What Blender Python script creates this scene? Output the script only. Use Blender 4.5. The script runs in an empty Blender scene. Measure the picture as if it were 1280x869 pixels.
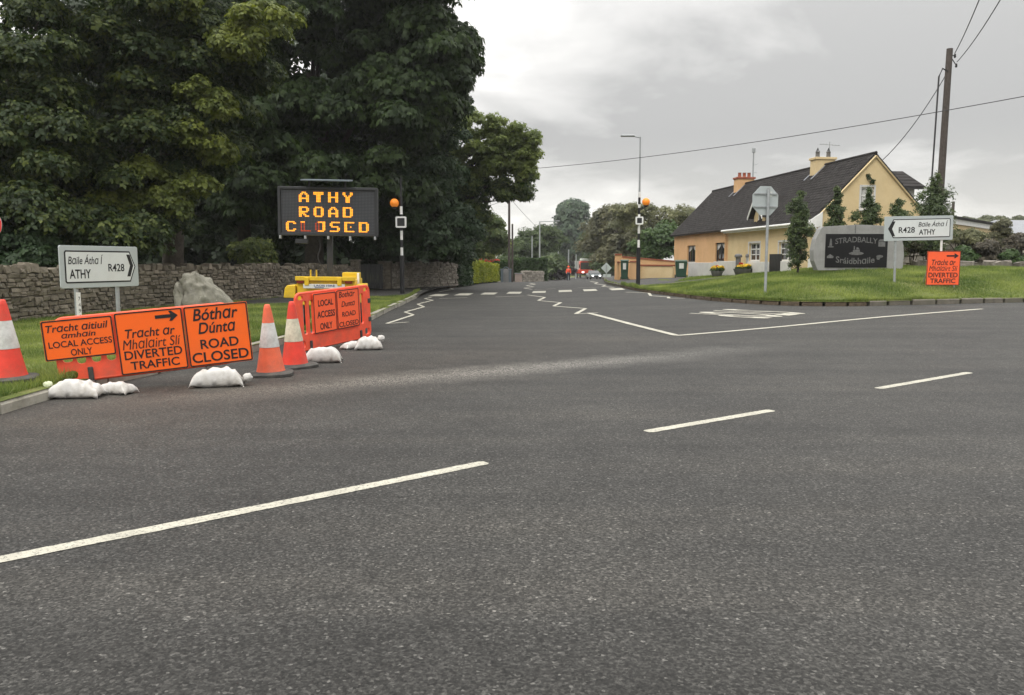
import bpy, bmesh, math, random
import numpy as np
from mathutils import Vector, Matrix, noise as mnoise
from mathutils.geometry import tessellate_polygon, delaunay_2d_cdt

random.seed(7)
rng = np.random.default_rng(11)
R = math.radians
scene = bpy.context.scene
col = scene.collection

# ------------------------------------------------------------------ camera
EYE = 1.55
PITCH = math.atan(0.1065)
cam_data = bpy.data.cameras.new("camera")
cam_data.lens = 1000.0 / 1280.0 * 36.0
cam_data.sensor_width = 36.0
cam_data.clip_start = 0.05
cam_data.clip_end = 6000.0
cam = bpy.data.objects.new("camera", cam_data)
col.objects.link(cam)
cam.location = (0, 0, EYE)
cam.rotation_euler = (math.pi / 2 - PITCH, 0, 0)
scene.camera = cam

# ------------------------------------------------------------------ light
SUN_EL, SUN_AZ = R(48), R(215)          # azimuth: compass style, clockwise from +Y; the sun is behind and left of the viewer
sun_dir = Vector((math.sin(SUN_AZ) * math.cos(SUN_EL), math.cos(SUN_AZ) * math.cos(SUN_EL), math.sin(SUN_EL)))
sd = bpy.data.lights.new("sun", 'SUN')
sd.energy = 0.7
sd.angle = R(25)
sd.color = (1.0, 0.96, 0.9)
sun = bpy.data.objects.new("sun", sd)
col.objects.link(sun)
sun.rotation_euler = (-sun_dir).to_track_quat('-Z', 'Y').to_euler()
sun.location = (0, 0, 60)

world = bpy.data.worlds.new("World")
scene.world = world
world.use_nodes = True
wt = world.node_tree
wt.nodes.clear()
def wn(t, **k):
    n = wt.nodes.new(t)
    for a, b in k.items():
        setattr(n, a, b)
    return n
wl = wt.links.new
out = wn('ShaderNodeOutputWorld')
sky = wn('ShaderNodeTexSky', sky_type='NISHITA')
sky.sun_disc = False
sky.sun_elevation = SUN_EL
sky.sun_rotation = SUN_AZ
bg_sky = wn('ShaderNodeBackground')
bg_sky.inputs[1].default_value = 0.08
wl(sky.outputs[0], bg_sky.inputs[0])
tc = wn('ShaderNodeTexCoord')
sep = wn('ShaderNodeSeparateXYZ')
wl(tc.outputs['Generated'], sep.inputs[0])
def wm(op, a, b=None, c=None, clamp=False):
    n = wn('ShaderNodeMath', operation=op)
    n.use_clamp = clamp
    for i, v in enumerate((a, b, c)):
        if v is None:
            continue
        if isinstance(v, (int, float)):
            n.inputs[i].default_value = v
        else:
            wl(v, n.inputs[i])
    return n.outputs[0]
zc = wm('MAXIMUM', sep.outputs[2], 0.0)
den = wm('ADD', zc, 0.24)
cx = wm('DIVIDE', sep.outputs[0], den)
cy = wm('DIVIDE', sep.outputs[1], den)
comb = wn('ShaderNodeCombineXYZ')
wl(cx, comb.inputs[0]); wl(cy, comb.inputs[1])
comb.inputs[2].default_value = 3.7
def wnoise(scale, detail, rough, dist, off):
    mp = wn('ShaderNodeMapping')
    mp.inputs[1].default_value = off
    wl(comb.outputs[0], mp.inputs[0])
    n = wn('ShaderNodeTexNoise')
    n.inputs['Scale'].default_value = scale
    n.inputs['Detail'].default_value = detail
    n.inputs['Roughness'].default_value = rough
    n.inputs['Distortion'].default_value = dist
    wl(mp.outputs[0], n.inputs['Vector'])
    return n.outputs[0]
n1 = wnoise(0.75, 7.0, 0.50, 0.25, (0.4, 2.3, 0))
n2 = wnoise(2.0, 8.0, 0.54, 0.3, (5.1, 8.6, 2))
mixn = wm('ADD', wm('MULTIPLY', n1, 0.72), wm('MULTIPLY', n2, 0.28))
ramp = wn('ShaderNodeValToRGB')
cr = ramp.color_ramp
cr.elements[0].position = 0.43; cr.elements[0].color = (0.315, 0.313, 0.308, 1)
cr.elements[1].position = 0.555; cr.elements[1].color = (0.68, 0.67, 0.645, 1)
e = cr.elements.new(0.48); e.color = (0.44, 0.435, 0.425, 1)
e = cr.elements.new(0.525); e.color = (0.535, 0.527, 0.512, 1)
wl(mixn, ramp.inputs[0])
# paler, slightly cream air low over the horizon
hz = wm('SUBTRACT', 1.0, wm('MULTIPLY', zc, 6.5), clamp=True)
hz = wm('MULTIPLY', wm('POWER', hz, 1.4), 0.62)
mixh = wn('ShaderNodeMix', data_type='RGBA')
wl(hz, mixh.inputs[0]); wl(ramp.outputs[0], mixh.inputs[6])
mixh.inputs[7].default_value = (0.68, 0.66, 0.605, 1)
# an overcast sky is brighter overhead than at the horizon
zen = wm('ADD', wm('ADD', 0.90, wm('MULTIPLY', zc, 0.2)), wm('MULTIPLY', wm('MULTIPLY', zc, zc), 2.4))
bg_cloud = wn('ShaderNodeBackground')
wl(mixh.outputs[2], bg_cloud.inputs[0])
wl(zen, bg_cloud.inputs[1])
mixs = wn('ShaderNodeMixShader')
mixs.inputs[0].default_value = 0.97
wl(bg_sky.outputs[0], mixs.inputs[1]); wl(bg_cloud.outputs[0], mixs.inputs[2])
wl(mixs.outputs[0], out.inputs[0])

scene.view_settings.view_transform = 'Standard'
scene.view_settings.look = 'None'
scene.view_settings.exposure = 0.85
scene.view_settings.gamma = 1.0
scene.render.engine = 'CYCLES'
scene.cycles.use_denoising = True
scene.cycles.max_bounces = 6

# ------------------------------------------------------------------ measuring helpers (photo pixel -> place in metres)
FW = Vector((0, math.cos(PITCH), -math.sin(PITCH)))
UP = Vector((0, math.sin(PITCH), math.cos(PITCH)))
CAM = Vector((0, 0, EYE))
def ray(u, v):
    return FW + Vector(((u - 640) / 1000.0, 0, 0)) + UP * ((434.5 - v) / 1000.0)
def W(u, v, Y):
    d = ray(u, v)
    return CAM + d * (Y / d.y)
def plane_st(u, v, o, ax, up):
    d = ray(u, v)
    n = ax.cross(up)
    t = (o - CAM).dot(n) / d.dot(n)
    p = CAM + d * t - o
    return p.dot(ax), p.dot(up)

def sm(t):
    t = min(1.0, max(0.0, t))
    return t * t * (3 - 2 * t)
def zroad(x, y):
    z = 0.30 * sm(x / 10.0) * sm((y - 12) / 16.0)
    t = (y - 66) / 4.0
    sp = 4.0 * (t if t > 30 else math.log1p(math.exp(t)))
    drop = -0.026 * sp
    drop = -3.2 * (1 - math.exp(drop / 3.2 * 1.25)) if drop < 0 else 0
    return z + drop
def G(u, v, fn=zroad):
    d = ray(u, v)
    lo, hi = 1.0, 400.0
    prev = None
    t = 1.0
    while t < 400:
        p = CAM + d * t
        if p.z <= fn(p.x, p.y):
            break
        prev = t
        t *= 1.03
    lo, hi = prev or 1.0, t
    for _ in range(30):
        m = (lo + hi) / 2
        p = CAM + d * m
        if p.z <= fn(p.x, p.y): hi = m
        else: lo = m
    p = CAM + d * hi
    return Vector((p.x, p.y, fn(p.x, p.y)))

# ------------------------------------------------------------------ materials
def new_mat(name):
    m = bpy.data.materials.new(name)
    m.use_nodes = True
    nt = m.node_tree
    return m, nt, nt.nodes['Principled BSDF']
def nd(nt, t, **k):
    n = nt.nodes.new(t)
    for a, b in k.items():
        setattr(n, a, b)
    return n
def rgba(c):
    return (c[0], c[1], c[2], 1.0)
def add_noise(nt, scale, detail=4.0, rough=0.6, coord='Object', vec=None):
    t = nd(nt, 'ShaderNodeTexCoord')
    n = nd(nt, 'ShaderNodeTexNoise')
    n.inputs['Scale'].default_value = scale
    n.inputs['Detail'].default_value = detail
    n.inputs['Roughness'].default_value = rough
    nt.links.new(vec if vec is not None else t.outputs[coord], n.inputs['Vector'])
    return n.outputs[0]
def add_ramp(nt, src, stops):
    r = nd(nt, 'ShaderNodeValToRGB')
    el = r.color_ramp.elements
    el[0].position, el[0].color = stops[0][0], rgba(stops[0][1])
    el[1].position, el[1].color = stops[-1][0], rgba(stops[-1][1])
    for p, c in stops[1:-1]:
        k = el.new(p); k.color = rgba(c)
    nt.links.new(src, r.inputs[0])
    return r.outputs[0]
def add_bump(nt, bsdf, src, strength, dist):
    b = nd(nt, 'ShaderNodeBump')
    b.inputs['Strength'].default_value = strength
    b.inputs['Distance'].default_value = dist
    nt.links.new(src, b.inputs['Height'])
    nt.links.new(b.outputs[0], bsdf.inputs['Normal'])
def mix_rgb(nt, fac, a, b, blend='MIX'):
    n = nd(nt, 'ShaderNodeMix', data_type='RGBA', blend_type=blend)
    for i, v in ((0, fac), (6, a), (7, b)):
        if hasattr(v, 'is_output') or hasattr(v, 'links'):
            nt.links.new(v, n.inputs[i])
        elif isinstance(v, (int, float)):
            n.inputs[i].default_value = v
        else:
            n.inputs[i].default_value = rgba(v)
    return n.outputs[2]
def mat(name, c, rough=0.6, var=0.12, scale=6.0, bump=0.0, bscale=40.0, bdist=0.01, metal=0.0, spec=0.4, dirt=None, dirt_amt=0.5, dscale=3.0, coat=0.0):
    m, nt, b = new_mat(name)
    b.inputs['Roughness'].default_value = rough
    b.inputs['Metallic'].default_value = metal
    b.inputs['Specular IOR Level'].default_value = spec
    lo = [max(0, x * (1 - var)) for x in c]; hi = [min(1, x * (1 + var)) for x in c]
    s = add_noise(nt, scale, 5.0, 0.65)
    cc = add_ramp(nt, s, [(0.3, lo), (0.7, hi)])
    if dirt is not None:
        d = add_noise(nt, dscale, 6.0, 0.7)
        f = add_ramp(nt, d, [(0.45, (0, 0, 0)), (0.72, (dirt_amt,) * 3)])
        cc = mix_rgb(nt, f, cc, dirt)
    nt.links.new(cc, b.inputs['Base Color'])
    if bump:
        add_bump(nt, b, add_noise(nt, bscale, 4.0, 0.6), bump, bdist)
    return m

def mat_asphalt(name, base=0.041, patch=True):
    m, nt, b = new_mat(name)
    L = nt.links.new
    tc = nd(nt, 'ShaderNodeTexCoord')
    big = add_noise(nt, 0.35, 5.0, 0.6)
    mid = add_noise(nt, 2.3, 5.0, 0.65)
    fine = add_noise(nt, 55.0, 3.0, 0.75)
    vor = nd(nt, 'ShaderNodeTexVoronoi'); vor.inputs['Scale'].default_value = 78.0
    L(tc.outputs['Object'], vor.inputs['Vector'])
    sepc = nd(nt, 'ShaderNodeSeparateColor'); L(vor.outputs['Color'], sepc.inputs[0])
    chips = add_ramp(nt, sepc.outputs[0], [(0.0, (0.42,) * 3), (0.6, (0.95,) * 3), (0.90, (1.4,) * 3), (0.98, (2.0,) * 3), (1.0, (3.4,) * 3)])
    c0 = add_ramp(nt, fine, [(0.30, (base * 0.36, base * 0.355, base * 0.34)), (0.5, (base, base * 0.975, base * 0.93)), (0.72, (base * 1.9, base * 1.84, base * 1.72))])
    c1 = mix_rgb(nt, 1.0, c0, chips, 'MULTIPLY')
    v1 = add_ramp(nt, big, [(0.3, (0.80, 0.80, 0.80)), (0.7, (1.18, 1.17, 1.14))])
    v2 = add_ramp(nt, mid, [(0.3, (0.86,) * 3), (0.7, (1.14,) * 3)])
    c2 = mix_rgb(nt, 1.0, c1, v1, 'MULTIPLY')
    c3 = mix_rgb(nt, 1.0, c2, v2, 'MULTIPLY')
    # long streaks along the direction of travel: tyre polish, drips and old seams
    mp = nd(nt, 'ShaderNodeMapping'); mp.inputs[2].default_value = (0, 0, R(-37)); mp.inputs[3].default_value = (0.10, 1.5, 1)
    L(tc.outputs['Object'], mp.inputs[0])
    st = nd(nt, 'ShaderNodeTexNoise'); st.inputs['Scale'].default_value = 1.0; st.inputs['Detail'].default_value = 5; L(mp.outputs[0], st.inputs['Vector'])
    c3 = mix_rgb(nt, 1.0, c3, add_ramp(nt, st.outputs[0], [(0.32, (0.80, 0.80, 0.80)), (0.5, (1.0, 1.0, 1.0)), (0.68, (1.20, 1.18, 1.15))]), 'MULTIPLY')
    oil = add_noise(nt, 0.8, 7.0, 0.75)
    c3 = mix_rgb(nt, 1.0, c3, add_ramp(nt, oil, [(0.28, (0.72, 0.72, 0.72)), (0.38, (1.0, 1.0, 1.0))]), 'MULTIPLY')
    vc = nd(nt, 'ShaderNodeTexVoronoi', feature='DISTANCE_TO_EDGE'); vc.inputs['Scale'].default_value = 0.22
    wv = nd(nt, 'ShaderNodeVectorMath', operation='ADD'); wn_ = nd(nt, 'ShaderNodeTexNoise'); wn_.inputs['Scale'].default_value = 1.3; wn_.inputs['Detail'].default_value = 6
    L(tc.outputs['Object'], wn_.inputs['Vector']); L(tc.outputs['Object'], wv.inputs[0]); L(wn_.outputs['Color'], wv.inputs[1]); L(wv.outputs[0], vc.inputs['Vector'])
    crk = add_ramp(nt, vc.outputs['Distance'], [(0.0, (0.62,) * 3), (0.006, (1.0,) * 3)])
    c3 = mix_rgb(nt, 0.45, c3, mix_rgb(nt, 1.0, c3, crk, 'MULTIPLY'))
    if patch:
        # the pale, polished streak that turning wheels have worn across the junction, and brown tint by the left kerb
        sep = nd(nt, 'ShaderNodeSeparateXYZ'); L(tc.outputs['Object'], sep.inputs[0])
        def M(op, a, bb=None, clamp=False):
            n = nd(nt, 'ShaderNodeMath', operation=op); n.use_clamp = clamp
            for i, v in enumerate((a, bb)):
                if v is None: continue
                if isinstance(v, (int, float)): n.inputs[i].default_value = v
                else: L(v, n.inputs[i])
            return n.outputs[0]
        def band(px, py, dx, dy, width, length, amp):
            ax = M('SUBTRACT', sep.outputs[0], px); ay = M('SUBTRACT', sep.outputs[1], py)
            al = M('ADD', M('MULTIPLY', ax, dx), M('MULTIPLY', ay, dy))
            pe = M('SUBTRACT', M('MULTIPLY', ax, dy), M('MULTIPLY', ay, dx))
            wob = M('MULTIPLY', M('SUBTRACT', mid, 0.5), 0.9)
            pe = M('ABSOLUTE', M('ADD', pe, wob))
            f = M('MULTIPLY', M('SUBTRACT', 1.0, M('DIVIDE', pe, width), True), M('SUBTRACT', 1.0, M('DIVIDE', M('ABSOLUTE', al), length), True))
            return M('MULTIPLY', f, amp, True)
        f1 = band(0.1, 11.6, 0.84, 0.54, 0.75, 6.5, 1.2)
        speck = add_ramp(nt, sepc.outputs[1], [(0.35, (0.0,) * 3), (0.75, (1.0,) * 3)])
        f1s = M('MULTIPLY', f1, speck)
        c3 = mix_rgb(nt, f1s, c3, (0.22, 0.212, 0.195))
        f2 = band(-3.5, 9.5, 0.62, 0.78, 2.6, 12.0, 0.55)
        c3 = mix_rgb(nt, f2, c3, mix_rgb(nt, 1.0, c3, (1.15, 0.98, 0.82), 'MULTIPLY'))
    L(c3, b.inputs['Base Color'])
    b.inputs['Roughness'].default_value = 0.72
    b.inputs['Specular IOR Level'].default_value = 0.26
    add_bump(nt, b, sepc.outputs[0], 0.45, 0.005)
    return m

def mat_paint_road(name, c=(0.47, 0.45, 0.375)):
    m, nt, b = new_mat(name)
    n = add_noise(nt, 38.0, 6.0, 0.85)
    n2 = add_noise(nt, 3.0, 4.0, 0.7)
    w = add_ramp(nt, n, [(0.40, (0.9, 0.9, 0.9)), (0.48, (0, 0, 0))])
    w2 = add_ramp(nt, n2, [(0.3, (0.75,) * 3), (0.6, (1.0,) * 3)])
    paint = mix_rgb(nt, 1.0, c, w2, 'MULTIPLY')
    cc = mix_rgb(nt, w, paint, (0.10, 0.098, 0.09))
    nt.links.new(cc, b.inputs['Base Color'])
    b.inputs['Roughness'].default_value = 0.7
    add_bump(nt, b, add_noise(nt, 70, 3.0, 0.7), 0.4, 0.004)
    return m

def mat_stone(name, c1, c2, c3, lichen=(0.42, 0.41, 0.38), per='object', sc=5.0):
    m, nt, b = new_mat(name)
    L = nt.links.new
    if per == 'object':
        oi = nd(nt, 'ShaderNodeObjectInfo'); rnd = oi.outputs['Random']
    else:
        g = nd(nt, 'ShaderNodeNewGeometry'); rnd = g.outputs['Random Per Island']
    base = add_ramp(nt, rnd, [(0.0, c1), (0.5, c2), (1.0, c3)])
    geo = nd(nt, 'ShaderNodeNewGeometry')
    n = nd(nt, 'ShaderNodeTexNoise'); n.inputs['Scale'].default_value = sc; n.inputs['Detail'].default_value = 8; n.inputs['Roughness'].default_value = 0.7
    L(geo.outputs['Position'], n.inputs['Vector'])
    v = add_ramp(nt, n.outputs[0], [(0.3, (0.62,) * 3), (0.7, (1.4,) * 3)])
    c = mix_rgb(nt, 1.0, base, v, 'MULTIPLY')
    n2 = nd(nt, 'ShaderNodeTexNoise'); n2.inputs['Scale'].default_value = 7.0; n2.inputs['Detail'].default_value = 5
    L(geo.outputs['Position'], n2.inputs['Vector'])
    f = add_ramp(nt, n2.outputs[0], [(0.66, (0, 0, 0)), (0.74, (0.8,) * 3)])
    c = mix_rgb(nt, f, c, lichen)
    L(c, b.inputs['Base Color'])
    b.inputs['Roughness'].default_value = 0.92
    b.inputs['Specular IOR Level'].default_value = 0.2
    n3 = nd(nt, 'ShaderNodeTexNoise'); n3.inputs['Scale'].default_value = 22; n3.inputs['Detail'].default_value = 7; n3.inputs['Roughness'].default_value = 0.7
    L(geo.outputs['Position'], n3.inputs['Vector'])
    add_bump(nt, b, n3.outputs[0], 0.9, 0.03)
    return m

def mat_leaf(name, dark, light, trans=0.28, rough=0.55, scale=0.5):
    m, nt, b = new_mat(name)
    L = nt.links.new
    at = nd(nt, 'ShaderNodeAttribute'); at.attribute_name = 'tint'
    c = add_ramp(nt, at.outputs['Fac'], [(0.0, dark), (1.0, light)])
    n = add_noise(nt, scale, 3.0, 0.5)
    v = add_ramp(nt, n, [(0.3, (0.72, 0.76, 0.78)), (0.7, (1.25, 1.2, 1.0))])
    c = mix_rgb(nt, 1.0, c, v, 'MULTIPLY')
    L(c, b.inputs['Base Color'])
    b.inputs['Roughness'].default_value = rough
    b.inputs['Specular IOR Level'].default_value = 0.3
    tr = nd(nt, 'ShaderNodeBsdfTranslucent')
    hs = nd(nt, 'ShaderNodeHueSaturation'); hs.inputs['Value'].default_value = 1.5; hs.inputs['Saturation'].default_value = 1.1
    L(c, hs.inputs['Color']); L(hs.outputs[0], tr.inputs[0])
    mx = nd(nt, 'ShaderNodeMixShader'); mx.inputs[0].default_value = trans
    L(b.outputs[0], mx.inputs[1]); L(tr.outputs[0], mx.inputs[2])
    L(mx.outputs[0], nt.nodes['Material Output'].inputs[0])
    return m

def mat_grass_ground(name):
    m, nt, b = new_mat(name)
    n1 = add_noise(nt, 0.9, 6.0, 0.65); n2 = add_noise(nt, 30.0, 4.0, 0.8)
    c = add_ramp(nt, n1, [(0.28, (0.075, 0.10, 0.026)), (0.52, (0.125, 0.15, 0.045)), (0.72, (0.21, 0.20, 0.085))])
    v = add_ramp(nt, n2, [(0.25, (0.45,) * 3), (0.75, (1.45,) * 3)])
    c = mix_rgb(nt, 1.0, c, v, 'MULTIPLY')
    nt.links.new(c, b.inputs['Base Color'])
    b.inputs['Roughness'].default_value = 0.9
    b.inputs['Specular IOR Level'].default_value = 0.1
    add_bump(nt, b, n2, 0.8, 0.03)
    return m

def mat_glass_pane(name, c=(0.02, 0.022, 0.025)):
    m, nt, b = new_mat(name)
    b.inputs['Base Color'].default_value = rgba(c)
    b.inputs['Roughness'].default_value = 0.06
    b.inputs['Specular IOR Level'].default_value = 0.6
    return m

def mat_emit(name, c, s, base=None):
    m, nt, b = new_mat(name)
    b.inputs['Base Color'].default_value = rgba(base or c)
    b.inputs['Emission Color'].default_value = rgba(c)
    b.inputs['Emission Strength'].default_value = s
    return m

def mat_roof(name, c):
    m, nt, b = new_mat(name)
    L = nt.links.new
    geo = nd(nt, 'ShaderNodeNewGeometry')
    rp = add_ramp(nt, geo.outputs['Random Per Island'], [(0, [x * .82 for x in c]), (1, [x * 1.2 for x in c])])
    n = add_noise(nt, 1.6, 6, 0.7)
    v = add_ramp(nt, n, [(0.3, (0.75,) * 3), (0.7, (1.35, 1.33, 1.28))])
    L(mix_rgb(nt, 1.0, rp, v, 'MULTIPLY'), b.inputs['Base Color'])
    b.inputs['Roughness'].default_value = 0.9
    b.inputs['Specular IOR Level'].default_value = 0.12
    return m

M = {}
M['asphalt'] = mat_asphalt('asphalt')
M['path'] = mat_asphalt('path_asphalt', 0.055, False)
M['road_paint'] = mat_paint_road('road_paint')
M['grass_ground'] = mat_grass_ground('grass_ground')
M['soil'] = mat('soil', (0.10, 0.075, 0.05), 0.95, 0.4, 9, 0.8, 30, 0.03)
M['kerb'] = mat('kerb_concrete', (0.30, 0.285, 0.24), 0.9, 0.2, 5, 0.6, 50, 0.006, dirt=(0.12, 0.11, 0.08), dirt_amt=0.7)
M['kerb_stone'] = mat('kerb_stone', (0.15, 0.135, 0.11), 0.95, 0.35, 6, 0.7, 30, 0.012, dirt=(0.06, 0.07, 0.03), dirt_amt=0.7)
M['wall_stone'] = mat_stone('wall_stone', (0.125, 0.11, 0.085), (0.155, 0.135, 0.105), (0.19, 0.165, 0.13))
M['wall_stone_far'] = mat_stone('wall_stone_pale', (0.20, 0.18, 0.15), (0.27, 0.245, 0.21), (0.34, 0.31, 0.27), per='island')
M['mortar'] = mat('mortar', (0.095, 0.082, 0.064), 0.95, 0.3, 8, 0.6, 30, 0.02)
M['boulder'] = mat_stone('boulder_limestone', (0.25, 0.24, 0.20), (0.25, 0.24, 0.20), (0.25, 0.24, 0.20), (0.60, 0.58, 0.53), 'object', 1.8)
M['rock'] = mat_stone('rockery_stone', (0.14, 0.125, 0.11), (0.21, 0.19, 0.165), (0.30, 0.27, 0.24), (0.42, 0.40, 0.36), 'object', 4)
M['chestnut'] = mat_leaf('chestnut_leaf', (0.015, 0.032, 0.009), (0.050, 0.084, 0.020))
M['lime'] = mat_leaf('lime_leaf', (0.023, 0.042, 0.011), (0.17, 0.20, 0.04))
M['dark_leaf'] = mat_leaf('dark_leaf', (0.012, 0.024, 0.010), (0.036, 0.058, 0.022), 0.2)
M['ivy'] = mat_leaf('ivy_leaf', (0.022, 0.045, 0.02), (0.055, 0.095, 0.038), 0.2)
M['mid_leaf'] = mat_leaf('mid_leaf', (0.055, 0.085, 0.028), (0.14, 0.18, 0.06), 0.35)
M['pale_leaf'] = mat_leaf('pale_leaf', (0.13, 0.155, 0.05), (0.30, 0.33, 0.11), 0.45)
M['olive_leaf'] = mat_leaf('olive_leaf', (0.085, 0.085, 0.05), (0.20, 0.20, 0.12), 0.35)
M['blue_leaf'] = mat_leaf('blue_leaf', (0.035, 0.062, 0.04), (0.085, 0.13, 0.08), 0.2)
M['golden_hedge'] = mat_leaf('golden_hedge_leaf', (0.13, 0.17, 0.02), (0.42, 0.44, 0.06), 0.35)
M['hedge'] = mat_leaf('hedge_leaf', (0.025, 0.055, 0.015), (0.075, 0.13, 0.035), 0.2)
M['purple_leaf'] = mat_leaf('purple_leaf', (0.055, 0.05, 0.04), (0.14, 0.12, 0.09), 0.2)
M['grey_leaf'] = mat_leaf('grey_leaf', (0.10, 0.11, 0.06), (0.26, 0.26, 0.15), 0.25)
M['grass'] = mat_leaf('grass_blade', (0.09, 0.14, 0.033), (0.27, 0.315, 0.10), 0.3, 0.6, 0.7)
M['bark'] = mat('bark', (0.055, 0.045, 0.035), 0.95, 0.4, 6, 0.9, 12, 0.05)
M['bark_pale'] = mat('bark_pale', (0.16, 0.15, 0.125), 0.95, 0.3, 6, 0.7, 12, 0.04)
M['sign_orange'] = mat('sign_orange', (1.0, 0.145, 0.010), 0.45, 0.03, 2, dirt=(0.60, 0.12, 0.03), dirt_amt=0.35, dscale=2)
M['sign_red_orange'] = mat('sign_red_orange', (1.0, 0.125, 0.035), 0.5, 0.03, 2, dirt=(0.6, 0.1, 0.05), dirt_amt=0.3, dscale=2)
M['barrier'] = mat('barrier_plastic', (0.88, 0.10, 0.045), 0.45, 0.08, 4, dirt=(0.42, 0.10, 0.06), dirt_amt=0.6)
M['cone_red'] = mat('cone_red', (0.70, 0.05, 0.028), 0.45, 0.10, 8, dirt=(0.30, 0.08, 0.05), dirt_amt=0.6)
M['cone_faded'] = mat('cone_faded', (0.74, 0.135, 0.06), 0.55, 0.10, 8, dirt=(0.32, 0.12, 0.08), dirt_amt=0.6)
M['cone_sleeve'] = mat('cone_sleeve', (0.62, 0.62, 0.60), 0.5, 0.08, 12, dirt=(0.33, 0.32, 0.29), dirt_amt=0.7, dscale=7)
M['cone_sleeve_cream'] = mat('cone_sleeve_cream', (0.66, 0.62, 0.48), 0.5, 0.08, 12, dirt=(0.30, 0.27, 0.2), dirt_amt=0.7, dscale=7)
M['rubber'] = mat('black_rubber', (0.045, 0.043, 0.04), 0.75, 0.3, 12, 0.3, 50, 0.004, dirt=(0.12, 0.11, 0.09), dirt_amt=0.5)
M['black'] = mat('black_lettering', (0.012, 0.012, 0.013), 0.6, 0.1, 5)
M['black_paint'] = mat('black_paint', (0.018, 0.018, 0.02), 0.4, 0.15, 5)
M['white_paint'] = mat('white_paint', (0.78, 0.78, 0.76), 0.5, 0.05, 4, dirt=(0.45, 0.44, 0.40), dirt_amt=0.4)
M['galv'] = mat('galvanised_steel', (0.36, 0.38, 0.39), 0.5, 0.12, 10, metal=0.3, dirt=(0.22, 0.23, 0.23), dirt_amt=0.5)
M['sign_grey'] = mat('sign_grey', (0.42, 0.46, 0.46), 0.5, 0.04, 3)
M['sign_white'] = mat('sign_white', (0.66, 0.69, 0.68), 0.4, 0.03, 3, dirt=(0.45, 0.46, 0.44), dirt_amt=0.35)
M['bag'] = mat('sandbag_weave', (0.56, 0.545, 0.52), 0.7, 0.06, 9, 0.35, 150, 0.004, dirt=(0.30, 0.27, 0.22), dirt_amt=0.7, dscale=6)
M['bag_tie'] = mat('bag_tie', (0.60, 0.64, 0.44), 0.8, 0.12, 9, 0.5, 60, 0.006)
M['vms_case'] = mat('display_case', (0.028, 0.03, 0.032), 0.5, 0.2, 5)
M['vms_face'] = mat('display_face', (0.022, 0.023, 0.025), 0.35, 0.1, 5)
M['led_off'] = mat('led_unlit', (0.075, 0.08, 0.088), 0.3, 0.1, 5)
M['led_on'] = mat_emit('led_lit', (1.0, 0.34, 0.02), 1.05, (0.3, 0.1, 0.02))
M['led_dim'] = mat_emit('led_dim', (0.7, 0.07, 0.01), 0.35, (0.3, 0.05, 0.02))
M['yellow'] = mat('trailer_yellow', (0.72, 0.48, 0.02), 0.4, 0.08, 4, dirt=(0.32, 0.22, 0.06), dirt_amt=0.6)
M['orange_globe'] = mat_emit('beacon_amber', (1.0, 0.27, 0.02), 0.12, (0.90, 0.27, 0.02))
M['render_orange'] = mat('render_orange', (0.66, 0.41, 0.21), 0.85, 0.06, 1.2, 0.3, 30, 0.01, dirt=(0.50, 0.29, 0.12), dirt_amt=0.5, dscale=0.8)
M['render_yellow'] = mat('render_yellow', (0.66, 0.52, 0.30), 0.85, 0.05, 1.2, 0.3, 30, 0.01, dirt=(0.52, 0.37, 0.18), dirt_amt=0.5, dscale=0.7)
M['render_white'] = mat('render_white', (0.60, 0.59, 0.57), 0.85, 0.05, 1.5, 0.3, 30, 0.01, dirt=(0.40, 0.39, 0.36), dirt_amt=0.5, dscale=1.0)
M['roof'] = mat_roof('roof_tiles', (0.028, 0.026, 0.026))
M['pot'] = mat('chimney_pot', (0.30, 0.09, 0.05), 0.8, 0.15, 6)
M['pot_grey'] = mat('chimney_pot_grey', (0.12, 0.12, 0.12), 0.8, 0.15, 6)
M['lead'] = mat('lead', (0.22, 0.23, 0.25), 0.6, 0.15, 4)
M['pane'] = mat_glass_pane('window_glass')
M['curtain'] = mat('curtain', (0.55, 0.55, 0.53), 0.9, 0.05, 5)
M['frame_dark'] = mat('window_frame_dark', (0.03, 0.028, 0.028), 0.4)
M['concrete'] = mat('concrete', (0.29, 0.29, 0.285), 0.85, 0.10, 2.5, 0.5, 40, 0.008, dirt=(0.17, 0.17, 0.165), dirt_amt=0.65, dscale=1.6)
M['granite'] = mat('black_granite', (0.008, 0.008, 0.009), 0.45, 0.2, 30, spec=0.2)
M['engraving'] = mat('engraving', (0.12, 0.12, 0.12), 0.7, 0.3, 9)
M['bin_green'] = mat('bin_green', (0.022, 0.065, 0.04), 0.45, 0.1, 5)
M['label_white'] = mat('label_white', (0.6, 0.62, 0.58), 0.6)
M['timber_pole'] = mat('timber_pole', (0.075, 0.062, 0.055), 0.9, 0.3, 8, 0.6, 14, 0.01)
M['cable'] = mat('cable', (0.03, 0.03, 0.032), 0.7)
M['red_brick'] = mat('brick_red', (0.28, 0.09, 0.05), 0.9, 0.25, 8)
M['flower_yellow'] = mat_leaf('flower_yellow', (0.55, 0.35, 0.02), (0.90, 0.65, 0.04), 0.2)
M['flower_red'] = mat_leaf('flower_red', (0.45, 0.03, 0.03), (0.70, 0.08, 0.06), 0.2)
M['truck_red'] = mat('truck_red', (0.60, 0.06, 0.03), 0.35)
M['hivis'] = mat('hi_vis_orange', (0.85, 0.10, 0.04), 0.7)
M['navy'] = mat('navy_cloth', (0.02, 0.025, 0.04), 0.9)
M['skin'] = mat('skin', (0.50, 0.28, 0.2), 0.6)
M['car_paint'] = mat('car_grey', (0.12, 0.14, 0.15), 0.3)
M['headlamp'] = mat_emit('headlamp', (1.0, 0.98, 0.92), 2.5)
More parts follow.
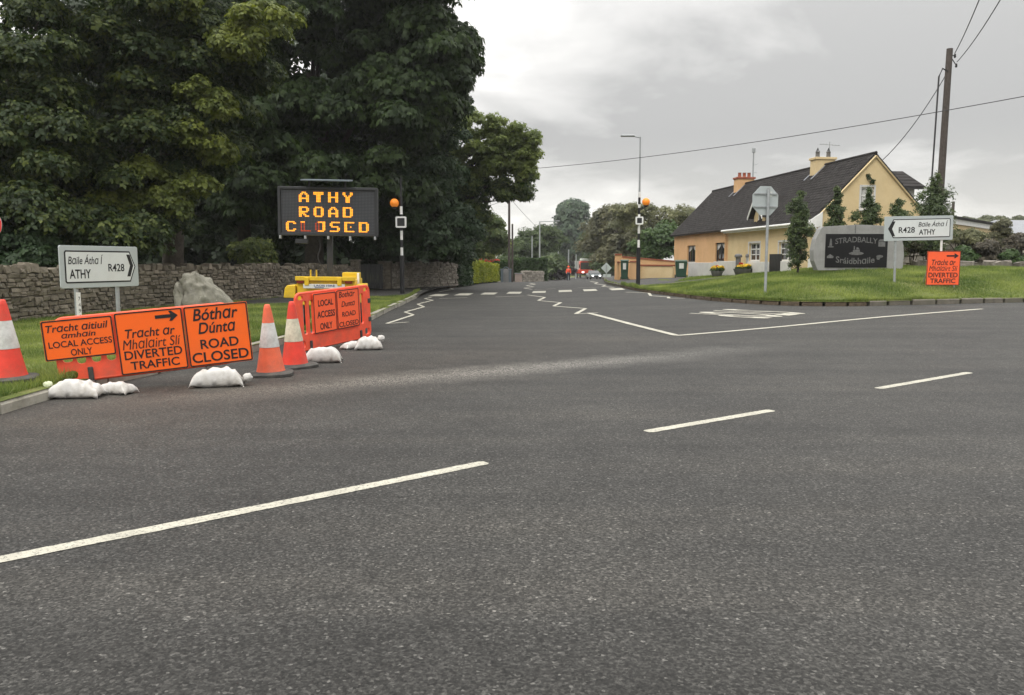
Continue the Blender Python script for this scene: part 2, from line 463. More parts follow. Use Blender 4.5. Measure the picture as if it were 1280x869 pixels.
M['red_paint'] = mat('red_paint', (0.55, 0.03, 0.03), 0.4)
M['field'] = mat_grass_ground('field_grass')
M['blue_ink'] = mat('blue_ink', (0.02, 0.04, 0.16), 0.5)
M['lamp_red'] = mat('lamp_red', (0.16, 0.02, 0.012), 0.3)
M['steel_blue'] = mat('steel_blue', (0.12, 0.15, 0.17), 0.5, 0.15, 5)
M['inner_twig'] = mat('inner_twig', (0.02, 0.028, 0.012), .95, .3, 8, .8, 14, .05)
M['mid_dark2'] = mat_leaf('roadside_leaf', (0.035, 0.06, 0.022), (0.10, 0.14, 0.05), 0.3)
M['purple_dark'] = mat_leaf('purple_dark_leaf', (0.02, 0.016, 0.02), (0.05, 0.04, 0.045), 0.2)
M['hedge_far'] = mat_leaf('hill_leaf', (0.06, 0.075, 0.035), (0.14, 0.15, 0.075), 0.25)
M['mid_dark'] = mat_leaf('maple_leaf', (0.04, 0.068, 0.024), (0.22, 0.27, 0.085), 0.4)
# ------------------------------------------------------------------ object helpers
def tag(o, label=None, cat=None, group=None, kind=None):
    if label: o['label'] = label
    if cat: o['category'] = cat
    if group: o['group'] = group
    if kind: o['kind'] = kind
    return o
def thing(name, label, cat, loc=(0, 0, 0), rotz=0.0, group=None, basis=None):
    o = bpy.data.objects.new(name, None)
    o.empty_display_size = 0.2
    col.objects.link(o)
    if basis is not None:
        m3 = Matrix((basis[0], basis[1], basis[2])).transposed()
        o.matrix_world = Matrix.Translation(Vector(loc)) @ m3.to_4x4()
    else:
        o.location = loc
        o.rotation_euler = (0, 0, rotz)
    return tag(o, label, cat, group)

class MB:
    def __init__(s):
        s.v = []; s.f = []
    def add(s, vs, fs):
        k = len(s.v)
        s.v.extend([tuple(x) for x in vs]); s.f.extend([tuple(i + k for i in f) for f in fs])
        return s
    def box(s, x0, x1, y0, y1, z0, z1, m=None):
        vs = [Vector(p) for p in ((x0, y0, z0), (x1, y0, z0), (x1, y1, z0), (x0, y1, z0), (x0, y0, z1), (x1, y0, z1), (x1, y1, z1), (x0, y1, z1))]
        if m is not None: vs = [m @ p for p in vs]
        return s.add(vs, [(0, 3, 2, 1), (4, 5, 6, 7), (0, 1, 5, 4), (1, 2, 6, 5), (2, 3, 7, 6), (3, 0, 4, 7)])
    def tube(s, pts, rad, n=8, caps=True):
        pts = [Vector(p) for p in pts]
        if not hasattr(rad, '__len__'): rad = [rad] * len(pts)
        rings = []
        ref = Vector((0.13, 0.21, 1)).normalized()
        for i, p in enumerate(pts):
            a = pts[min(i + 1, len(pts) - 1)] - pts[max(i - 1, 0)]
            a.normalize()
            r0 = ref if abs(a.dot(ref)) < 0.95 else Vector((1, 0, 0))
            x = a.cross(r0).normalized(); y = a.cross(x).normalized()
            rings.append([p + (x * math.cos(t) + y * math.sin(t)) * rad[i] for t in [2 * math.pi * k / n for k in range(n)]])
        vs = [q for r in rings for q in r]; fs = []
        for i in range(len(pts) - 1):
            for k in range(n):
                a = i * n + k; b = i * n + (k + 1) % n
                fs.append((a, a + n, b + n, b))
        if caps:
            fs.append(tuple(range(n))); fs.append(tuple(reversed(range((len(pts) - 1) * n, len(pts) * n))))
        return s.add(vs, fs)
    def lathe(s, prof, c=(0, 0, 0), n=20, cap=True):
        vs = []; fs = []
        for r, z in prof:
            for k in range(n):
                t = 2 * math.pi * k / n
                vs.append((c[0] + r * math.cos(t), c[1] + r * math.sin(t), c[2] + z))
        for i in range(len(prof) - 1):
            for k in range(n):
                a = i * n + k; b = i * n + (k + 1) % n
                fs.append((a, b, b + n, a + n))
        if cap:
            fs.append(tuple(reversed(range(n)))); fs.append(tuple(range((len(prof) - 1) * n, len(prof) * n)))
        return s.add(vs, fs)
    def slab(s, loops, y0, y1):
        """outline + holes in (x, z), extruded from y0 (front) to y1 (back)"""
        L3 = [[Vector((p[0], p[1], 0)) for p in lp] for lp in loops]
        tris = tessellate_polygon(L3)
        flat = [p for lp in loops for p in lp]; n = len(flat)
        vs = [(p[0], y0, p[1]) for p in flat] + [(p[0], y1, p[1]) for p in flat]
        fs = []
        for t in tris:
            a, b, c = [flat[i] for i in t]
            ar = (b[0] - a[0]) * (c[1] - a[1]) - (c[0] - a[0]) * (b[1] - a[1])
            if ar < 0: t = (t[0], t[2], t[1])
            fs.append(tuple(t)); fs.append((t[2] + n, t[1] + n, t[0] + n))
        k = 0
        for li, lp in enumerate(loops):
            ar = sum(lp[i][0] * lp[(i + 1) % len(lp)][1] - lp[(i + 1) % len(lp)][0] * lp[i][1] for i in range(len(lp)))
            ccw = ar > 0
            if li > 0: ccw = not ccw
            for i in range(len(lp)):
                a = k + i; b = k + (i + 1) % len(lp)
                fs.append((a, a + n, b + n, b) if ccw else (a, b, b + n, a + n))
            k += len(lp)
        return s.add(vs, fs)
    def mesh(s, name, m=None, smooth=False, bevel=0.0, seg=1):
        me = bpy.data.meshes.new(name)
        me.from_pydata(s.v, [], s.f)
        if bevel > 0:
            bm = bmesh.new(); bm.from_mesh(me)
            bmesh.ops.remove_doubles(bm, verts=bm.verts, dist=1e-5)
            es = [e for e in bm.edges if len(e.link_faces) == 2 and e.calc_face_angle(0) > 0.5]
            bmesh.ops.bevel(bm, geom=es, offset=bevel, segments=seg, affect='EDGES', clamp_overlap=True)
            bm.to_mesh(me); bm.free()
        if m: me.materials.append(m)
        if smooth:
            me.polygons.foreach_set('use_smooth', [True] * len(me.polygons))
            try: me.set_sharp_from_angle(angle=R(smooth if smooth > 1 else 40))
            except Exception: pass
        me.update()
        return me
    def build(s, name, m, parent=None, smooth=False, bevel=0.0, seg=1, kind=None, label=None):
        o = bpy.data.objects.new(name, s.mesh(name, m, smooth, bevel, seg))
        col.objects.link(o)
        if parent is not None: o.parent = parent
        if kind: o['kind'] = kind
        if label: o['label'] = label
        return o

def np_mesh(name, verts, faces, m, tint=None, parent=None, kind=None, size=4):
    me = bpy.data.meshes.new(name)
    nv, nf = len(verts), len(faces)
    me.vertices.add(nv); me.vertices.foreach_set('co', np.asarray(verts, np.float32).ravel())
    me.loops.add(nf * size); me.loops.foreach_set('vertex_index', np.asarray(faces, np.int32).ravel())
    me.polygons.add(nf); me.polygons.foreach_set('loop_start', np.arange(0, nf * size, size, dtype=np.int32))
    if tint is not None:
        a = me.attributes.new('tint', 'FLOAT', 'FACE'); a.data.foreach_set('value', np.asarray(tint, np.float32))
    me.materials.append(m)
    me.update(calc_edges=True)
    o = bpy.data.objects.new(name, me); col.objects.link(o)
    if parent is not None: o.parent = parent
    if kind: o['kind'] = kind
    return o

def unit(a):
    return a / (np.linalg.norm(a, axis=-1, keepdims=True) + 1e-9)

def leaf_cloud(blobs, n, L, wd, k=5, droop=0.35, shell=(0.55, 1.05), up=0.5, tint_shift=None, rs=None, zscale=0.8):
    """clusters of k pointed leaflets spread over and inside blobs [(x,y,z,r)]"""
    rs = rs or rng
    B = np.array(blobs, float)
    w = B[:, 3] ** 2; w /= w.sum()
    idx = rs.choice(len(B), n, p=w)
    d = unit(rs.normal(size=(n, 3)))
    low = d[:, 2] < -0.25
    d[low, 2] *= -0.6
    d = unit(d)
    rad = B[idx, 3] * rs.uniform(shell[0], shell[1], n)
    P = B[idx, :3] + d * rad[:, None] * np.array([1, 1, zscale])
    nrm = unit(d + np.array([0, 0, up]) + rs.normal(size=(n, 3)) * 0.45)
    a = unit(np.cross(nrm, unit(rs.normal(size=(n, 3)))))
    b = np.cross(nrm, a)
    sz = rs.uniform(0.65, 1.25, n)
    V = np.empty((n, k, 4, 3)); 
    th0 = rs.uniform(0, 2 * np.pi, n)
    for j in range(k):
        th = th0 + (j / k) * 2 * np.pi * (0.8 if k > 2 else 1.0) + rs.normal(size=n) * 0.15
        dr = (a * np.cos(th)[:, None] + b * np.sin(th)[:, None])
        dr = unit(dr - np.array([0, 0, 1.0]) * droop)
        side = unit(np.cross(dr, nrm))
        ln = (L * sz * rs.uniform(0.8, 1.15, n))[:, None]; ww = (wd * sz)[:, None]
        V[:, j, 0] = P
        V[:, j, 1] = P + dr * ln * 0.58 + side * ww - nrm * ww * 0.15
        V[:, j, 2] = P + dr * ln - np.array([0, 0, 1.0]) * ln * droop * 0.4
        V[:, j, 3] = P + dr * ln * 0.58 - side * ww - nrm * ww * 0.15
    F = np.arange(n * k * 4).reshape(-1, 4)
    t = rs.uniform(0, 0.75, n)
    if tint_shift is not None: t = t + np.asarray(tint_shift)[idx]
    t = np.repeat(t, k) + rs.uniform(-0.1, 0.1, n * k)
    return V.reshape(-1, 3), F, np.clip(t, 0, 1)

def crown_blobs(c, rad, nb, rb, fill=0.35, rs=None, bottom=-0.7):
    rs = rs or rng
    out = []
    c = np.array(c, float); rad = np.array(rad, float)
    while len(out) < nb:
        d = unit(rs.normal(size=3))
        if d[2] < bottom: continue
        f = rs.uniform(0.78, 1.0) if rs.uniform() > fill else rs.uniform(0.2, 0.75)
        p = c + d * rad * f
        out.append((*p, rs.uniform(*rb)))
    return out

def trunk_mesh(base, top, r0, limbs, rs=None, n=9):
    mb = MB()
    base = Vector(base); top = Vector(top)
    pts = []; rad = []
    for i in range(7):
        t = i / 6
        p = base.lerp(top, t) + Vector((random.uniform(-1, 1), random.uniform(-1, 1), 0)) * 0.12 * (1 if 0 < i < 6 else 0)
        pts.append(p); rad.append(r0 * (1.25 if i == 0 else 1 - 0.7 * t))
    mb.tube(pts, rad, n)
    for q in limbs:
        t = random.uniform(0.35, 0.9)
        s = base.lerp(top, t); e = Vector(q)
        mid = s.lerp(e, 0.5) + Vector((random.uniform(-.3, .3), random.uniform(-.3, .3), 0.25 * (e - s).length * 0.5))
        rr = r0 * 0.42 * (1.1 - t * 0.6)
        mb.tube([s, s.lerp(mid, 0.5) + Vector((0, 0, .1)), mid, e], [rr, rr * .8, rr * .6, rr * .15], 6)
    return mb

def tree(name, label, base, blobs, trunk_top, r0, leafmat, n, L, wd, k=5, droop=0.35, group=None, bark='bark', seed=1, tint_shift=None, shell=(0.55, 1.05), nlimb=12, cat='tree', zscale=0.8):
    rs = np.random.default_rng(seed)
    base = Vector(base)
    t = thing(name, label, cat, base, group=group)
    bl = [(b[0] - base.x, b[1] - base.y, b[2] - base.z, b[3]) for b in blobs]
    V, F, T = leaf_cloud(bl, n, L, wd, k, droop, shell, tint_shift=tint_shift, rs=rs, zscale=zscale)
    np_mesh('crown', V, F, leafmat, T, t)
    pick = [bl[i] for i in rs.choice(len(bl), min(nlimb, len(bl)), replace=False)]
    mb = trunk_mesh((0, 0, -0.3), Vector(trunk_top) - base, r0, [p[:3] for p in pick])
    mb.build('trunk', M[bark], t, smooth=60)
    return t

# flat lettering ---------------------------------------------------
def text_raw(body, shear=0.0, bold=0.0, spacing=1.0):
    cu = bpy.data.curves.new('lettering', 'FONT')
    cu.body = body; cu.size = 1.0; cu.shear = shear; cu.offset = bold; cu.resolution_u = 4
    cu.space_character = spacing; cu.fill_mode = 'FRONT'
    o = bpy.data.objects.new('lettering', cu)
    me = o.to_mesh()
    co = np.empty(len(me.vertices) * 3, np.float32); me.vertices.foreach_get('co', co)
    co = co.reshape(-1, 3)
    fs = [tuple(p.vertices) for p in me.polygons]
    o.to_mesh_clear()
    bpy.data.objects.remove(o); bpy.data.curves.remove(cu)
    return co, fs
def lettering(parent, body, x0, x1, z0, z1, y, m, shear=0.0, bold=0.0, spacing=1.0, name='lettering', map_fn=None):
    co, fs = text_raw(body, shear, bold, spacing)
    mn, mx = co.min(0), co.max(0)
    X = x0 + (co[:, 0] - mn[0]) / (mx[0] - mn[0]) * (x1 - x0)
    Z = z0 + (co[:, 1] - mn[1]) / (mx[1] - mn[1]) * (z1 - z0)
    vs = [(float(a), y, float(b)) for a, b in zip(X, Z)]
    if map_fn: vs = [map_fn(v) for v in vs]
    # the glyph faces point to +z of the text plane; after the turn they face -y
    mb = MB(); mb.add(vs, fs)
    return mb.build(name, m, parent)

def rrect(x0, x1, z0, z1, r, n=4):
    p = []
    for cx_, cz_, a in ((x1 - r, z0 + r, -90), (x1 - r, z1 - r, 0), (x0 + r, z1 - r, 90), (x0 + r, z0 + r, 180)):
        for i in range(n + 1):
            t = R(a + 90 * i / n)
            p.append((cx_ + r * math.cos(t), cz_ + r * math.sin(t)))
    return p

def frame_basis(TL, TR):
    ax = (TR - TL).normalized()
    up = (Vector((0, 0, 1)) - ax * ax.z).normalized()
    back = up.cross(ax)           # local +y points away from the viewer
    return ax, back, up

def jitter_loft(seed, sx, sy, sz, amp=0.12):
    """rough block: subdivided box pushed about by noise"""
    bm = bmesh.new(); bmesh.ops.create_cube(bm, size=1.0)
    bmesh.ops.bevel(bm, geom=bm.edges[:], offset=0.12, segments=1, affect='EDGES')
    rs = random.Random(seed)
    for v in bm.verts:
        v.co += Vector((rs.uniform(-1, 1), rs.uniform(-1, 1), rs.uniform(-1, 1))) * amp * 0.5
        v.co.x *= sx; v.co.y *= sy; v.co.z *= sz
    bmesh.ops.triangulate(bm, faces=bm.faces[:])
    me = bpy.data.meshes.new('stone'); bm.to_mesh(me); bm.free()
    return me

# ================================================================== GROUND
CTRL = []
def ctl(u, v, Y):
    p = W(u, v, Y); CTRL.append((p.x, p.y, p.z))
for a in ((797, 354, 42), (865, 347.5, 50.2), (910, 344.5, 44.6), (960, 339.5, 39.5), (960, 356, 26.5), (1020, 335.5, 36), (1075, 335.5, 32),
          (1120, 351.5, 27), (1179, 352.5, 27), (1240, 334.5, 34), (1290, 334, 36), (905, 357, 36), (850, 355, 42), (1040, 352, 27.5), (1240, 351, 28),
          (1160, 336, 32.5), (775, 350.5, 47)):
    ctl(*a)
CTRL += [(32, 36, 1.4), (46, 45, 1.5), (60, 60, 1.4), (80, 60, 1.2), (20, 52, 1.15), (12, 62, .5), (30, 62, 1.0), (20, 45, 1.3), (26, 44, 1.35)]
for x, y in ((10, 80), (30, 90), (60, 90), (12, 110), (40, 130), (95, 100), (25, 170), (60, 220)):
    CTRL.append((x, y, zroad(x, y) + 0.25))
CA = np.array(CTRL)
_D = np.hypot(CA[:, None, 0] - CA[None, :, 0], CA[:, None, 1] - CA[None, :, 1])
_A = np.block([[_D - 0.4 * np.eye(len(CA)), np.ones((len(CA), 1))], [np.ones((1, len(CA))), np.zeros((1, 1))]])
_WT = np.linalg.solve(_A, np.concatenate([CA[:, 2], [0]]))

road_centre = [(1.5, 40), (1.9, 52), (2.5, 62), (4.4, 80), (8.3, 110), (16, 166), (32, 250), (70, 380)]
GR = G
rk = [(95, 88)]                                   # right kerb, from far right round the corner and up the side road
rk_px = [(1340, 376.5), (1280, 378), (1230, 379), (1170, 380.5), (1110, 382), (1060, 383), (1000, 382.5), (950, 380.5), (900, 377), (870, 374), (835, 369.5), (800, 364.5), (775, 359), (757, 354.5)]
p0 = G(*rk_px[0])
rk = [(p0.x + 0.8 * s, p0.y + 0.6 * s) for s in (95, 60, 30, 10)] + [tuple(G(*p)[:2]) for p in rk_px]
last = rk[-1]
rk += [(x + 4.6, y) for x, y in road_centre if y > last[1] + 5]
lk_px = [(0, 518), (75, 495), (200, 467), (315, 441), (400, 418), (460, 402), (485, 390), (505, 380.5), (520, 373), (529, 366.5), (545, 361), (570, 357), (600, 353.6)]
lk = [(-70, -42), (-30, -11.5), (-13, 1.6), (-8, 5.6)] + [tuple(G(*p)[:2]) for p in lk_px]
last = lk[-1]
lk += [(x - 4.6, y) for x, y in road_centre if y > last[1] + 5]

def resample(pts, step):
    P = [Vector((p[0], p[1])) for p in pts]
    # Catmull-Rom through the points
    out_ = []
    for i in range(len(P) - 1):
        a = P[max(i - 1, 0)]; b = P[i]; c = P[i + 1]; d = P[min(i + 2, len(P) - 1)]
        n = max(1, int((c - b).length / step))
        for k in range(n):
            t = k / n
            q = 0.5 * ((2 * b) + (c - a) * t + (2 * a - 5 * b + 4 * c - d) * t * t + (3 * b - a - 3 * c + d) * t ** 3)
            out_.append((q.x, q.y))
    out_.append((P[-1].x, P[-1].y))
    return out_
RK = resample(rk, 0.65)
LK = resample(lk, 0.9)
RKA = np.array(RK); LKA = np.array(LK)
def dist_line(x, y, A):
    a = A[:-1]; d = A[1:] - a
    t = np.clip(((x - a[:, 0]) * d[:, 0] + (y - a[:, 1]) * d[:, 1]) / (d[:, 0] ** 2 + d[:, 1] ** 2), 0, 1)
    return float(np.min(np.hypot(x - a[:, 0] - t * d[:, 0], y - a[:, 1] - t * d[:, 1])))
def zisle(x, y):
    base = zroad(x, y) + 0.13
    tgt = float(np.dot(_WT[:-1], np.hypot(x - CA[:, 0], y - CA[:, 1])) + _WT[-1])
    tgt = max(base, tgt)
    d = dist_line(x, y, RKA)
    k = sm(d / 2.6) * 0.75 + min(1, d / 2.6) * 0.25
    if x < 8.5 and y > 40: k *= sm((d - .1) / 5)
    return base + (tgt - base) * k
def zleft(x, y):
    return zroad(x, y) + 0.13 + 0.05 * sm(dist_line(x, y, LKA) / 6)

def grid_sheet(name, xs, ys, zf, m, parent=None, kind='structure', off=0.0):
    vs = [(x, y, zf(x, y) + off) for y in ys for x in xs]
    nx = len(xs)
    fs = [(j * nx + i, j * nx + i + 1, (j + 1) * nx + i + 1, (j + 1) * nx + i) for j in range(len(ys) - 1) for i in range(nx - 1)]
    mb = MB(); mb.add(vs, fs)
    return mb.build(name, m, parent, smooth=80, kind=kind)
def cdt_sheet(name, outline, zf, m, step=1.5, off=0.0, parent=None, kind='structure', fine=None):
    P = [Vector(p) for p in outline]
    n = len(P)
    A = np.array([(p.x, p.y) for p in P])
    def inside(x, y):
        a = A; b = np.roll(A, -1, 0)
        c = ((a[:, 1] > y) != (b[:, 1] > y))
        xi = (b[:, 0] - a[:, 0]) * (y - a[:, 1]) / (b[:, 1] - a[:, 1] + 1e-12) + a[:, 0]
        return (np.sum(c & (x < xi)) % 2) == 1
    x0, y0 = A.min(0); x1, y1 = A.max(0)
    pts = list(P)
    y = y0
    while y < y1:
        sy = step * (1 if abs(y - 30) < 32 else 5)
        x = x0
        while x < x1:
            sx = step * (1 if abs(x - 5) < 30 else 5)
            if inside(x, y) and np.min(np.hypot(A[:, 0] - x, A[:, 1] - y)) > step * 0.4:
                pts.append(Vector((x, y)))
            x += sx
        y += sy
    r = delaunay_2d_cdt(pts, [], [list(range(n))], 1, 1e-5)
    mb = MB(); mb.add([(p.x, p.y, zf(p.x, p.y) + off) for p in r[0]], [tuple(f) for f in r[2]])
    o = mb.build(name, m, parent, smooth=80, kind=kind)
    # make every face look up
    bm = bmesh.new(); bm.from_mesh(o.data)
    for f in bm.faces:
        if f.normal.z < 0: f.normal_flip()
    bm.to_mesh(o.data); bm.free()
    return o

xs = [-90, -60, -40, -28, -20] + [x * 1.0 for x in range(-15, 31)] + [34, 40, 50, 65, 80, 100]
ys = [-60, -30, -15, -8] + [y * 1.0 for y in range(-4, 90)] + [95, 100, 110, 120, 135, 150, 170, 200, 250, 320, 400]
grid_sheet('road', xs, ys, zroad, M['asphalt'])
big = MB()
big.add([(-2500, -800, -3.6), (2500, -800, -3.6), (2500, 4000, -3.6), (-2500, 4000, -3.6)], [(0, 1, 2, 3)])
big.build('field', M['field'], kind='structure')
isle_poly = list(RK) + [(200, 380), (200, 120)]
isle = cdt_sheet('ground', isle_poly, zisle, M['grass_ground'], 1.0)
left_poly = list(LK) + [(-120, 380), (-120, -42)]
land = cdt_sheet('ground', left_poly, zleft, M['grass_ground'], 1.6)

# kerbs: every stone its own piece
def kerb(name, line, zf, h, wd, m, side, lo, hi, gap=0.02, low=0.0):
    root = bpy.data.objects.new(name, None); col.objects.link(root); root['kind'] = 'structure'
    far = MB(); cnt = 0
    for i in range(len(line) - 1):
        a = Vector(line[i]); b = Vector(line[i + 1]); L_ = (b - a).length
        if L_ < 1e-3: continue
        d = (b - a) / L_; nrm = Vector((d.y, -d.x)) * side
        mid = (a + b) / 2
        z = zroad(mid.x, mid.y)
        use = low <= i and lo <= i < hi
        mb = MB() if use else far
        mm = M['soil'] if (name == 'kerb' and side > 0 and (a.x < 11.2 and a.y < 44)) else m
        g = gap / 2 + (random.uniform(0, gap) if use else 0)
        hh = h + random.uniform(-.015, .015) - (.03 if mm is M['soil'] else 0)
        ja = random.uniform(-.015, .015)
        rot = Matrix(((d.x, nrm.x, 0, a.x + nrm.x * ja), (d.y, nrm.y, 0, a.y + nrm.y * ja), (0, 0, 1, z), (0, 0, 0, 1)))
        za = zroad(*a) - z; zb = zroad(*b) - z
        vs = []
        for x, zz in ((g, za), (L_ - g, zb)):
            vs += [(x, 0, zz - .15), (x, 0, zz + hh - .03), (x, .03, zz + hh), (x, wd, zz + hh), (x, wd, zz - .15)]
        vs = [rot @ Vector(p) for p in vs]
        fs = [(0, 1, 6, 5), (1, 2, 7, 6), (2, 3, 8, 7), (3, 4, 9, 8), (4, 3, 2, 1, 0), (5, 6, 7, 8, 9)]
        if side < 0: fs = [tuple(reversed(f)) for f in fs]
        mb.add(vs, fs)
        if use:
            mb.build('kerb_stone', mm, root); cnt += 1
    if far.v: far.build('kerb_run', m, root, kind='stuff')
    return root
def idx_range(line, f):
    ii = [i for i, p in enumerate(line) if f(p)]
    return min(ii), max(ii)
def in_view(p):
    return p[1] > 3 and abs(p[0] / p[1]) < 0.68 and p[1] < 60
l0, l1 = idx_range(LK, in_view)
kerb('kerb', LK, zroad, 0.135, 0.16, M['kerb'], -1, l0, l1 + 1, 0.015)
r0_, r1_ = idx_range(RK, in_view)
kerb('kerb', RK, zroad, 0.15, 0.14, M['kerb_stone'], 1, r0_, r1_ + 1, 0.045)

# footpath on the left and the paved corner on the right
pf = [(300, 376.5), (360, 371), (440, 364.5), (490, 360.8), (570, 356.6), (596, 353.7)]
pb = [(545, 360.6), (530, 365.8), (522, 369.3), (470, 370.8), (420, 374.5), (360, 379.5), (300, 381.5)]
path_poly = [tuple(G(*p, zleft)[:2]) for p in pf + pb]
path_poly = [(-8.2, 17.5), (-10.8, 17.2)] [:0] + path_poly
cdt_sheet('footpath', path_poly, zleft, M['path'], 1.0, 0.006)
rp = [(6.2, 38.9), (7.4, 38.0), (8.6, 40.5), (10.6, 46.5), (11.6, 52), (12, 62), (9.0, 70), (7.75, 66), (7.3, 58), (6.9, 50), (6.55, 46), (6.3, 42)]
inner = [p for p in RK if 40.0 < p[1] < 75][::2]
corner = [(p[0] + 0.16, p[1] + 0.02) for p in inner]
rp = corner + [(11.0, 74.5), (12.0, 62), (11.5, 52), (10.5, 47.5), (9.0, 43.5), (7.9, 41.2)]
cdt_sheet('footpath', rp, zisle, M['path'], 1.0, 0.012)

# ------------------------------------------------------------------ painted markings
def strip(mb, pts, wd, off=0.009, step=None):
    P = []
    dd = min(Vector(p[:2]).length for p in pts)
    step = step or (0.035 if dd < 13 else 0.15 if dd < 30 else 0.5)
    jit = 0.010 if dd < 30 else 0.0
    if dd < 13: off = 0.004
    for i in range(len(pts) - 1):
        a = Vector(pts[i][:2]); b = Vector(pts[i + 1][:2])
        n = max(1, int((b - a).length / step))
        P += [a.lerp(b, k / n) for k in range(n)]
    P.append(Vector(pts[-1][:2]))
    vs = []; 
    for i, p in enumerate(P):
        d = (P[min(i + 1, len(P) - 1)] - P[max(i - 1, 0)]).normalized(); n = Vector((d.y, -d.x)) * wd / 2
        k1 = 1 + jit / wd * (random.uniform(-.7, .7) + .8 * mnoise.noise(Vector((p.x * 9, p.y * 9, 1)))); k2 = 1 + jit / wd * (random.uniform(-.7, .7) + .8 * mnoise.noise(Vector((p.x * 9, p.y * 9, 9))))
        if jit and i in (0, len(P) - 1): k1 *= .6; k2 *= .7
        for q in (p + n * k1, p - n * k2): vs.append((q.x, q.y, zroad(q.x, q.y) + off))
    fs = [(2 * i, 2 * i + 2, 2 * i + 3, 2 * i + 1) for i in range(len(P) - 1)]
    mb.add(vs, [tuple(reversed(f)) for f in fs])
def zig(mb, pix, wd, off=0.009):
    P = [G(*p) for p in pix]
    for i in range(len(P) - 1):
        strip(mb, [P[i], P[i + 1]], wd, off + 0.0015 * (i % 2))
mk = bpy.data.objects.new('centre_line', None); col.objects.link(mk); mk['kind'] = 'structure'
for a, b in (((-60, 712), (608, 578.5)), ((808, 540), (965, 513.2)), ((1097, 486), (1212, 466))):
    mb = MB(); strip(mb, [G(*a), G(*b)], 0.115); mb.build('dash', M['road_paint'], mk)
A_ = G(1212, 466); D_ = (A_ - G(1097, 486)).normalized()
for s in (3.2, 7.4, 11.6, 15.8):
    mb = MB(); strip(mb, [A_ + D_ * s, A_ + D_ * (s + 2.2)], 0.115); mb.build('dash', M['road_paint'], mk)
A_ = G(-60, 712); D_ = (A_ - G(608, 578.5)).normalized()
for s in (1.8, 6.5):
    mb = MB(); strip(mb, [A_ + D_ * s, A_ + D_ * (s + 3)], 0.115); mb.build('dash', M['road_paint'], mk)
mb = MB()
strip(mb, [G(845, 420), G(1228, 386.5)], 0.15)
mb.build('stop_line', M['road_paint'], kind='structure')
mb = MB()
strip(mb, [G(735, 391.6), G(790, 406), G(846, 420)], 0.17, 0.0115)
mb.build('lane_line', M['road_paint'], kind='structure')
zz = bpy.data.objects.new('zigzag_marking', None); col.objects.link(zz); zz['kind'] = 'structure'
for pix, w_ in (([(511, 403), (483, 405), (517, 394), (506, 390.5), (530, 384), (522, 380.5), (541, 375.7), (531, 373.6), (540, 371.8)], 0.1),
            ([(659.5, 369), (681, 372), (673, 376), (701, 378.6), (692, 383), (732, 386), (719.6, 392.8), (747.5, 391.3)], 0.13),
            ([(662, 354.3), (669, 355.6), (658, 357.3), (667, 358.9), (655, 360.4), (665, 362)], 0.13),
            ([(738, 352), (747, 353.6), (743.5, 355), (757, 356.6), (753, 358.2), (768, 359.8)], 0.13),
            ([(782, 365.5), (811, 366.6), (813.5, 370), (835.6, 371.6), (836, 373.2), (856, 373.2)], 0.12),
            ([(549, 365), (567, 361.8), (562, 360.2), (580, 357.5), (577, 356.4), (604, 354.4)], 0.12)):
    mb = MB(); zig(mb, pix, w_); mb.build('zigzag_line', M['road_paint'], zz)
zc_ = bpy.data.objects.new('zebra_crossing', None); col.objects.link(zc_); zc_['kind'] = 'structure'
for cxp, cyp in ((548.5, 369.2), (580, 368.2), (611.5, 367.2), (643, 366.2), (674, 365.2), (706.5, 364), (737.5, 362.9), (771, 361.7)):
    c = G(cxp, cyp); d = Vector((0.055, 1)).normalized()
    mb = MB(); strip(mb, [Vector(c[:2]) - d * 1.25, Vector(c[:2]) + d * 1.25], 0.68); mb.build('stripe', M['road_paint'], zc_)
mb = MB()
for a, b in (((549, 373.6), (584, 372.3)), ((620, 371.4), (655, 370.2)), ((668, 362.3), (695, 361)), ((722, 360), (752, 359))):
    strip(mb, [G(*a), G(*b)], 0.12)
mb.build('give_way_line', M['road_paint'], kind='structure')
# STOP painted for drivers coming down the side road (reads upside down from here)
cs_ = G(930, 392.3)
rd = Vector((-0.78, -0.62)); dn = Vector((0.62, -0.78)); wid = 2.05; hgt_s = 2.7
ro = Vector(cs_[:2]) - rd * wid / 2 - dn * hgt_s / 2
def stop_map(v):
    q = Vector(ro[:2]) + rd * v[0] + dn * v[2] + Vector((0.0, 0)) 
    return (q.x, q.y, zroad(q.x, q.y) + 0.010)
lettering(None, 'STOP', 0, wid, 0, hgt_s, 0, M['road_paint'], bold=0.02, name='stop_lettering', map_fn=stop_map)['kind'] = 'structure'

# ------------------------------------------------------------------ grass blades
def blades(name, spots, zf, hmin, hmax, wd, m):
    S = np.asarray(spots); n = len(S)
    z = np.array([zf(a, b) for a, b in S]) if zf else S[:, 2]
    h = rng.uniform(hmin, hmax, n) * (1 + 0.9 * np.array([mnoise.noise(Vector((a * 1.1, b * 1.1, 7))) for a, b in S[:, :2]])); th = rng.uniform(0, np.pi, n)
    lean = rng.normal(size=(n, 2)) * 0.35 * h[:, None]
    dx = np.cos(th) * wd; dy = np.sin(th) * wd
    V = np.empty((n, 3, 3))
    V[:, 0] = np.stack([S[:, 0] - dx, S[:, 1] - dy, z - 0.01], 1)
    V[:, 1] = np.stack([S[:, 0] + dx, S[:, 1] + dy, z - 0.01], 1)
    V[:, 2] = np.stack([S[:, 0] + lean[:, 0], S[:, 1] + lean[:, 1], z + h], 1)
    t = np.clip(rng.uniform(0, 0.8, n) + 0.9 * np.array([mnoise.noise(Vector((a * .55, b * .55, 2))) for a, b in S[:, :2]]), 0, 1)
    o = np_mesh(name, V.reshape(-1, 3), np.arange(n * 3).reshape(-1, 3), m, t, size=3)
    return tag(o, kind='stuff')
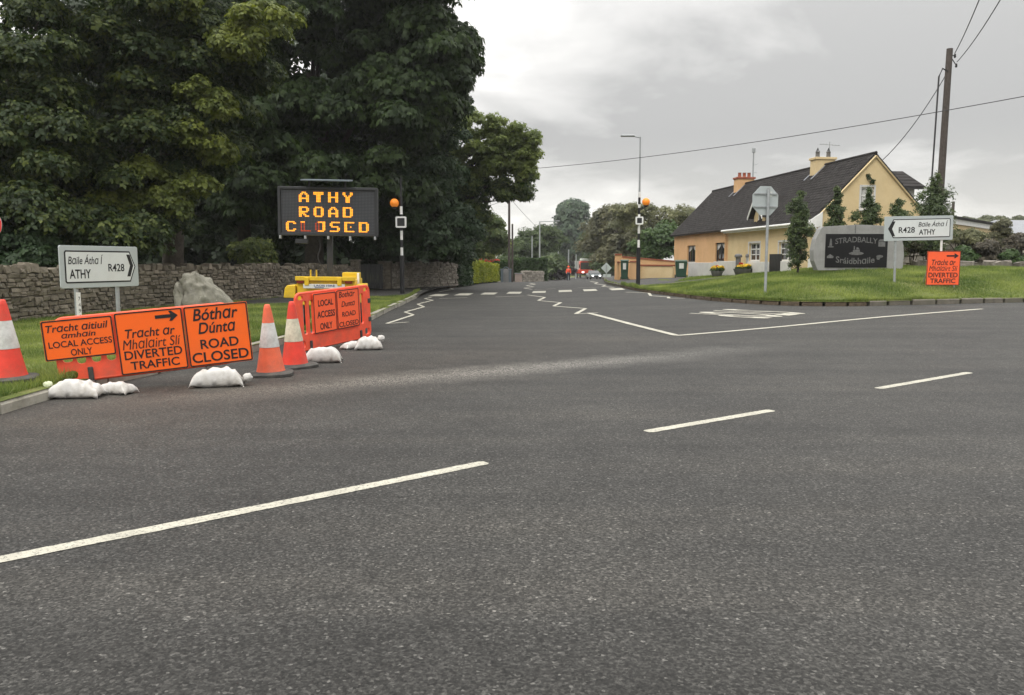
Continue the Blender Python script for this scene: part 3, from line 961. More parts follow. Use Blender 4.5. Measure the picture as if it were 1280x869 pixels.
def poly_inside(A):
    A = np.array(A)
    b = np.roll(A, -1, 0)
    def f(X, Y):
        r = np.zeros(len(X), bool)
        for (ax, ay), (bx, by) in zip(A, b):
            c = ((ay > Y) != (by > Y)); xi = (bx - ax) * (Y - ay) / (by - ay + 1e-12) + ax
            r ^= c & (X < xi)
        return r
    return f
def clump_mask(X, Y, s, thr):
    return np.array([mnoise.noise(Vector((a * s, b * s, 3.0))) for a, b in zip(X, Y)]) > thr

def fast_z(zf, x0, x1, y0, y1, st=0.5):
    gx = np.arange(x0, x1 + st, st); gy = np.arange(y0, y1 + st, st)
    Z = np.array([[zf(a, b) for a in gx] for b in gy])
    def f(X, Y):
        fx = np.clip((X - x0) / st, 0, len(gx) - 1.001); fy = np.clip((Y - y0) / st, 0, len(gy) - 1.001)
        i = fx.astype(int); j = fy.astype(int); a = fx - i; b = fy - j
        return Z[j, i] * (1 - a) * (1 - b) + Z[j, i + 1] * a * (1 - b) + Z[j + 1, i] * (1 - a) * b + Z[j + 1, i + 1] * a * b
    return f
def scatter(inside, exclude, x0, x1, y0, y1, n, zf):
    X = rng.uniform(x0, x1, n); Y = rng.uniform(y0, y1, n)
    k = inside(X, Y)
    for e_ in exclude: k &= ~e_(X, Y)
    X, Y = X[k], Y[k]
    return np.stack([X, Y, zf(X, Y)], 1)
in_left = poly_inside([(p[0] - .18, p[1]) for p in LK if p[1] > 2 and p[1] < 70] + [(-30, 70), (-30, 2)])
in_path = poly_inside(path_poly)
zl = fast_z(zleft, -16, 0, 2, 45, 0.7)
sp1 = scatter(in_left, [in_path], -11, -3.2, 6, 15, 190000, zl)
sp1 = sp1[rng.uniform(size=len(sp1)) < 0.35 + 0.65 * clump_mask(sp1[:, 0], sp1[:, 1], 1.8, -0.12)]
sp2 = scatter(in_left, [in_path], -14, -3.2, 15, 40, 210000, zl)
blades('verge_grass', sp1, None, 0.025, 0.075, 0.004, M['grass'])
blades('verge_grass', sp2, None, 0.03, 0.08, 0.007, M['grass'])
def edge_tufts(line, side, lo, hi, n, zf, spread, inset_):
    out_ = []
    seg = [(a, b) for a, b in zip(line, line[1:]) if lo < a[1] < hi]
    for _ in range(n):
        a, b = seg[rng.integers(len(seg))]; t = rng.uniform(); d = Vector((b[0] - a[0], b[1] - a[1])).normalized()
        q = inset_ + abs(rng.normal()) * spread
        x = a[0] + (b[0] - a[0]) * t + d.y * side * q; y = a[1] + (b[1] - a[1]) * t - d.x * side * q
        out_.append((x, y, zf(x, y)))
    return np.array(out_)
blades('kerb_grass', edge_tufts(LK, -1, 5, 40, 16000, zleft, .06, .15), None, 0.05, 0.13, 0.006, M['grass'])
blades('kerb_grass', edge_tufts([p for p in RK if p[0] < 14], 1, 20, 44, 26000, zisle, .05, .06), None, 0.05, 0.16, 0.010, M['grass'])
in_isle = poly_inside([(p[0] + .05, p[1] + .18) for p in RK if p[1] < 75] + [(14, 75), (60, 60)])
in_rp = poly_inside(rp)
zi = fast_z(zisle, 5, 40, 20, 62, 0.6)
sp3 = scatter(in_isle, [in_rp], 5.5, 30, 22, 40, 330000, zi)
sp4 = scatter(in_isle, [in_rp], 6, 18, 40, 55, 60000, zi)
blades('island_grass', sp3, None, 0.03, 0.10, 0.011, M['grass'])
blades('island_grass', sp4, None, 0.04, 0.10, 0.016, M['grass'])
# ================================================================== ROUGH STONE WALLS
STONES = [jitter_loft(i, 1, 1, 1, 0.2) for i in range(9)]
for me in STONES: me.materials.append(M['wall_stone'])
STONES_PALE = [me.copy() for me in STONES]
for me in STONES_PALE:
    me.materials.clear(); me.materials.append(M['wall_stone_far'])
def me_arrays(me):
    co = np.empty(len(me.vertices) * 3, np.float32); me.vertices.foreach_get('co', co)
    return co.reshape(-1, 3), [tuple(p.vertices) for p in me.polygons]
STONE_ARR = [me_arrays(m) for m in STONES]
class Path:
    def __init__(s, pts):
        s.P = [Vector(p[:2]) for p in pts]; s.L = [0]
        for a, b in zip(s.P, s.P[1:]): s.L.append(s.L[-1] + (b - a).length)
        s.len = s.L[-1]
    def at(s, t):
        t = max(0, min(s.len - 1e-6, t))
        for i in range(len(s.P) - 1):
            if t <= s.L[i + 1]: break
        d = (s.P[i + 1] - s.P[i]).normalized()
        return s.P[i] + d * (t - s.L[i]), d
def rubble_wall(name, label, pts, zf, height, n_parts, s_from, lens, rows, seed, matkey='wall_stone', cope=(0.10, 0.26), thick=0.42, kind_far='stuff', group=None, cat='stone wall'):
    rs = random.Random(seed)
    path = Path(pts)
    root = thing(name, label, cat, (0, 0, 0), group=group)
    # mortar core
    core = MB(); n = max(2, int(path.len / 1.5))
    rings = []
    for i in range(n + 1):
        p, d = path.at(path.len * i / n); nr = Vector((d.y, -d.x))
        z = zf(p.x, p.y)
        a = p - nr * 0.05; b = p - nr * thick
        rings.append([(a.x, a.y, z - .3), (a.x, a.y, z + height - 0.03), (b.x, b.y, z + height - 0.03), (b.x, b.y, z - .3)])
    vs = [q for r in rings for q in r]; fs = [(0, 1, 2, 3), tuple(reversed(range(4 * n, 4 * n + 4)))]
    for i in range(n):
        for k in range(4):
            a = 4 * i + k; b = 4 * i + (k + 1) % 4
            fs.append((a, a + 4, b + 4, b))
    core.add(vs, fs); core.build('core', M['mortar'], root)
    items = []
    z = 0.0
    while z < height - 0.05:
        h = min(rs.uniform(*rows), height - z)
        if height - z - h < 0.06: h = height - z
        s = rs.uniform(-.3, 0)
        while s < path.len:
            l = rs.uniform(*lens) * (0.6 + h * 2.5)
            dz = rs.uniform(-.02, .02)
            if rs.random() < 0.22 and h > 0.11:      # two thin stones in one place
                items.append((s, z + dz, l, h * .48, 0)); items.append((s + rs.uniform(-.03, .03), z + h * .5 + dz, l, h * .5, 0))
            else:
                items.append((s, z + dz, l, h, 0))
            s += l + 0.012
        z += h
    s = 0
    while s < path.len:
        l = rs.uniform(.12, .34)
        items.append((s, height - 0.02, l, rs.uniform(*cope), 1)); s += l + rs.choice((0.01, 0.02, 0.02, .08))
    near = [it for it in items if it[0] + it[2] > s_from]
    near.sort(key=lambda it: it[0])
    parts = near[:n_parts]; pid = set(id(x) for x in parts)
    allv = []; allf = []; off = 0
    for it in items:
        s, z, l, h, top = it
        p, d = path.at(s + l / 2); nr = Vector((d.y, -d.x))
        prot = rs.uniform(-0.012, .024)
        dep = thick * 0.9 if top else .22
        c = p - nr * (dep / 2 - prot)
        zz = zf(p.x, p.y) + z + h / 2
        mt = Matrix(((d.x * l, -nr.x * dep, 0, c.x), (d.y * l, -nr.y * dep, 0, c.y), (0, 0, h * 0.95, zz), (0, 0, 0, 1)))
        if top: mt = mt @ Matrix.Rotation(rs.uniform(-.12, .12), 4, 'Y')
        k = rs.randrange(len(STONES))
        if id(it) in pid:
            o = bpy.data.objects.new('stone', STONES[k] if matkey == 'wall_stone' else STONES_PALE[k]); col.objects.link(o); o.parent = root
            o.matrix_local = mt
        else:
            co, f = STONE_ARR[k]
            A3 = np.array(mt)[:3, :3]; t3 = np.array(mt)[:3, 3]
            allv.append(co @ A3.T + t3); allf.extend([tuple(i + off for i in q) for q in f]); off += len(co)
    if allv:
        mb = MB(); mb.v = [tuple(map(float, q)) for q in np.concatenate(allv)]; mb.f = allf
        mb.build('stone_run', M['wall_stone_isl'] if matkey == 'wall_stone' else M['wall_stone_far'], root, kind='stuff')
    return root
M['wall_stone_isl'] = mat_stone('wall_stone_run', (0.105, 0.09, 0.07), (0.15, 0.13, 0.10), (0.20, 0.17, 0.135), per='island')

wall_px = [(0, 404), (150, 388), (289, 377), (360, 370.8), (440, 364.2)]
wp = [tuple(G(*p, zleft)[:2]) for p in wall_px]
d0 = (Vector(wp[0]) - Vector(wp[1])).normalized()
wp = [tuple(Vector(wp[0]) + d0 * 9)] + wp
rubble_wall('stone_wall', 'long brown rubble stone wall with jagged coping along the grass verge', wp, zleft, 1.12, 298, 8.6, (.16, .44), (.075, .165), 3)
w2 = [tuple(G(489, 361.3, zleft)[:2]), tuple(G(530, 359.0, zleft)[:2]), tuple(G(571, 357.2, zleft)[:2])]
rubble_wall('stone_wall', 'short paler stone wall with spiky coping beyond the dark gateway', w2, zleft, 1.22, 0, 0, (.18, .4), (.09, .17), 5, 'pale', (0.12, 0.3))

# gateway between the two walls: pillars and a dark gate
ga = G(440, 364.2, zleft); gb = G(489, 361.3, zleft)
for (u, v, w_, h_, lab) in ((445, 363.8, .40, 1.45, 'narrow dark stone gate pillar at the end of the long brown wall'), (482, 361.6, .62, 1.38, 'broad stone gate pillar at the start of the pale wall')):
    c = G(u, v, zleft)
    t = thing('gate_pillar', lab, 'gate pillar', c)
    MB().box(-w_ / 2, w_ / 2, -.25, .25, -.2, h_).build('shaft', M['mortar'], t, bevel=.02)
    for k in range(8):
        for s_ in range(2):
            o = bpy.data.objects.new('stone', STONES[(k + s_) % 9]); col.objects.link(o); o.parent = t
            o.matrix_local = Matrix.Translation((-w_ / 4 + s_ * w_ / 2 + random.uniform(-.02, .02), -.2, .09 + k * h_ / 8)) @ Matrix.Diagonal((w_ / 2 - .02, .16, h_ / 8 - .015, 1))
    MB().box(-w_ / 2 - .04, w_ / 2 + .04, -.3, .3, h_, h_ + .08).build('cap', M['kerb_stone'], t, bevel=.02)
c = G(464, 362.6, zleft)
gt = thing('wooden_gate', 'dark closed gate between the stone pillars under the trees', 'gate', (c.x, c.y + .25, c.z), math.atan2(gb.y - ga.y, gb.x - ga.x) * .5)
for k in range(9):
    MB().box(-.62 + k * .14, -.62 + k * .14 + .125, 0, .03, .05, 1.3 + .02 * (k % 2)).build('plank', M['black_paint'], gt, bevel=.004)
for z in (.25, 1.05): MB().box(-.65, .67, .03, .07, z, z + .1).build('rail', M['black_paint'], gt)

# boulder
bc = G(252, 391, zleft)
bc = Vector((-9.35, 24.2, zleft(-9.35, 24.2)))
bm = bmesh.new(); bmesh.ops.create_icosphere(bm, subdivisions=5, radius=1.0)
for v in bm.verts:
    p = v.co.copy()
    z = p.z
    top = max(0.0, z)
    # vertical at the left, highest left of the middle, long straight slope down to the right
    x = p.x * 0.98 if p.x < 0 else p.x * (1.12 - 0.50 * top)
    x += -0.14 * top if p.x < 0 else -0.22 * top
    x *= 0.80
    zz = (abs(z) ** 0.66) * (1.04 if z > 0 else -0.25)
    if p.x > -.2 and z > 0: zz *= 1 - 0.16 * max(0, p.x)
    prof = Vector((x, p.y * 0.50, zz))
    n_ = mnoise.noise(p * 1.4 + Vector((3, 1, 7))) * 0.12 + abs(mnoise.noise(p * 3.2)) * 0.12 + mnoise.noise(p * 9) * 0.04 + (0.5 - abs(mnoise.noise(p * 2.3 + Vector((5, 5, 5))))) * 0.14 - .05
    cell = mnoise.cell(p * 2.1) * .05
    prof += p * (n_ - .05 + cell * .3)
    cr_ = math.exp(-((p.x + 0.66 + 0.12 * z) / 0.05) ** 2)
    prof += Vector((0, .16 * cr_ if p.y < 0 else 0, 0))
    v.co = prof
me = bpy.data.meshes.new('boulder'); bm.to_mesh(me); bm.free(); me.materials.append(M['boulder'])
me.polygons.foreach_set('use_smooth', [True] * len(me.polygons))
o = bpy.data.objects.new('boulder', me); col.objects.link(o); o.location = bc + Vector((0, 0, .05)); o.rotation_euler = (0, 0, R(12))
tag(o, 'large pale limestone boulder on the grass in front of the stone wall', 'boulder')

# ================================================================== LEFT: CONES, BAGS, BARRIERS
def make_cone(px, py, zf, H, bodym, sleevem, label, tilt=(0, 0), rz=0.0, topm=None, base_dark='rubber'):
    c = G(px, py, zf)
    t = thing('traffic_cone', label, 'traffic cone', c, rz, 'traffic cones beside the road signs')
    t.rotation_euler = (tilt[0], tilt[1], rz)
    b = MB()
    sq = []
    n = 8
    pl = [(0.30 * math.copysign(abs(math.cos(a)) ** .6, math.cos(a)), 0.30 * math.copysign(abs(math.sin(a)) ** .6, math.sin(a))) for a in [2 * math.pi * (k + .5) / 24 for k in range(24)]]
    vs = [(x, y, 0.0) for x, y in pl] + [(x, y, .035) for x, y in pl] + [(x * .93, y * .93, .05) for x, y in pl] + [(x * .68, y * .68, .062) for x, y in pl]
    N = 24; fs = [tuple(reversed(range(N)))]
    for r_ in range(3):
        for k in range(N): fs.append((r_ * N + k, r_ * N + (k + 1) % N, (r_ + 1) * N + (k + 1) % N, (r_ + 1) * N + k))
    fs.append(tuple(range(3 * N, 4 * N)))
    b.add(vs, fs); b.build('base', M[base_dark], t, smooth=50)
    def rr(z): return 0.185 - (0.185 - 0.038) * ((z - .05) / (H - .05))
    z1, z2 = H * 0.40, H * 0.74
    body = MB(); body.lathe([(.197, .05), (.190, .075), (rr(.11) + .006, .11), (rr(z1), z1), (rr(z2), z2), (rr(H - .02), H - .02), (rr(H) - .006, H - .004), (.022, H), (.018, H - .03)], n=28)
    body.build('body', bodym, t, smooth=50)
    sl = MB(); sl.lathe([(rr(z1) + .004, z1), (rr(z1) + .005, z1 + .01), (rr(z2) + .005, z2 - .01), (rr(z2) + .003, z2)], n=28, cap=False)
    sl.build('reflective_sleeve', sleevem, t, smooth=50)
    tc_ = MB(); tc_.lathe([(rr(z2) + .0035, z2 + .003), (rr(H - .05) + .0035, H - .05)], n=28, cap=False)
    tc_.build('top_sleeve', topm or bodym, t, smooth=50)
    return t
make_cone(13, 476, zleft, .98, M['cone_red'], M['cone_sleeve'], 'red traffic cone with clean white sleeve standing on the grass by the kerb', rz=.4, tilt=(0, R(-2)))
make_cone(339, 469, zroad, .98, M['cone_faded'], M['cone_sleeve'], 'faded orange traffic cone with grey white sleeve right of the largest sign row', rz=.2, tilt=(0, R(-1.5)))
make_cone(369, 459, zroad, .98, M['cone_red'], M['cone_sleeve_cream'], 'bright red traffic cone with cream sleeve standing against the far barrier', rz=.9, tilt=(0, R(-2)))

def sandbag(label, c, L_, Wd, H, rz, seed, knot=None, tieM='bag', sag=0.0, tilt=(0, 0)):
    t = thing('sandbag', label, 'sandbag', c, rz, 'white sandbags weighing down the barriers')
    t.rotation_euler = (tilt[0], tilt[1], rz)
    bm = bmesh.new(); rs = random.Random(seed); ofs = Vector((rs.uniform(0, 50), rs.uniform(0, 50), 3))
    NX, NY = 44, 26
    def surf(i, j, top):
        a = -1 + 2 * i / NX; b = -1 + 2 * j / NY
        ex = (1 - a ** 4) ; ey = (1 - b ** 4)
        fat = max(0.0, ex * ey) ** .75
        # edges pull in where the sack is fat, corners stay out as ears
        x = a * L_ / 2 * (1 - .10 * (1 - b * b)); y = b * Wd / 2 * (1 - .16 * (1 - a * a))
        lump = 1 + .18 * mnoise.noise(Vector((x * 5, y * 5, 0)) + ofs) + .04 * mnoise.noise(Vector((x * 11, y * 11, 4)) + ofs)
        z = H * .30 * (1 - .35 * fat) + (H * .74 * fat * lump if top else -H * .22 * fat)
        # gathers radiating from the seams and slack creases across the middle
        seam = max(abs(a), abs(b)) ** 5
        g_ = math.sin((b * 7 if abs(a) > abs(b) else a * 12) + ofs.x) * .018 * seam
        cr_ = -abs(mnoise.noise(Vector((x * 9 + y * 3, y * 3 - x * 2, 0)) + ofs)) * .060 * fat - abs(mnoise.noise(Vector((x * 16, y * 6, 5)) + ofs)) * .008
        z += (g_ + cr_) if top else 0
        droop = -H * .26 * (abs(a) ** 8 + abs(b) ** 8) * .5
        return Vector((x, y, max(.002, z + droop)))
    vt = {}
    for top in (1, 0):
        for i in range(NX + 1):
            for j in range(NY + 1):
                edge = i in (0, NX) or j in (0, NY)
                if top == 0 and edge: vt[(0, i, j)] = vt[(1, i, j)]; continue
                vt[(top, i, j)] = bm.verts.new(surf(i, j, top))
    for top in (1, 0):
        for i in range(NX):
            for j in range(NY):
                q = [vt[(top, i, j)], vt[(top, i + 1, j)], vt[(top, i + 1, j + 1)], vt[(top, i, j + 1)]]
                bm.faces.new(q if top else q[::-1])
    me = bpy.data.meshes.new('sack'); bm.to_mesh(me); bm.free(); me.materials.append(M['bag'])
    me.polygons.foreach_set('use_smooth', [True] * len(me.polygons))
    o = bpy.data.objects.new('sack', me); col.objects.link(o); o.parent = t
    if knot:
        kx, ky, kz, sz = knot
        bm = bmesh.new(); bmesh.ops.create_uvsphere(bm, u_segments=20, v_segments=12, radius=1.0)
        for v in bm.verts:
            p = v.co.copy(); s_ = 1 + .35 * mnoise.noise(p * 2.6 + ofs) + .2 * math.sin(6 * math.atan2(p.y, p.z))*abs(p.x)
            v.co = Vector((p.x * .8 * s_, p.y * .62 * s_, p.z * .7 * s_)) * sz + Vector((kx, ky, kz))
        me = bpy.data.meshes.new('tied_neck'); bm.to_mesh(me); bm.free(); me.materials.append(M[tieM])
        me.polygons.foreach_set('use_smooth', [True] * len(me.polygons))
        o = bpy.data.objects.new('tied_neck', me); col.objects.link(o); o.parent = t
    return t
def gz(u, v): return G(u, v)
sandbag('front white sandbag with a pale green knot lying on the kerb edge', gz(96, 497) + Vector((0, 0, 0.0)), .60, .30, .23, R(4), 1, (-.31, 0, .15, .06), 'bag_tie')
sandbag('small flat white sandbag half hidden behind the front one', gz(146, 492), .43, .26, .17, R(-12), 2)
sandbag('wrinkled white sandbag folded over under the ROAD CLOSED panel', gz(272, 483), .66, .30, .26, R(14), 3, (.36, .0, .10, .075), 'bag', tilt=(0, 0))
sandbag('smooth domed white sandbag beside the bright red cone', gz(404, 453), .60, .28, .26, R(6), 4, sag=.02)
sandbag('thin white sandbag tucked behind the feet of the far barrier', gz(440, 436), .40, .22, .15, R(50), 5)
sandbag('plump white sandbag with a twisted knot at the road end of the far barrier', gz(461, 437), .50, .30, .25, R(10), 6, (.22, 0, .20, .075), 'bag')

def plastic_barrier(parent, Wd, Ht, slots=None, foot=True, clips=()):
    """moulded barrier: rounded frame with upright slots over a solid band"""
    holes = []
    n = int((Wd - .30) / .165)
    x0 = (Wd - n * .165) / 2 + .01
    for k in range(n):
        a = x0 + k * .165
        holes.append(rrect(a, a + .105, .30 * Ht, Ht - .14, .045, 3)[::-1])
    holes.append(rrect(.055, .17, .34 * Ht, Ht - .20, .04, 3)[::-1]) if x0 > .20 else None
    for a in (.06, Wd - .20):
        holes.append(rrect(a, a + .14, .09 * Ht, .21 * Ht, .04, 3)[::-1])
        holes.append(rrect(a, a + .14, Ht - .12, Ht - .05, .03, 3)[::-1])
    mb = MB(); mb.slab([rrect(0, Wd, 0.04, Ht, .12, 5)] + [h for h in holes if h], 0.0, 0.045)
    mb.build('barrier_panel', M['barrier'], parent, bevel=.006)
    rim = MB()
    pts = [(x, .022, z) for x, z in rrect(.012, Wd - .012, .052, Ht - .012, .11, 5)]
    rim.tube(pts + [pts[0]], .026, 8); rim.build('rim', M['barrier'], parent, smooth=60)
    for i, a in enumerate((.30, Wd - .38)):
        mb = MB(); mb.box(a, a + .08, -.24, .28, 0.0, .035); mb.box(a + .01, a + .07, -.02, .055, .03, .2)
        mb.build('foot', M['rubber'], parent, bevel=.008)
    for (a, b) in clips:
        MB().box(a - .045, a + .045, -.012, .06, b, b + .09).build('clip', M['rubber'], parent, bevel=.008)

def sign_panel(parent, st, fld, m, label=None, border=.016, y=-.03, th=.012, bm_='black', name='sign_panel', r=.02):
    """st = (x0,x1,z0,z1) metres on the carrying plane; returns the part"""
    x0, x1, z0, z1 = st
    p = MB(); p.slab([rrect(x0, x1, z0, z1, r, 2)], y, y + th)
    p = p.build(name, m, parent, bevel=.001)
    if label: p['label'] = label
    if border:
        b = MB(); b.slab([rrect(x0 + .004, x1 - .004, z0 + .004, z1 - .004, r, 2), rrect(x0 + border + .004, x1 - border - .004, z0 + border + .004, z1 - border - .004, r * .6, 2)[::-1]], y - .004, y - .0015)
        b.build('border', M[bm_], p)
    return p
def write(p, st, lines, y=-.0335, m='black'):
    """lines: (text, x0, x1, top, bottom fraction, shear, bold)"""
    x0, x1, z0, z1 = st; w_ = x1 - x0; h = z1 - z0
    for tx, a, b, top, bot, sh, bo in lines:
        lettering(p, tx, x0 + a * w_, x0 + b * w_, z1 - bot * h, z1 - top * h, y, M[m], sh, bo)
def arrow(p, cx_, cz_, L_, T, y, m, left=False, name='arrow'):
    s = -1 if left else 1
    pl = [(-L_ / 2, -T / 2), (L_ * .18, -T / 2), (L_ * .10, -T * 1.5), (L_ * .22, -T * 1.5), (L_ / 2, 0), (L_ * .22, T * 1.5), (L_ * .10, T * 1.5), (L_ * .18, T / 2), (-L_ / 2, T / 2)]
    pl = [(cx_ + s * a, cz_ + b) for a, b in pl]
    if s < 0: pl = pl[::-1]
    mb = MB(); mb.slab([pl], y, y + .0015); return mb.build(name, M[m], p)

SH = 0.22
# --- near barrier with three panels
TL = W(50, 402, 9.55); TR = W(307, 378, 10.5)
ax, bk, up = frame_basis(TL, TR)
def stp(u, v, o=TL, a=None, b=None): 
    return plane_st(u, v, o, a or ax, b or up)
bl = stp(78, 478)
org = TL + ax * (bl[0] - .02) + up * (bl[1] - .05)
nb = thing('road_barrier', 'long orange plastic barrier carrying three closure panels at the left kerb', 'barrier', org, basis=(ax, bk, up), group='orange plastic barriers')
plastic_barrier(nb, 2.04, -bl[1] + .05 + .015)
def local(u, v): 
    s, t = plane_st(u, v, org, ax, up); return s, t
def rect_px(o, a, b, tl, br):
    s0, t0 = plane_st(*tl, o, a, b); s1, t1 = plane_st(*br, o, a, b)
    return (s0, s1, t1, t0)
def signboard(name, label, st, m, lines, arrow_at=None, o=None, basis=None, bar_y=-.032):
    t = thing(name, label, 'road sign', o, basis=basis, group='orange diversion and closure panels')
    p = sign_panel(t, st, None, m, y=bar_y)
    write(p, st, lines, y=bar_y - .0035)
    x0, x1, z0, z1 = st
    if arrow_at:
        a, b, L_, T = arrow_at
        arrow(p, x0 + a * (x1 - x0), z1 - b * (z1 - z0), L_ * (x1 - x0), T * (z1 - z0), bar_y - .005, 'black')
    return t
bas = (ax, bk, up)
l1 = plane_st(50, 402, org, ax, up); l2 = plane_st(139.5, 393.5, org, ax, up); l3 = plane_st(56, 454, org, ax, up)
st1 = (l1[0], l2[0], l3[1] + .015, l1[1])
signboard('road_sign', 'wide low orange panel LOCAL ACCESS ONLY at the left end of the long barrier', st1, M['sign_orange'],
          [('Trɑcht ɑitiuil', .06, .93, .12, .30, SH, .012), ('ɑmhɑin', .26, .74, .33, .47, SH, .012), ('LOCAL ACCESS', .07, .96, .53, .69, 0, .012), ('ONLY', .36, .66, .75, .92, 0, .012)], o=org, basis=bas)
l1 = plane_st(140.5, 392, org, ax, up); l2 = plane_st(227, 384.5, org, ax, up); l3 = plane_st(148, 470, org, ax, up)
st2 = (l1[0] + .008, l2[0] - .002, l3[1], l1[1])
signboard('road_sign', 'square orange DIVERTED TRAFFIC panel with black arrow in the middle of the long barrier', st2, M['sign_orange'],
          [('Trɑcht ɑr', .13, .86, .275, .42, SH, .012), ('Mhɑlɑirt Slí', .07, .93, .44, .60, SH, 0), ('DIVERTED', .08, .93, .62, .76, 0, .014), ('TRAFFIC', .15, .87, .795, .93, 0, .014)],
          (.76, .12, .34, .055), o=org, basis=bas)
l1 = plane_st(227.5, 384, org, ax, up); l2 = plane_st(311, 378, org, ax, up); l3 = plane_st(232, 460, org, ax, up)
st3 = (l1[0] + .006, l2[0] - .03, l3[1], l1[1])
signboard('road_sign', 'square orange ROAD CLOSED panel at the right end of the long barrier', st3, M['sign_orange'],
          [('Bóthɑr', .13, .84, .05, .25, SH, .016), ('Dúntɑ', .19, .78, .28, .47, SH, .016), ('ROAD', .20, .80, .56, .72, 0, .018), ('CLOSED', .05, .94, .77, .94, 0, .018)], o=org, basis=bas)

# --- far barrier with two panels
TL2 = W(369, 369, 13.7); TR2 = W(460, 357.5, 15.6)
ax2, bk2, up2 = frame_basis(TL2, TR2)
bl2 = plane_st(379, 440, TL2, ax2, up2)
org2 = TL2 + up2 * (bl2[1] - .03)
wd2 = (TR2 - TL2).length + .04
fb = thing('road_barrier', 'shorter orange plastic barrier with two panels and black clips near the trailer', 'barrier', org2, basis=(ax2, bk2, up2), group='orange plastic barriers')
plastic_barrier(fb, wd2, -bl2[1] + .03 + .02, clips=((wd2 - .03, .34), (wd2 - .03, .70)))
bas2 = (ax2, bk2, up2)
a1 = plane_st(389, 367, org2, ax2, up2); a2 = plane_st(417.5, 362, org2, ax2, up2); a3 = plane_st(394, 417.5, org2, ax2, up2)
sx1 = (a1[0], a2[0], a3[1], a1[1] - .01)
signboard('road_sign', 'narrow upright LOCAL ACCESS ONLY panel on the shorter barrier', sx1, M['sign_red_orange'],
          [('LOCAL', .20, .86, .17, .33, 0, .02), ('ACCESS', .14, .92, .45, .62, 0, .02), ('ONLY', .24, .78, .75, .92, 0, .02)], o=org2, basis=bas2)
a1 = plane_st(418, 362.5, org2, ax2, up2); a2 = plane_st(446, 358.5, org2, ax2, up2)
sx2 = (a1[0] + .004, a2[0], a3[1], a1[1] - .01)
signboard('road_sign', 'narrow upright Bóthar Dúnta ROAD CLOSED panel on the shorter barrier', sx2, M['sign_red_orange'],
          [('Bothɑr', .10, .82, .05, .20, SH, .008), ('Duntɑ', .20, .80, .30, .44, SH, .008), ('ROAD', .22, .82, .57, .70, 0, .012), ('CLOSED', .06, .94, .82, .95, 0, .012)], o=org2, basis=bas2)

# ================================================================== DIRECTION SIGNS
def chevron(p, x, z0, z1, w_, t, y, m, s=1):
    zc2 = (z0 + z1) / 2
    pl = [(x, z0), (x + s * t, z0), (x + s * (w_ + t), zc2), (x + s * t, z1), (x, z1), (x + s * w_, zc2)]
    if s < 0: pl = pl[::-1]
    mb = MB(); mb.slab([pl], y, y + .0015); return mb.build('chevron', M[m], p)
def pointer_outline(x0, x1, z0, z1, tip, s, r=.03):
    zc2 = (z0 + z1) / 2
    if s > 0:
        return [(x0, z0 + r), (x0 + r, z0), (x1 - tip, z0), (x1, zc2), (x1 - tip, z1), (x0 + r, z1), (x0, z1 - r)]
    return [(x0 + tip, z0), (x1 - r, z0), (x1, z0 + r), (x1, z1 - r), (x1 - r, z1), (x0 + tip, z1), (x0, zc2)]
def inset(pl, d):
    n = len(pl); out_ = []
    for i in range(n):
        a = Vector(pl[i - 1]); b = Vector(pl[i]); c = Vector(pl[(i + 1) % n])
        e1 = (b - a).normalized(); e2 = (c - b).normalized()
        n1_ = Vector((-e1.y, e1.x)); n2_ = Vector((-e2.y, e2.x))
        m_ = (n1_ + n2_).normalized(); k = d / max(.2, m_.dot(n1_))
        out_.append(tuple(b + m_ * k))
    return out_
def direction_sign(label, o, bs, Wd, Ht, s, posts, groundz, texts, tag_post=None):
    t = thing('direction_sign', label, 'direction sign', o, basis=bs, group='R428 direction signs')
    board = MB(); board.slab([rrect(0, Wd, 0, Ht, .035, 3)], 0, .03); board = board.build('board', M['sign_grey'], t, bevel=.004)
    mx, mz = Wd * .052, Ht * .115
    ol = pointer_outline(mx, Wd - mx * .8, mz, Ht - mz, Wd * .075, s)
    MB().slab([ol], -.004, -.001).build('pointer_border', M['black'], board)
    MB().slab([inset(ol, Ht * .035)], -.008, -.005).build('pointer_field', M['sign_white'], board)
    if s > 0: chevron(board, Wd * .835, Ht * .25, Ht * .80, Wd * .045, Wd * .045, -.011, 'black', 1)
    else: chevron(board, Wd * .155, Ht * .19, Ht * .80, Wd * .045, Wd * .045, -.011, 'black', -1)
    for tx, a, b, z0, z1, sh, bo in texts:
        lettering(board, tx, a * Wd, b * Wd, z0 * Ht, z1 * Ht, -.0105, M['black'], sh, bo)
    for i, (x, m_) in enumerate(posts):
        mb = MB(); mb.tube([(x, .06, -o.z + groundz - .2), (x, .06, Ht * .8)], .038, 14); p = mb.build('post', M[m_], t, smooth=50)
    return t
TLs = W(73.5, 306.5, 14.3); TRs = W(171.5, 309, 16.0)
a_, b_, u_ = frame_basis(TLs, TRs)
u_ = Vector((0, 0, 1)); a_ = Vector((a_.x, a_.y, 0)).normalized(); b_ = u_.cross(a_)
Ws = (TRs - TLs).length; bot = plane_st(75.5, 361, TLs, a_, u_)
Hs = -bot[1]
oS = TLs - u_ * Hs
pA = plane_st(97, 340, oS, a_, u_)[0]; pB = plane_st(148.5, 340, oS, a_, u_)[0]
ds = direction_sign('white R428 ATHY sign pointing right, in front of the stone wall', oS, (a_, b_, u_), Ws, Hs, 1,
               [(pA, 'galv'), (pB, 'galv')], zleft(oS.x, oS.y),
               [('Bɑile Áthɑ Í', .09, .52, .56, .79, .2, .009), ('ATHY', .10, .36, .225, .44, 0, .02), ('R428', .585, .80, .38, .57, 0, .016)])
st_ = MB(); st_.box(pA - .048, pA + .048, .012, .02, -.72, -.08); st_ = st_.build('post_number_plate', M['white_paint'], ds)
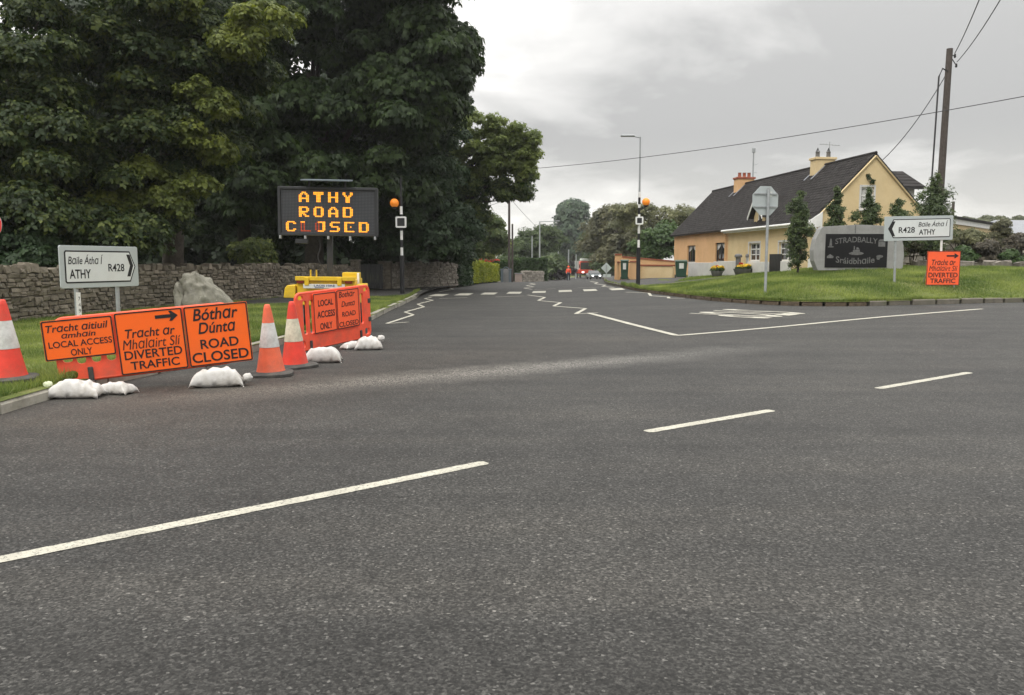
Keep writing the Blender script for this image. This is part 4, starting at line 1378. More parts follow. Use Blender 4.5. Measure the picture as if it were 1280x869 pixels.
for k, chx in enumerate('0947'):
    lettering(st_, chx, pA - .01, pA + .035, -.56 + k * .11, -.49 + k * .11, .0095, M['black'])
TLr = W(1106, 271, 27); TRr = W(1192, 269.3, 27.1)
a_ = (TRr - TLr); a_.z = a_.z; ar, br, ur = frame_basis(TLr, TRr)
Wr = (TRr - TLr).length; Hr = -plane_st(1107, 301.5, TLr, ar, ur)[1]
oR = TLr - ur * Hr
qa = plane_st(1120, 320, oR, ar, ur)[0]; qb = plane_st(1178, 305, oR, ar, ur)[0]
dr_ = direction_sign('white R428 ATHY sign pointing left, standing on the sloping green', oR, (ar, br, ur), Wr, Hr, -1,
               [(qa, 'galv'), (qb, 'white_paint')], zisle(oR.x, oR.y) - .1,
               [('Bɑile Áthɑ Í', .49, .92, .56, .80, .2, .009), ('ATHY', .50, .74, .23, .45, 0, .02), ('R428', .205, .44, .32, .56, 0, .016)])

# small diversion panel on the green
o3 = W(1157, 352, 26.6); o3.z = zisle(o3.x, o3.y) + .03
TRd = W(1199, 314, 26.6); TLd = W(1157.5, 314, 26.6)
Wd3 = (TRd - TLd).length; Hd3 = TLd.z - o3.z
t3 = thing('road_sign', 'orange DIVERTED TRAFFIC panel standing alone on the green below the R428 sign', 'road sign', o3, group='orange diversion and closure panels')
st = (0, Wd3, 0, Hd3)
p3 = sign_panel(t3, st, None, M['sign_red_orange'], y=-.03)
write(p3, st, [('Trɑcht ɑr', .14, .86, .25, .41, SH, .012), ('Mhɑlɑirt Slí', .07, .93, .43, .58, SH, 0), ('DIVERTED', .06, .94, .63, .77, 0, .018), ('TRAFFIC', .12, .88, .80, .94, 0, .018)], y=-.0335)
arrow(p3, Wd3 * .76, Hd3 * .86, Wd3 * .36, Hd3 * .045, -.035, 'black')
for x in (.15, Wd3 - .15):
    mb = MB(); mb.tube([(x, 0, -.1), (x, 0, Hd3 * .95)], .02, 8); mb.tube([(x, 0, Hd3 * .8), (x, .5, 0)], .016, 8); mb.build('stand_leg', M['galv'], t3, smooth=50)

# back of the octagonal sign
c8 = W(956.7, 251, 26.5); gz8 = zisle(c8.x, c8.y)
t8 = thing('stop_sign', 'grey back of an octagonal stop sign on a tall galvanised post', 'stop sign', (c8.x, c8.y, gz8), R(14))
rad8 = .505
oc = [(rad8 * math.cos(R(22.5 + 45 * k)), c8.z - gz8 + rad8 * math.sin(R(22.5 + 45 * k))) for k in range(8)]
MB().slab([oc], 0, .012).build('plate', M['sign_grey'], t8)
MB().slab([[(x * .995, (z - (c8.z - gz8)) * .995 + (c8.z - gz8)) for x, z in oc]], .013, .016).build('sign_face', M['red_paint'], t8)
for dz in (-.2, .22):
    MB().box(-.42, .42, -.035, -.001, c8.z - gz8 + dz - .025, c8.z - gz8 + dz + .025).build('fixing_rail', M['galv'], t8, bevel=.004)
mb = MB(); mb.tube([(.06, -.075, -.2), (.06, -.075, c8.z - gz8 + .42)], .045, 14); mb.build('post', M['galv'], t8, smooth=50)
MB().box(.12, .24, -.006, -.001, c8.z - gz8 + .12, c8.z - gz8 + .3).build('maker_label', M['label_white'], t8)

# ================================================================== MESSAGE SIGN + TRAILER
FONT7 = {
 'A': ["..###..", ".##.##.", "##...##", "##...##", "#######", "##...##", "##...##"],
 'T': ["#######", "#######", "..###..", "..###..", "..###..", "..###..", "..###.."],
 'H': ["##...##", "##...##", "##...##", "#######", "##...##", "##...##", "##...##"],
 'Y': ["##...##", "##...##", ".##.##.", "..###..", "..###..", "..###..", "..###.."],
 'R': ["######.", "##...##", "##...##", "######.", "####...", "##.##..", "##..###"],
 'O': [".#####.", "##...##", "##...##", "##...##", "##...##", "##...##", ".#####."],
 'D': ["######.", "##...##", "##...##", "##...##", "##...##", "##...##", "######."],
 'C': [".#####.", "##...##", "##.....", "##.....", "##.....", "##...##", ".#####."],
 'L': ["###....", "d.d....", "d.d....", "d.d....", "d.d....", "d.d....", "ddddddd"],
 'o': [".d#####", "d.d..##", "d.d..##", "d.d..##", "d.d..##", "d.d..##", ".d####."],
 'S': [".######", "##.....", "##.....", ".#####.", ".....##", ".....##", "######."],
 'E': ["#######", "##.....", "##.....", "##..#..", "##.....", "##.....", "#######"]}
YV = 17.4
TLv = W(346.5, 232.5, YV); TRv = W(472, 235, YV + .15)
av, bv, uv_ = frame_basis(TLv, TRv)
Wv = (TRv - TLv).length; Hv = -plane_st(347.5, 294, TLv, av, uv_)[1]
gl = zleft(TLv.x, YV)
oV = TLv - uv_ * Hv
vm = thing('message_trailer', 'yellow trailer with a dark amber lettered display raised on a black mast', 'message trailer', oV, basis=(av, bv, uv_))
case = MB(); case.slab([rrect(0, Wv, 0, Hv, .015, 1), rrect(.06, Wv - .06, .05, Hv - .06, .01, 1)[::-1]], 0, .16); case.box(.05, Wv - .05, .10, .15, .04, Hv - .05)
case = case.build('display_case', M['vms_case'], vm, bevel=.006)
MB().slab([rrect(.055, Wv - .055, .045, Hv - .055, .01, 1)], .04, .06).build('display_face', M['vms_face'], vm)
NC, NR = 64, 29
px_ = (Wv - .14) / NC; pz_ = (Hv - .13) / NR
grid = [[None] * NC for _ in range(NR)]
def put(word, c0, r0, pitch=10):
    for i, ch in enumerate(word):
        for r_, row in enumerate(FONT7[ch]):
            for c_, q in enumerate(row):
                if q != '.': grid[r0 + r_][c0 + i * pitch + c_] = q
put('ATHY', 12, 1); put('ROAD', 12, 11); put('CLoSED', 3, 21)
on, dim, off_ = MB(), MB(), MB()
for r_ in range(NR):
    for c_ in range(NC):
        x = .07 + (c_ + .5) * px_; z = Hv - .075 - (r_ + .5) * pz_
        q = grid[r_][c_]
        if q == '#':
            k = .50; y = .030
            on.add([(x + px_ * k * math.cos(R(22.5 + 45 * j)), y, z + pz_ * k * math.sin(R(22.5 + 45 * j))) for j in range(8)], [tuple(range(8))])
        else:
            k = .36; y = .033
            (dim if q == 'd' else off_).add([(x - px_ * k, y, z - pz_ * k), (x + px_ * k, y, z - pz_ * k), (x + px_ * k, y, z + pz_ * k), (x - px_ * k, y, z + pz_ * k)], [(0, 1, 2, 3)])
on.build('lit_lamps', M['led_on'], case, kind='stuff'); dim.build('failing_lamps', M['led_dim'], case, kind='stuff'); off_.build('unlit_lamps', M['led_off'], case, kind='stuff')
# solar panel on top, fixing tabs, box and cable below
so = MB(); so.box(Wv * .25, Wv * .72, -.25, .55, 0, .035, Matrix.Translation((0, 0, Hv + .12)) @ Matrix.Rotation(R(6), 4, 'X'))
so.build('solar_panel', M['steel_blue'], vm, bevel=.006)
for x in (.3, .66): MB().box(Wv * x, Wv * x + .04, .05, .09, Hv, Hv + .14).build('panel_bracket', M['vms_case'], vm)
for x in (.02, .27, .5, .72, .97): MB().box(Wv * x - .02, Wv * x + .02, -.01, .10, -.07, -.001).build('bottom_tab', M['galv'], vm, bevel=.004)
MB().box(Wv * .17, Wv * .29, .0, .14, -.17, -.075).build('sensor_box', M['vms_case'], vm, bevel=.006)
mast_x = plane_st(410.5, 320, oV, av, uv_)[0]
mz1 = -(oV.z - gl) + .55
MB().box(mast_x - .06, mast_x + .06, .17, .29, mz1, Hv * .6).build('mast', M['vms_case'], vm, bevel=.01)
cb = MB(); cb.tube([(Wv * .37 + .18 * t_ + .06 * math.sin(t_ * 9), .12, -.02 - .9 * t_) for t_ in [k / 10 for k in range(11)]], .012, 6); cb.build('hanging_cable', M['cable'], vm, smooth=60)
def vst(u, v, dy=0.0):
    s, t = plane_st(u, v, oV + bv * dy, av, uv_); return s, t
# trailer body in the same frame
x0, zt = vst(370, 345.5, -.35); x1, _ = vst(443, 345.5, -.35); _, zb = vst(400, 382, -.35)
ty = M['yellow']
MB().box(x0, x1, -.30, 1.1, zb, zt - .05).build('trailer_body', ty, vm, bevel=.015)
MB().box(x0 - .02, x1 + .02, -.36, -.30, zt - .09, zt).build('top_rail', ty, vm, bevel=.008)
for u in (388.5, 395.8): 
    s, t = vst(u, 340, -.3); MB().box(s - .015, s + .015, -.33, -.30, zt, zt + .14).build('rail_stub', ty, vm, bevel=.003)
for u in (383.5, 424.5):
    s, _ = vst(u, 345, -.35); MB().box(s - .045, s + .045, -.39, -.361, zt - .19, zt - .02).build('bracket', ty, vm, bevel=.006)
for u in (375, 435.5):
    s, t = vst(u, 352.5, -.37); l = MB(); l.box(s - .075, s + .075, -.35, -.301, t - .035, t + .035); l.build('tail_lamp', M['lamp_red'], vm, bevel=.006)
s0, t0 = vst(379, 355, -.37); s1, t1 = vst(431, 361, -.37)
pl_ = MB(); pl_.box(s0, s1, -.375, -.362, t1, t0); pl_ = pl_.build('name_board', M['label_white'], vm, bevel=.002)
lettering(pl_, 'LAOIS HIRE', s0 + (s1 - s0) * .26, s0 + (s1 - s0) * .76, t1 + (t0 - t1) * .40, t1 + (t0 - t1) * .86, -.3775, M['blue_ink'], bold=.02)
MB().box(s0 + (s1 - s0) * .28, s0 + (s1 - s0) * .5, -.378, -.3755, t1 + (t0 - t1) * .16, t1 + (t0 - t1) * .28).build('name_underline', M['blue_ink'], pl_)
a, b = vst(356, 356.5, -.3); c, d = vst(370, 372.5, -.3)
MB().slab([[(a - .02, d), (c, d), (c, b), (a + .06, b), (a + .01, b - .06)]], -.36, .3).build('mudguard', ty, vm, bevel=.012)
a, b = vst(428, 340, .2); c, d = vst(449, 362, .2)
MB().box(a, c - .04, .15, .9, d, b - .01).build('battery_box', ty, vm, bevel=.015)
MB().box(c - .038, c + .01, .12, .16, d - .1, b - .02).build('number_post', M['white_paint'], vm, bevel=.004)
a, b = vst(447, 355, -.1); MB().box(a, a + .16, -.3, .5, b - .16, b).build('mudguard', ty, vm, bevel=.015)
zg = -(oV.z - gl)
for x in (x0 + .02, x1 + .05):
    w_ = MB(); w_.lathe([(.12, -.08), (.25, -.08), (.27, -.05), (.27, .05), (.25, .08), (.12, .08)], n=24)
    wo = w_.build('wheel', M['rubber'], vm, smooth=50); wo.matrix_local = Matrix.Translation((x, .45, zg + .27)) @ Matrix.Rotation(R(90), 4, 'Y')
    h_ = MB(); h_.lathe([(.03, -.06), (.12, -.05), (.12, .05), (.03, .06)], n=16); ho = h_.build('rim', M['galv'], wo, smooth=50)
lg = MB(); lg.tube([(x0 + .1, -.2, zg), (x0 + .1, -.2, zb + .1)], .025, 8); lg.build('stabiliser_leg', M['galv'], vm, smooth=50)

# ================================================================== BEACONS
def beacon(label, px, py, zf, Y, gside, lamp_top, bands, black_top, box_v, globe_v, globe_u, tall_arm):
    g = W(px, py, Y); gz_ = zf(g.x, g.y)
    t = thing('belisha_beacon', label, 'beacon post', (g.x, g.y, gz_), group='zebra crossing beacon posts')
    def zz_(v): return W(px, v, Y).z - gz_
    z1 = zz_(black_top)
    mb = MB(); mb.tube([(0, 0, -.2), (0, 0, z1)], .105, 18); mb.build('base_column', M['black_paint'], t, smooth=50)
    prev = z1; colr = 1
    for v in bands:
        z = zz_(v)
        mb = MB(); mb.tube([(0, 0, prev), (0, 0, z)], .062, 16); mb.build('band', M['white_paint'] if colr else M['black_paint'], t, smooth=50, label=('white band' if colr else 'black band'))
        prev = z; colr = 1 - colr
    zt_ = zz_(lamp_top)
    mb = MB(); mb.tube([(0, 0, prev), (0, 0, zt_)], [.05, .035], 12); mb.build('upper_column', M['galv'] if tall_arm else M['black_paint'], t, smooth=50)
    if tall_arm:
        mb = MB(); mb.tube([(0, 0, zt_ - .05), (-.35, 0, zt_ + .02)], .03, 8); mb.build('lamp_arm', M['galv'], t, smooth=50)
        MB().box(-1.0, -.30, -.12, .12, zt_, zt_ + .09).build('street_lamp_head', M['galv'], t, bevel=.03)
    zg_ = zz_(globe_v); xg = W(globe_u, globe_v, Y).x - g.x
    mb = MB(); mb.tube([(0, 0, zg_ - .32), (xg * .6, 0, zg_ - .34), (xg, 0, zg_ - .22)], .022, 8); mb.build('globe_arm', M['black_paint'], t, smooth=50)
    mb = MB(); mb.lathe([(.05, -.26), (.12, -.20), (.13, -.17)], (xg, 0, zg_), 18); mb.build('globe_collar', M['black_paint'], t, smooth=50)
    mb = MB(); rg = .20
    mb.lathe([(max(.001, rg * math.sin(math.pi * k / 14)), -rg * math.cos(math.pi * k / 14)) for k in range(1, 15)], (xg, 0, zg_), 24); mb.build('amber_globe', M['orange_globe'], t, smooth=80)
    zb0, zb1 = zz_(box_v[1]), zz_(box_v[0]); hw = (zb1 - zb0) * .48
    bx = MB(); bx.slab([rrect(-hw, hw, zb0, zb1, .05, 3), rrect(-hw + .07, hw - .07, zb0 + .07, zb1 - .07, .03, 3)[::-1]], -.17, -.06); bx = bx.build('flood_light_surround', M['white_paint'], t, bevel=.006)
    MB().box(-hw + .06, hw - .06, -.14, -.08, zb0 + .06, zb1 - .06).build('flood_light_panel', M['vms_face'], bx)
    return t
beacon('black and white beacon post with amber globe on the left verge, against the dark trees', 503, 368, zleft, 36.2, -1, 222, [309.5, 300, 288.5, 284, 271, 268, 258, 246.5], 319.5, (271, 285), 254, 493, False)
beacon('tall lamp post with black and white bands and amber globe on the right footpath', 797.5, 354, zisle, 41.5, 1, 171, [300, 292, 281, 272, 268, 260, 255.5, 247, 240], 309.5, (271, 281), 252.5, 807.5, True)
# ================================================================== HOUSES
P2 = W(1020, 272, 38.0); EZ = P2.z
e1 = Vector((-0.1235, 0.9923, 0)); e2 = Vector((0.9923, 0.1235, 0))
HROT = math.atan2(e2.y, e2.x)
HO = Vector((P2.x, P2.y, 0.0))
def s_front(u, off=0.0):
    k = (u - 640) / 1000.0
    ox = HO.x + e2.x * off; oy = HO.y + e2.y * off
    return (ox - k * oy) / (k * e1.y - e1.x)
def z_at(v, Y): 
    return W(640, v, Y).z
def zf_(u, v, off=0.0):
    s = s_front(u, off); return z_at(v, HO.y + e2.y * off + e1.y * s)
LEN = 20.5; SB = s_front(908); WID = 5.66; HWD = WID / 2; RZ = W(1090, 194.5, 38.35).z
ROTF = Matrix.Rotation(R(-90), 4, 'Z')      # slab x runs to -y, slab front looks to -x
def house_root(name, label):
    return thing(name, label, 'house', HO, HROT)
yh = house_root('cottage', 'yellow end cottage with dark tiled roof, gable window and cream chimney')
oh = house_root('cottage', 'orange attached cottage at the far left end of the same dark roof')
def winfront(parent, s0, s1, z0, z1, style):
    """window in the front wall between s0<s1; local slab x = -s"""
    a, b = -s1, -s0
    fr = M['white_paint'] if style == 'white' else M['frame_dark']
    hol = []
    w_ = b - a; h = z1 - z0; t_ = .07
    if style == 'white':
        cols = [(a + t_, a + w_ / 2 - t_ * .5), (a + w_ / 2 + t_ * .5, b - t_)]
        rows = [(z0 + t_, z0 + h * .34), (z0 + h * .34 + .04, z0 + h * .63), (z0 + h * .63 + .06, z1 - t_)]
    else:
        cols = [(a + t_, a + w_ / 2 - .04), (a + w_ / 2 + .04, b - t_)]; rows = [(z0 + t_, z1 - t_)]
    for c_ in cols:
        for r_ in rows: hol.append([(c_[0], r_[0]), (c_[1], r_[0]), (c_[1], r_[1]), (c_[0], r_[1])][::-1])
    mb = MB(); mb.slab([[(a, z0), (b, z0), (b, z1), (a, z1)]] + hol, .10, .16)
    f = mb.build('window', fr, parent); f.matrix_local = ROTF
    MB().box(a + .02, b - .02, .135, .14, z0 + .02, z1 - .02).build('pane', M['pane'], f)
    if style != 'white':
        # curtains drawn apart into a peak behind the glass, built just in front of the dark room
        for sg in (0, 1):
            A0 = a + t_ if sg == 0 else b - t_; A1 = a + w_ / 2 - .05 if sg == 0 else a + w_ / 2 + .05
            pl = [(A0, z1 - t_), (A1, z1 - t_), (A0 + (A1 - A0) * .55, z0 + h * .72), (A0 + (A1 - A0) * .05, z0 + h * .62)]
            if sg == 0: pl = pl[::-1]
            c_ = MB(); c_.slab([pl], .125, .132); c_.build('curtain', M['curtain'], f)
        c_ = MB(); c_.slab([[(b - .28, z0 + t_), (b - t_, z0 + t_), (b - t_, z0 + h * .5), (b - .22, z0 + h * .5)]], .125, .132); c_.build('curtain', M['curtain'], f)
    s_ = MB(); s_.box(a - .06, b + .06, -.07, .10, z0 - .07, z0 - .002); s_.build('sill', M['render_white'], f, bevel=.008)
    if style == 'white':
        rv = MB(); rv.slab([[(a - .10, z0), (b + .10, z0), (b + .10, z1 + .10), (a - .10, z1 + .10)], [(a + .001, z0 + .001), (b - .001, z0 + .001), (b - .001, z1), (a + .001, z1)][::-1]], -.012, .02)
        rv.build('surround', M['render_white'], f)
wy = [(s_front(947.5), s_front(934), 1.62, zf_(940, 304)), (s_front(990), s_front(971), 1.62, zf_(980, 302.5))]
wo_ = [(s_front(867.5), s_front(857.5), 1.58, zf_(862, 307)), (s_front(903.5), s_front(892), 1.6, zf_(897, 303.5))]
def front_wall(parent, s0, s1, wins, m, out_=0.0):
    hol = [[(-b, z0), (-a, z0), (-a, z1), (-b, z1)][::-1] for a, b, z0, z1 in wins]
    mb = MB(); mb.slab([[(-s1, 0), (-s0, 0), (-s0, EZ), (-s1, EZ)]] + hol, -out_, .3)
    o = mb.build('front_wall', m, parent); o.matrix_local = ROTF
front_wall(yh, 0.0, SB, wy, M['render_yellow'])
front_wall(oh, SB + .003, LEN, wo_, M['render_orange'])
for w_ in wy: winfront(yh, *w_[:4], 'white')
for w_ in wo_: winfront(oh, *w_[:4], 'dark')
# gable wall
gw = [plane_st(1075.5, 262, HO, e2, Vector((0, 0, 1))), plane_st(1092.5, 234, HO, e2, Vector((0, 0, 1)))]
gx0, gx1, gz0, gz1 = gw[0][0], gw[1][0], gw[0][1], gw[1][1]
mb = MB(); mb.slab([[(0.003, 0), (WID, 0), (WID, EZ), (HWD, RZ), (0.003, EZ)], [(gx0, gz0), (gx1, gz0), (gx1, gz1), (gx0, gz1)][::-1]], -.004, .3)
mb.build('gable_wall', M['render_yellow'], yh)
mb = MB(); hh = gz1 - gz0; ww = gx1 - gx0; mxx = (gx0 + gx1) / 2
mb.slab([[(gx0, gz0), (gx1, gz0), (gx1, gz1), (gx0, gz1)]] + [[(a, c), (b, c), (b, d), (a, d)][::-1] for a, b in ((gx0 + .07, mxx - .035), (mxx + .035, gx1 - .07)) for c, d in ((gz0 + .07, gz0 + hh * .60), (gz0 + hh * .60 + .05, gz1 - .07))], .08, .14)
f = mb.build('window', M['white_paint'], yh)
MB().box(gx0 + .02, gx1 - .02, .11, .115, gz0 + .02, gz1 - .02).build('pane', M['pane'], f)
MB().box(gx0 + .10, gx0 + .3, .098, .104, gz0 + .1, gz1 - .1).build('curtain', M['curtain'], f)
MB().box(gx0 - .08, gx1 + .1, -.1, .08, gz0 - .07, gz0 - .002).build('sill', M['render_white'], f, bevel=.006)
mb = MB(); mb.slab([[(gx0 - .09, gz0), (gx1 + .09, gz0), (gx1 + .09, gz1 + .1), (gx0 - .09, gz1 + .1)], [(gx0 + .001, gz0 + .001), (gx1 - .001, gz0 + .001), (gx1 - .001, gz1), (gx0 + .001, gz1)][::-1]], -.018, .03); mb.build('surround', M['render_white'], f)
for x in (mxx - .02,): pass
MB().box(-.06, .42, -.05, -.006, 0, plane_st(1018, 325, HO, e2, Vector((0, 0, 1)))[1]).build('corner_plinth', M['white_paint'], yh, bevel=.01)
MB().box(-.07, -.004, -.04, .5, 0, 1.75).build('corner_plinth', M['white_paint'], yh, bevel=.01)
# rear and far walls
MB().box(WID - .3, WID - .003, .3, SB, 0, EZ).build('rear_wall', M['render_yellow'], yh)
MB().box(WID - .3, WID - .003, SB + .003, LEN, 0, EZ).build('rear_wall', M['render_orange'], oh)
mb = MB(); mb.slab([[(0.3, 0), (WID - .3, 0), (WID - .3, EZ), (HWD, RZ - .1), (0.3, EZ)]], LEN - .3, LEN - .01); mb.build('gable_wall', M['render_orange'], oh)

# roofs: overlapping courses of tiles
def roof(parent, y0, y1, xe, ze, xr, zr_, rows, tile_w=.33, th=.012, ov=.0, name='roof'):
    d = Vector((xr - xe, 0, zr_ - ze)); L_ = d.length; d.normalize()
    n = Vector((-d.z, 0, d.x)); 
    if n.z < 0: n = -n
    mb = MB(); rh = L_ / rows
    ny = int((y1 - y0) / tile_w); tw = (y1 - y0) / ny
    for r_ in range(rows):
        for k in range(ny):
            off = (r_ % 2) * .5
            a = y0 + (k + off * .0) * tw; b = a + tw
            j1 = random.uniform(-.004, .006); j2 = random.uniform(-.004, .006)
            p = Vector((xe, 0, ze)) + d * (rh * r_)
            q = Vector((xe, 0, ze)) + d * (rh * (r_ + 1) + .05)
            top = n * (th + .018 + j1); low = n * .006
            mid = (a + b) / 2
            hump = n * .014
            vs = []
            for (base, t_) in ((p, top), (q, n * .018 + n * j2)):
                vs += [base + t_ + Vector((0, a + .006, 0)), base + t_ + hump + Vector((0, mid, 0)), base + t_ + Vector((0, b - .006, 0))]
            vs += [p + low + Vector((0, a + .006, 0)), p + low + Vector((0, b - .006, 0))]
            mb.add(vs, [(0, 1, 4, 3), (1, 2, 5, 4), (0, 6, 7, 2, 1)])
    o = mb.build(name, M['roof'], parent, kind='stuff')
    under = MB(); a = Vector((xe, 0, ze)); b = Vector((xr, 0, zr_))
    t = n * -.10
    vs = [a + Vector((0, y0, 0)), b + Vector((0, y0, 0)), b + Vector((0, y1, 0)), a + Vector((0, y1, 0))]
    vs = vs + [v + t for v in vs]
    under.add(vs, [(0, 1, 2, 3), (7, 6, 5, 4), (0, 4, 5, 1), (1, 5, 6, 2), (2, 6, 7, 3), (3, 7, 4, 0)])
    under.build('roof_deck', M['frame_dark'], parent)
    return o
slope = (RZ - EZ) / HWD
OVH = .28
for par, ya, yb in ((yh, -.06, SB), (oh, SB + .004, LEN + .1)):
    roof(par, ya, yb, -OVH, EZ - OVH * slope + .10, HWD, RZ + .10, 22)
    roof(par, ya, yb, WID + OVH, EZ - OVH * slope + .10, HWD, RZ + .10, 22)
    mb = MB(); n_ = int((yb - ya) / .42); tw = (yb - ya) / n_
    for k in range(n_):
        a = ya + k * tw
        mb.tube([(HWD, a + .008, RZ + .12), (HWD, a + tw - .008, RZ + .12)], .085, 8)
    mb.build('ridge_tiles', M['roof'], par, kind='stuff')
# gable verge strip, gutters, fascia, downpipes
for sg in (0, 1):
    xe = -OVH if sg == 0 else WID + OVH
    a = Vector((xe, -.075, EZ - OVH * slope - .02)); b = Vector((HWD, -.075, RZ - .02))
    mb = MB(); mb.tube([a, b], .045, 4); mb.build('verge_strip', M['render_yellow'], yh)
gzr = EZ - OVH * slope + .05
mb = MB(); mb.tube([(-OVH - .07, -.15, gzr), (-OVH - .07, SB + .2, gzr)], .065, 10); mb.build('gutter', M['white_paint'], yh, smooth=50)
MB().box(-OVH - .01, -OVH + .03, -.15, SB + .1, gzr - .13, gzr + .05).build('fascia', M['white_paint'], yh)
MB().box(-OVH + .03, -.003, -.1, SB, gzr - .13, gzr - .10).build('soffit', M['white_paint'], yh)
MB().box(-OVH - .10, .10, -.16, -.02, gzr - .22, gzr + .12).build('box_end', M['white_paint'], yh, bevel=.01)
mb = MB(); mb.slab([[(-OVH - .08, gzr + .1), (.25, gzr - .25), (.25, gzr + .5)]], -.15, -.08); mb.build('box_end', M['white_paint'], yh)
mb = MB(); mb.tube([(-OVH - .05, -.20, gzr), (-OVH + .05, -.20, gzr - .12), (.05, -.12, gzr - .42), (.30, -.08, gzr - .62), (.30, -.08, 0.6)], .045, 10); mb.build('downpipe', M['white_paint'], yh, smooth=50)
mb = MB(); mb.tube([(-OVH - .07, SB + .15, gzr), (-.12, SB + .15, gzr - .3), (-.07, SB + .15, .5)], .04, 8); mb.build('downpipe', M['render_orange'], oh, smooth=50)
# dormer in the eaves
dc = s_front(946.5); dzt = z_at(247, HO.y + dc)
dw = .72; dz0 = EZ - .02; dze = EZ + .42
mb = MB(); mb.slab([[(-dc - dw, dz0 - .3), (-dc + dw, dz0 - .3), (-dc + dw, dze), (-dc, dzt), (-dc - dw, dze)], [(-dc - .33, dz0 + .1), (-dc + .33, dz0 + .1), (-dc + .33, dz0 + .75), (-dc - .33, dz0 + .75)][::-1]], -.02, .25)
o = mb.build('dormer_front', M['render_yellow'], yh); o.matrix_local = ROTF
mb = MB(); mb.slab([[(-dc - .33, dz0 + .1), (-dc + .33, dz0 + .1), (-dc + .33, dz0 + .75), (-dc - .33, dz0 + .75)], [(-dc - .27, dz0 + .16), (-dc + .27, dz0 + .16), (-dc + .27, dz0 + .69), (-dc - .27, dz0 + .69)][::-1]], .05, .10)
f = mb.build('window', M['white_paint'], yh); f.matrix_local = ROTF
MB().box(-dc - .3, -dc + .3, .08, .085, dz0 + .12, dz0 + .73).build('pane', M['pane'], f)
for sg in (-1, 1):
    a0, a1 = (dc, dc + sg * (dw + .22))
    ex = dzt + .08; ez_ = dze - .12
    depth0 = -.30
    n_rows = 6
    mb = MB()
    back_t = HWD * (ex - EZ) / (RZ - EZ) + .2; back_b = max(.1, HWD * (ez_ - EZ) / (RZ - EZ)) + .4
    vs = [(depth0, a0, ex), (back_t, a0, ex), (back_b, a1, ez_), (depth0, a1, ez_)]
    vs = vs + [(x, y, z + .07) for x, y, z in vs]
    mb.add(vs, [(0, 1, 2, 3), (7, 6, 5, 4), (0, 4, 5, 1), (1, 5, 6, 2), (2, 6, 7, 3), (3, 7, 4, 0)])
    mb.build('dormer_roof', M['roof'], yh)
    mb = MB(); y0_, y1_ = a0, a1
    vs = [(depth0 - .04, y0_, ex + .08), (depth0 - .04, y1_, ez_ + .08), (depth0 - .04, y1_, ez_ - .08), (depth0 - .04, y0_, ex - .10)]
    vs += [(depth0 - .002, y, z) for x, y, z in vs]
    mb.add(vs, [(0, 1, 2, 3), (7, 6, 5, 4), (0, 4, 5, 1), (1, 5, 6, 2), (2, 6, 7, 3), (3, 7, 4, 0)]); mb.build('barge_board', M['white_paint'], yh)
    MB().box(0.23, back_b + .3, min(dc + sg * (dw - .05), dc + sg * dw), max(dc + sg * (dw - .05), dc + sg * dw), EZ - .1, dze).build('dormer_cheek', M['render_yellow'], yh)
# chimneys
def chimney(parent, u0, u1, vtop, m, potm, npot, cowl=False):
    def tr(u):
        k = (u - 640) / 1000; rx, ry = HO.x + e2.x * HWD, HO.y + e2.y * HWD
        return (rx - k * ry) / (k * e1.y - e1.x)
    sc_ = tr((u0 + u1) / 2); Y = HO.y + sc_; wpx = (u1 - u0) / 1000 * Y
    w_ = wpx * .80; d_ = .62
    zt_ = z_at(vtop, Y)
    t = MB(); t.box(HWD - w_ / 2, HWD + w_ / 2, sc_ - d_ / 2, sc_ + d_ / 2, RZ - 1.3, zt_ - .12); ch = t.build('chimney', m, parent, bevel=.01)
    MB().box(HWD - w_ / 2 - .06, HWD + w_ / 2 + .06, sc_ - d_ / 2 - .06, sc_ + d_ / 2 + .06, zt_ - .12, zt_).build('capping', m if not npot or cowl else M['pot'], ch, bevel=.01)
    for i in range(npot):
        x = HWD - w_ * .28 + i * w_ * .56 / max(1, npot - 1)
        p = MB(); p.lathe([(.13, 0), (.11, .06), (.10, .26), (.125, .30), (.09, .30), (.085, .1)], (x, sc_, zt_), 14); p.build('chimney_pot', potm, ch, smooth=50)
        if cowl:
            p = MB(); 
            for a in range(6):
                p.tube([(x + .11 * math.cos(a), sc_ + .11 * math.sin(a), zt_ + .28), (x, sc_, zt_ + .52)], .012, 4)
            p.build('wire_cowl', M['cable'], ch)
    fl = MB(); zz0 = RZ - (w_ / 2 + .25) * slope
    fl.box(HWD - w_ / 2 - .30, HWD - w_ / 2 + .05, sc_ - d_ / 2 - .12, sc_ + d_ / 2 + .12, 0, .03)
    a = Vector((HWD - w_ / 2 - .28, 0, RZ + .18 - (w_ / 2 + .28) * slope)); b = Vector((HWD + .1, 0, RZ + .20))
    n = Vector((-slope, 0, 1)).normalized() * .03
    for yy in (sc_ - d_ / 2 - .14, sc_ + d_ / 2 + .005):
        fo = MB(); vs = [a + Vector((0, yy, 0)), b + Vector((0, yy, 0)), b + Vector((0, yy + .13, 0)), a + Vector((0, yy + .13, 0))]; vs += [v + n for v in vs]
        fo.add(vs, [(3, 2, 1, 0), (4, 5, 6, 7), (0, 1, 5, 4), (1, 2, 6, 5), (2, 3, 7, 6), (3, 0, 4, 7)])
        fo.build('flashing', M['lead'], ch)
    return sc_, zt_, ch
s_o, z_o, _ = chimney(oh, 912, 939, 221.5, M['render_orange'], M['pot'], 3)
s_y, z_y, chy = chimney(yh, 1005.5, 1037, 196.5, M['render_yellow'], M['pot_grey'], 2, True)
an = MB(); an.tube([(HWD + .35, s_y, z_y - .3), (HWD + .35, s_y, z_y + .85)], .02, 6)
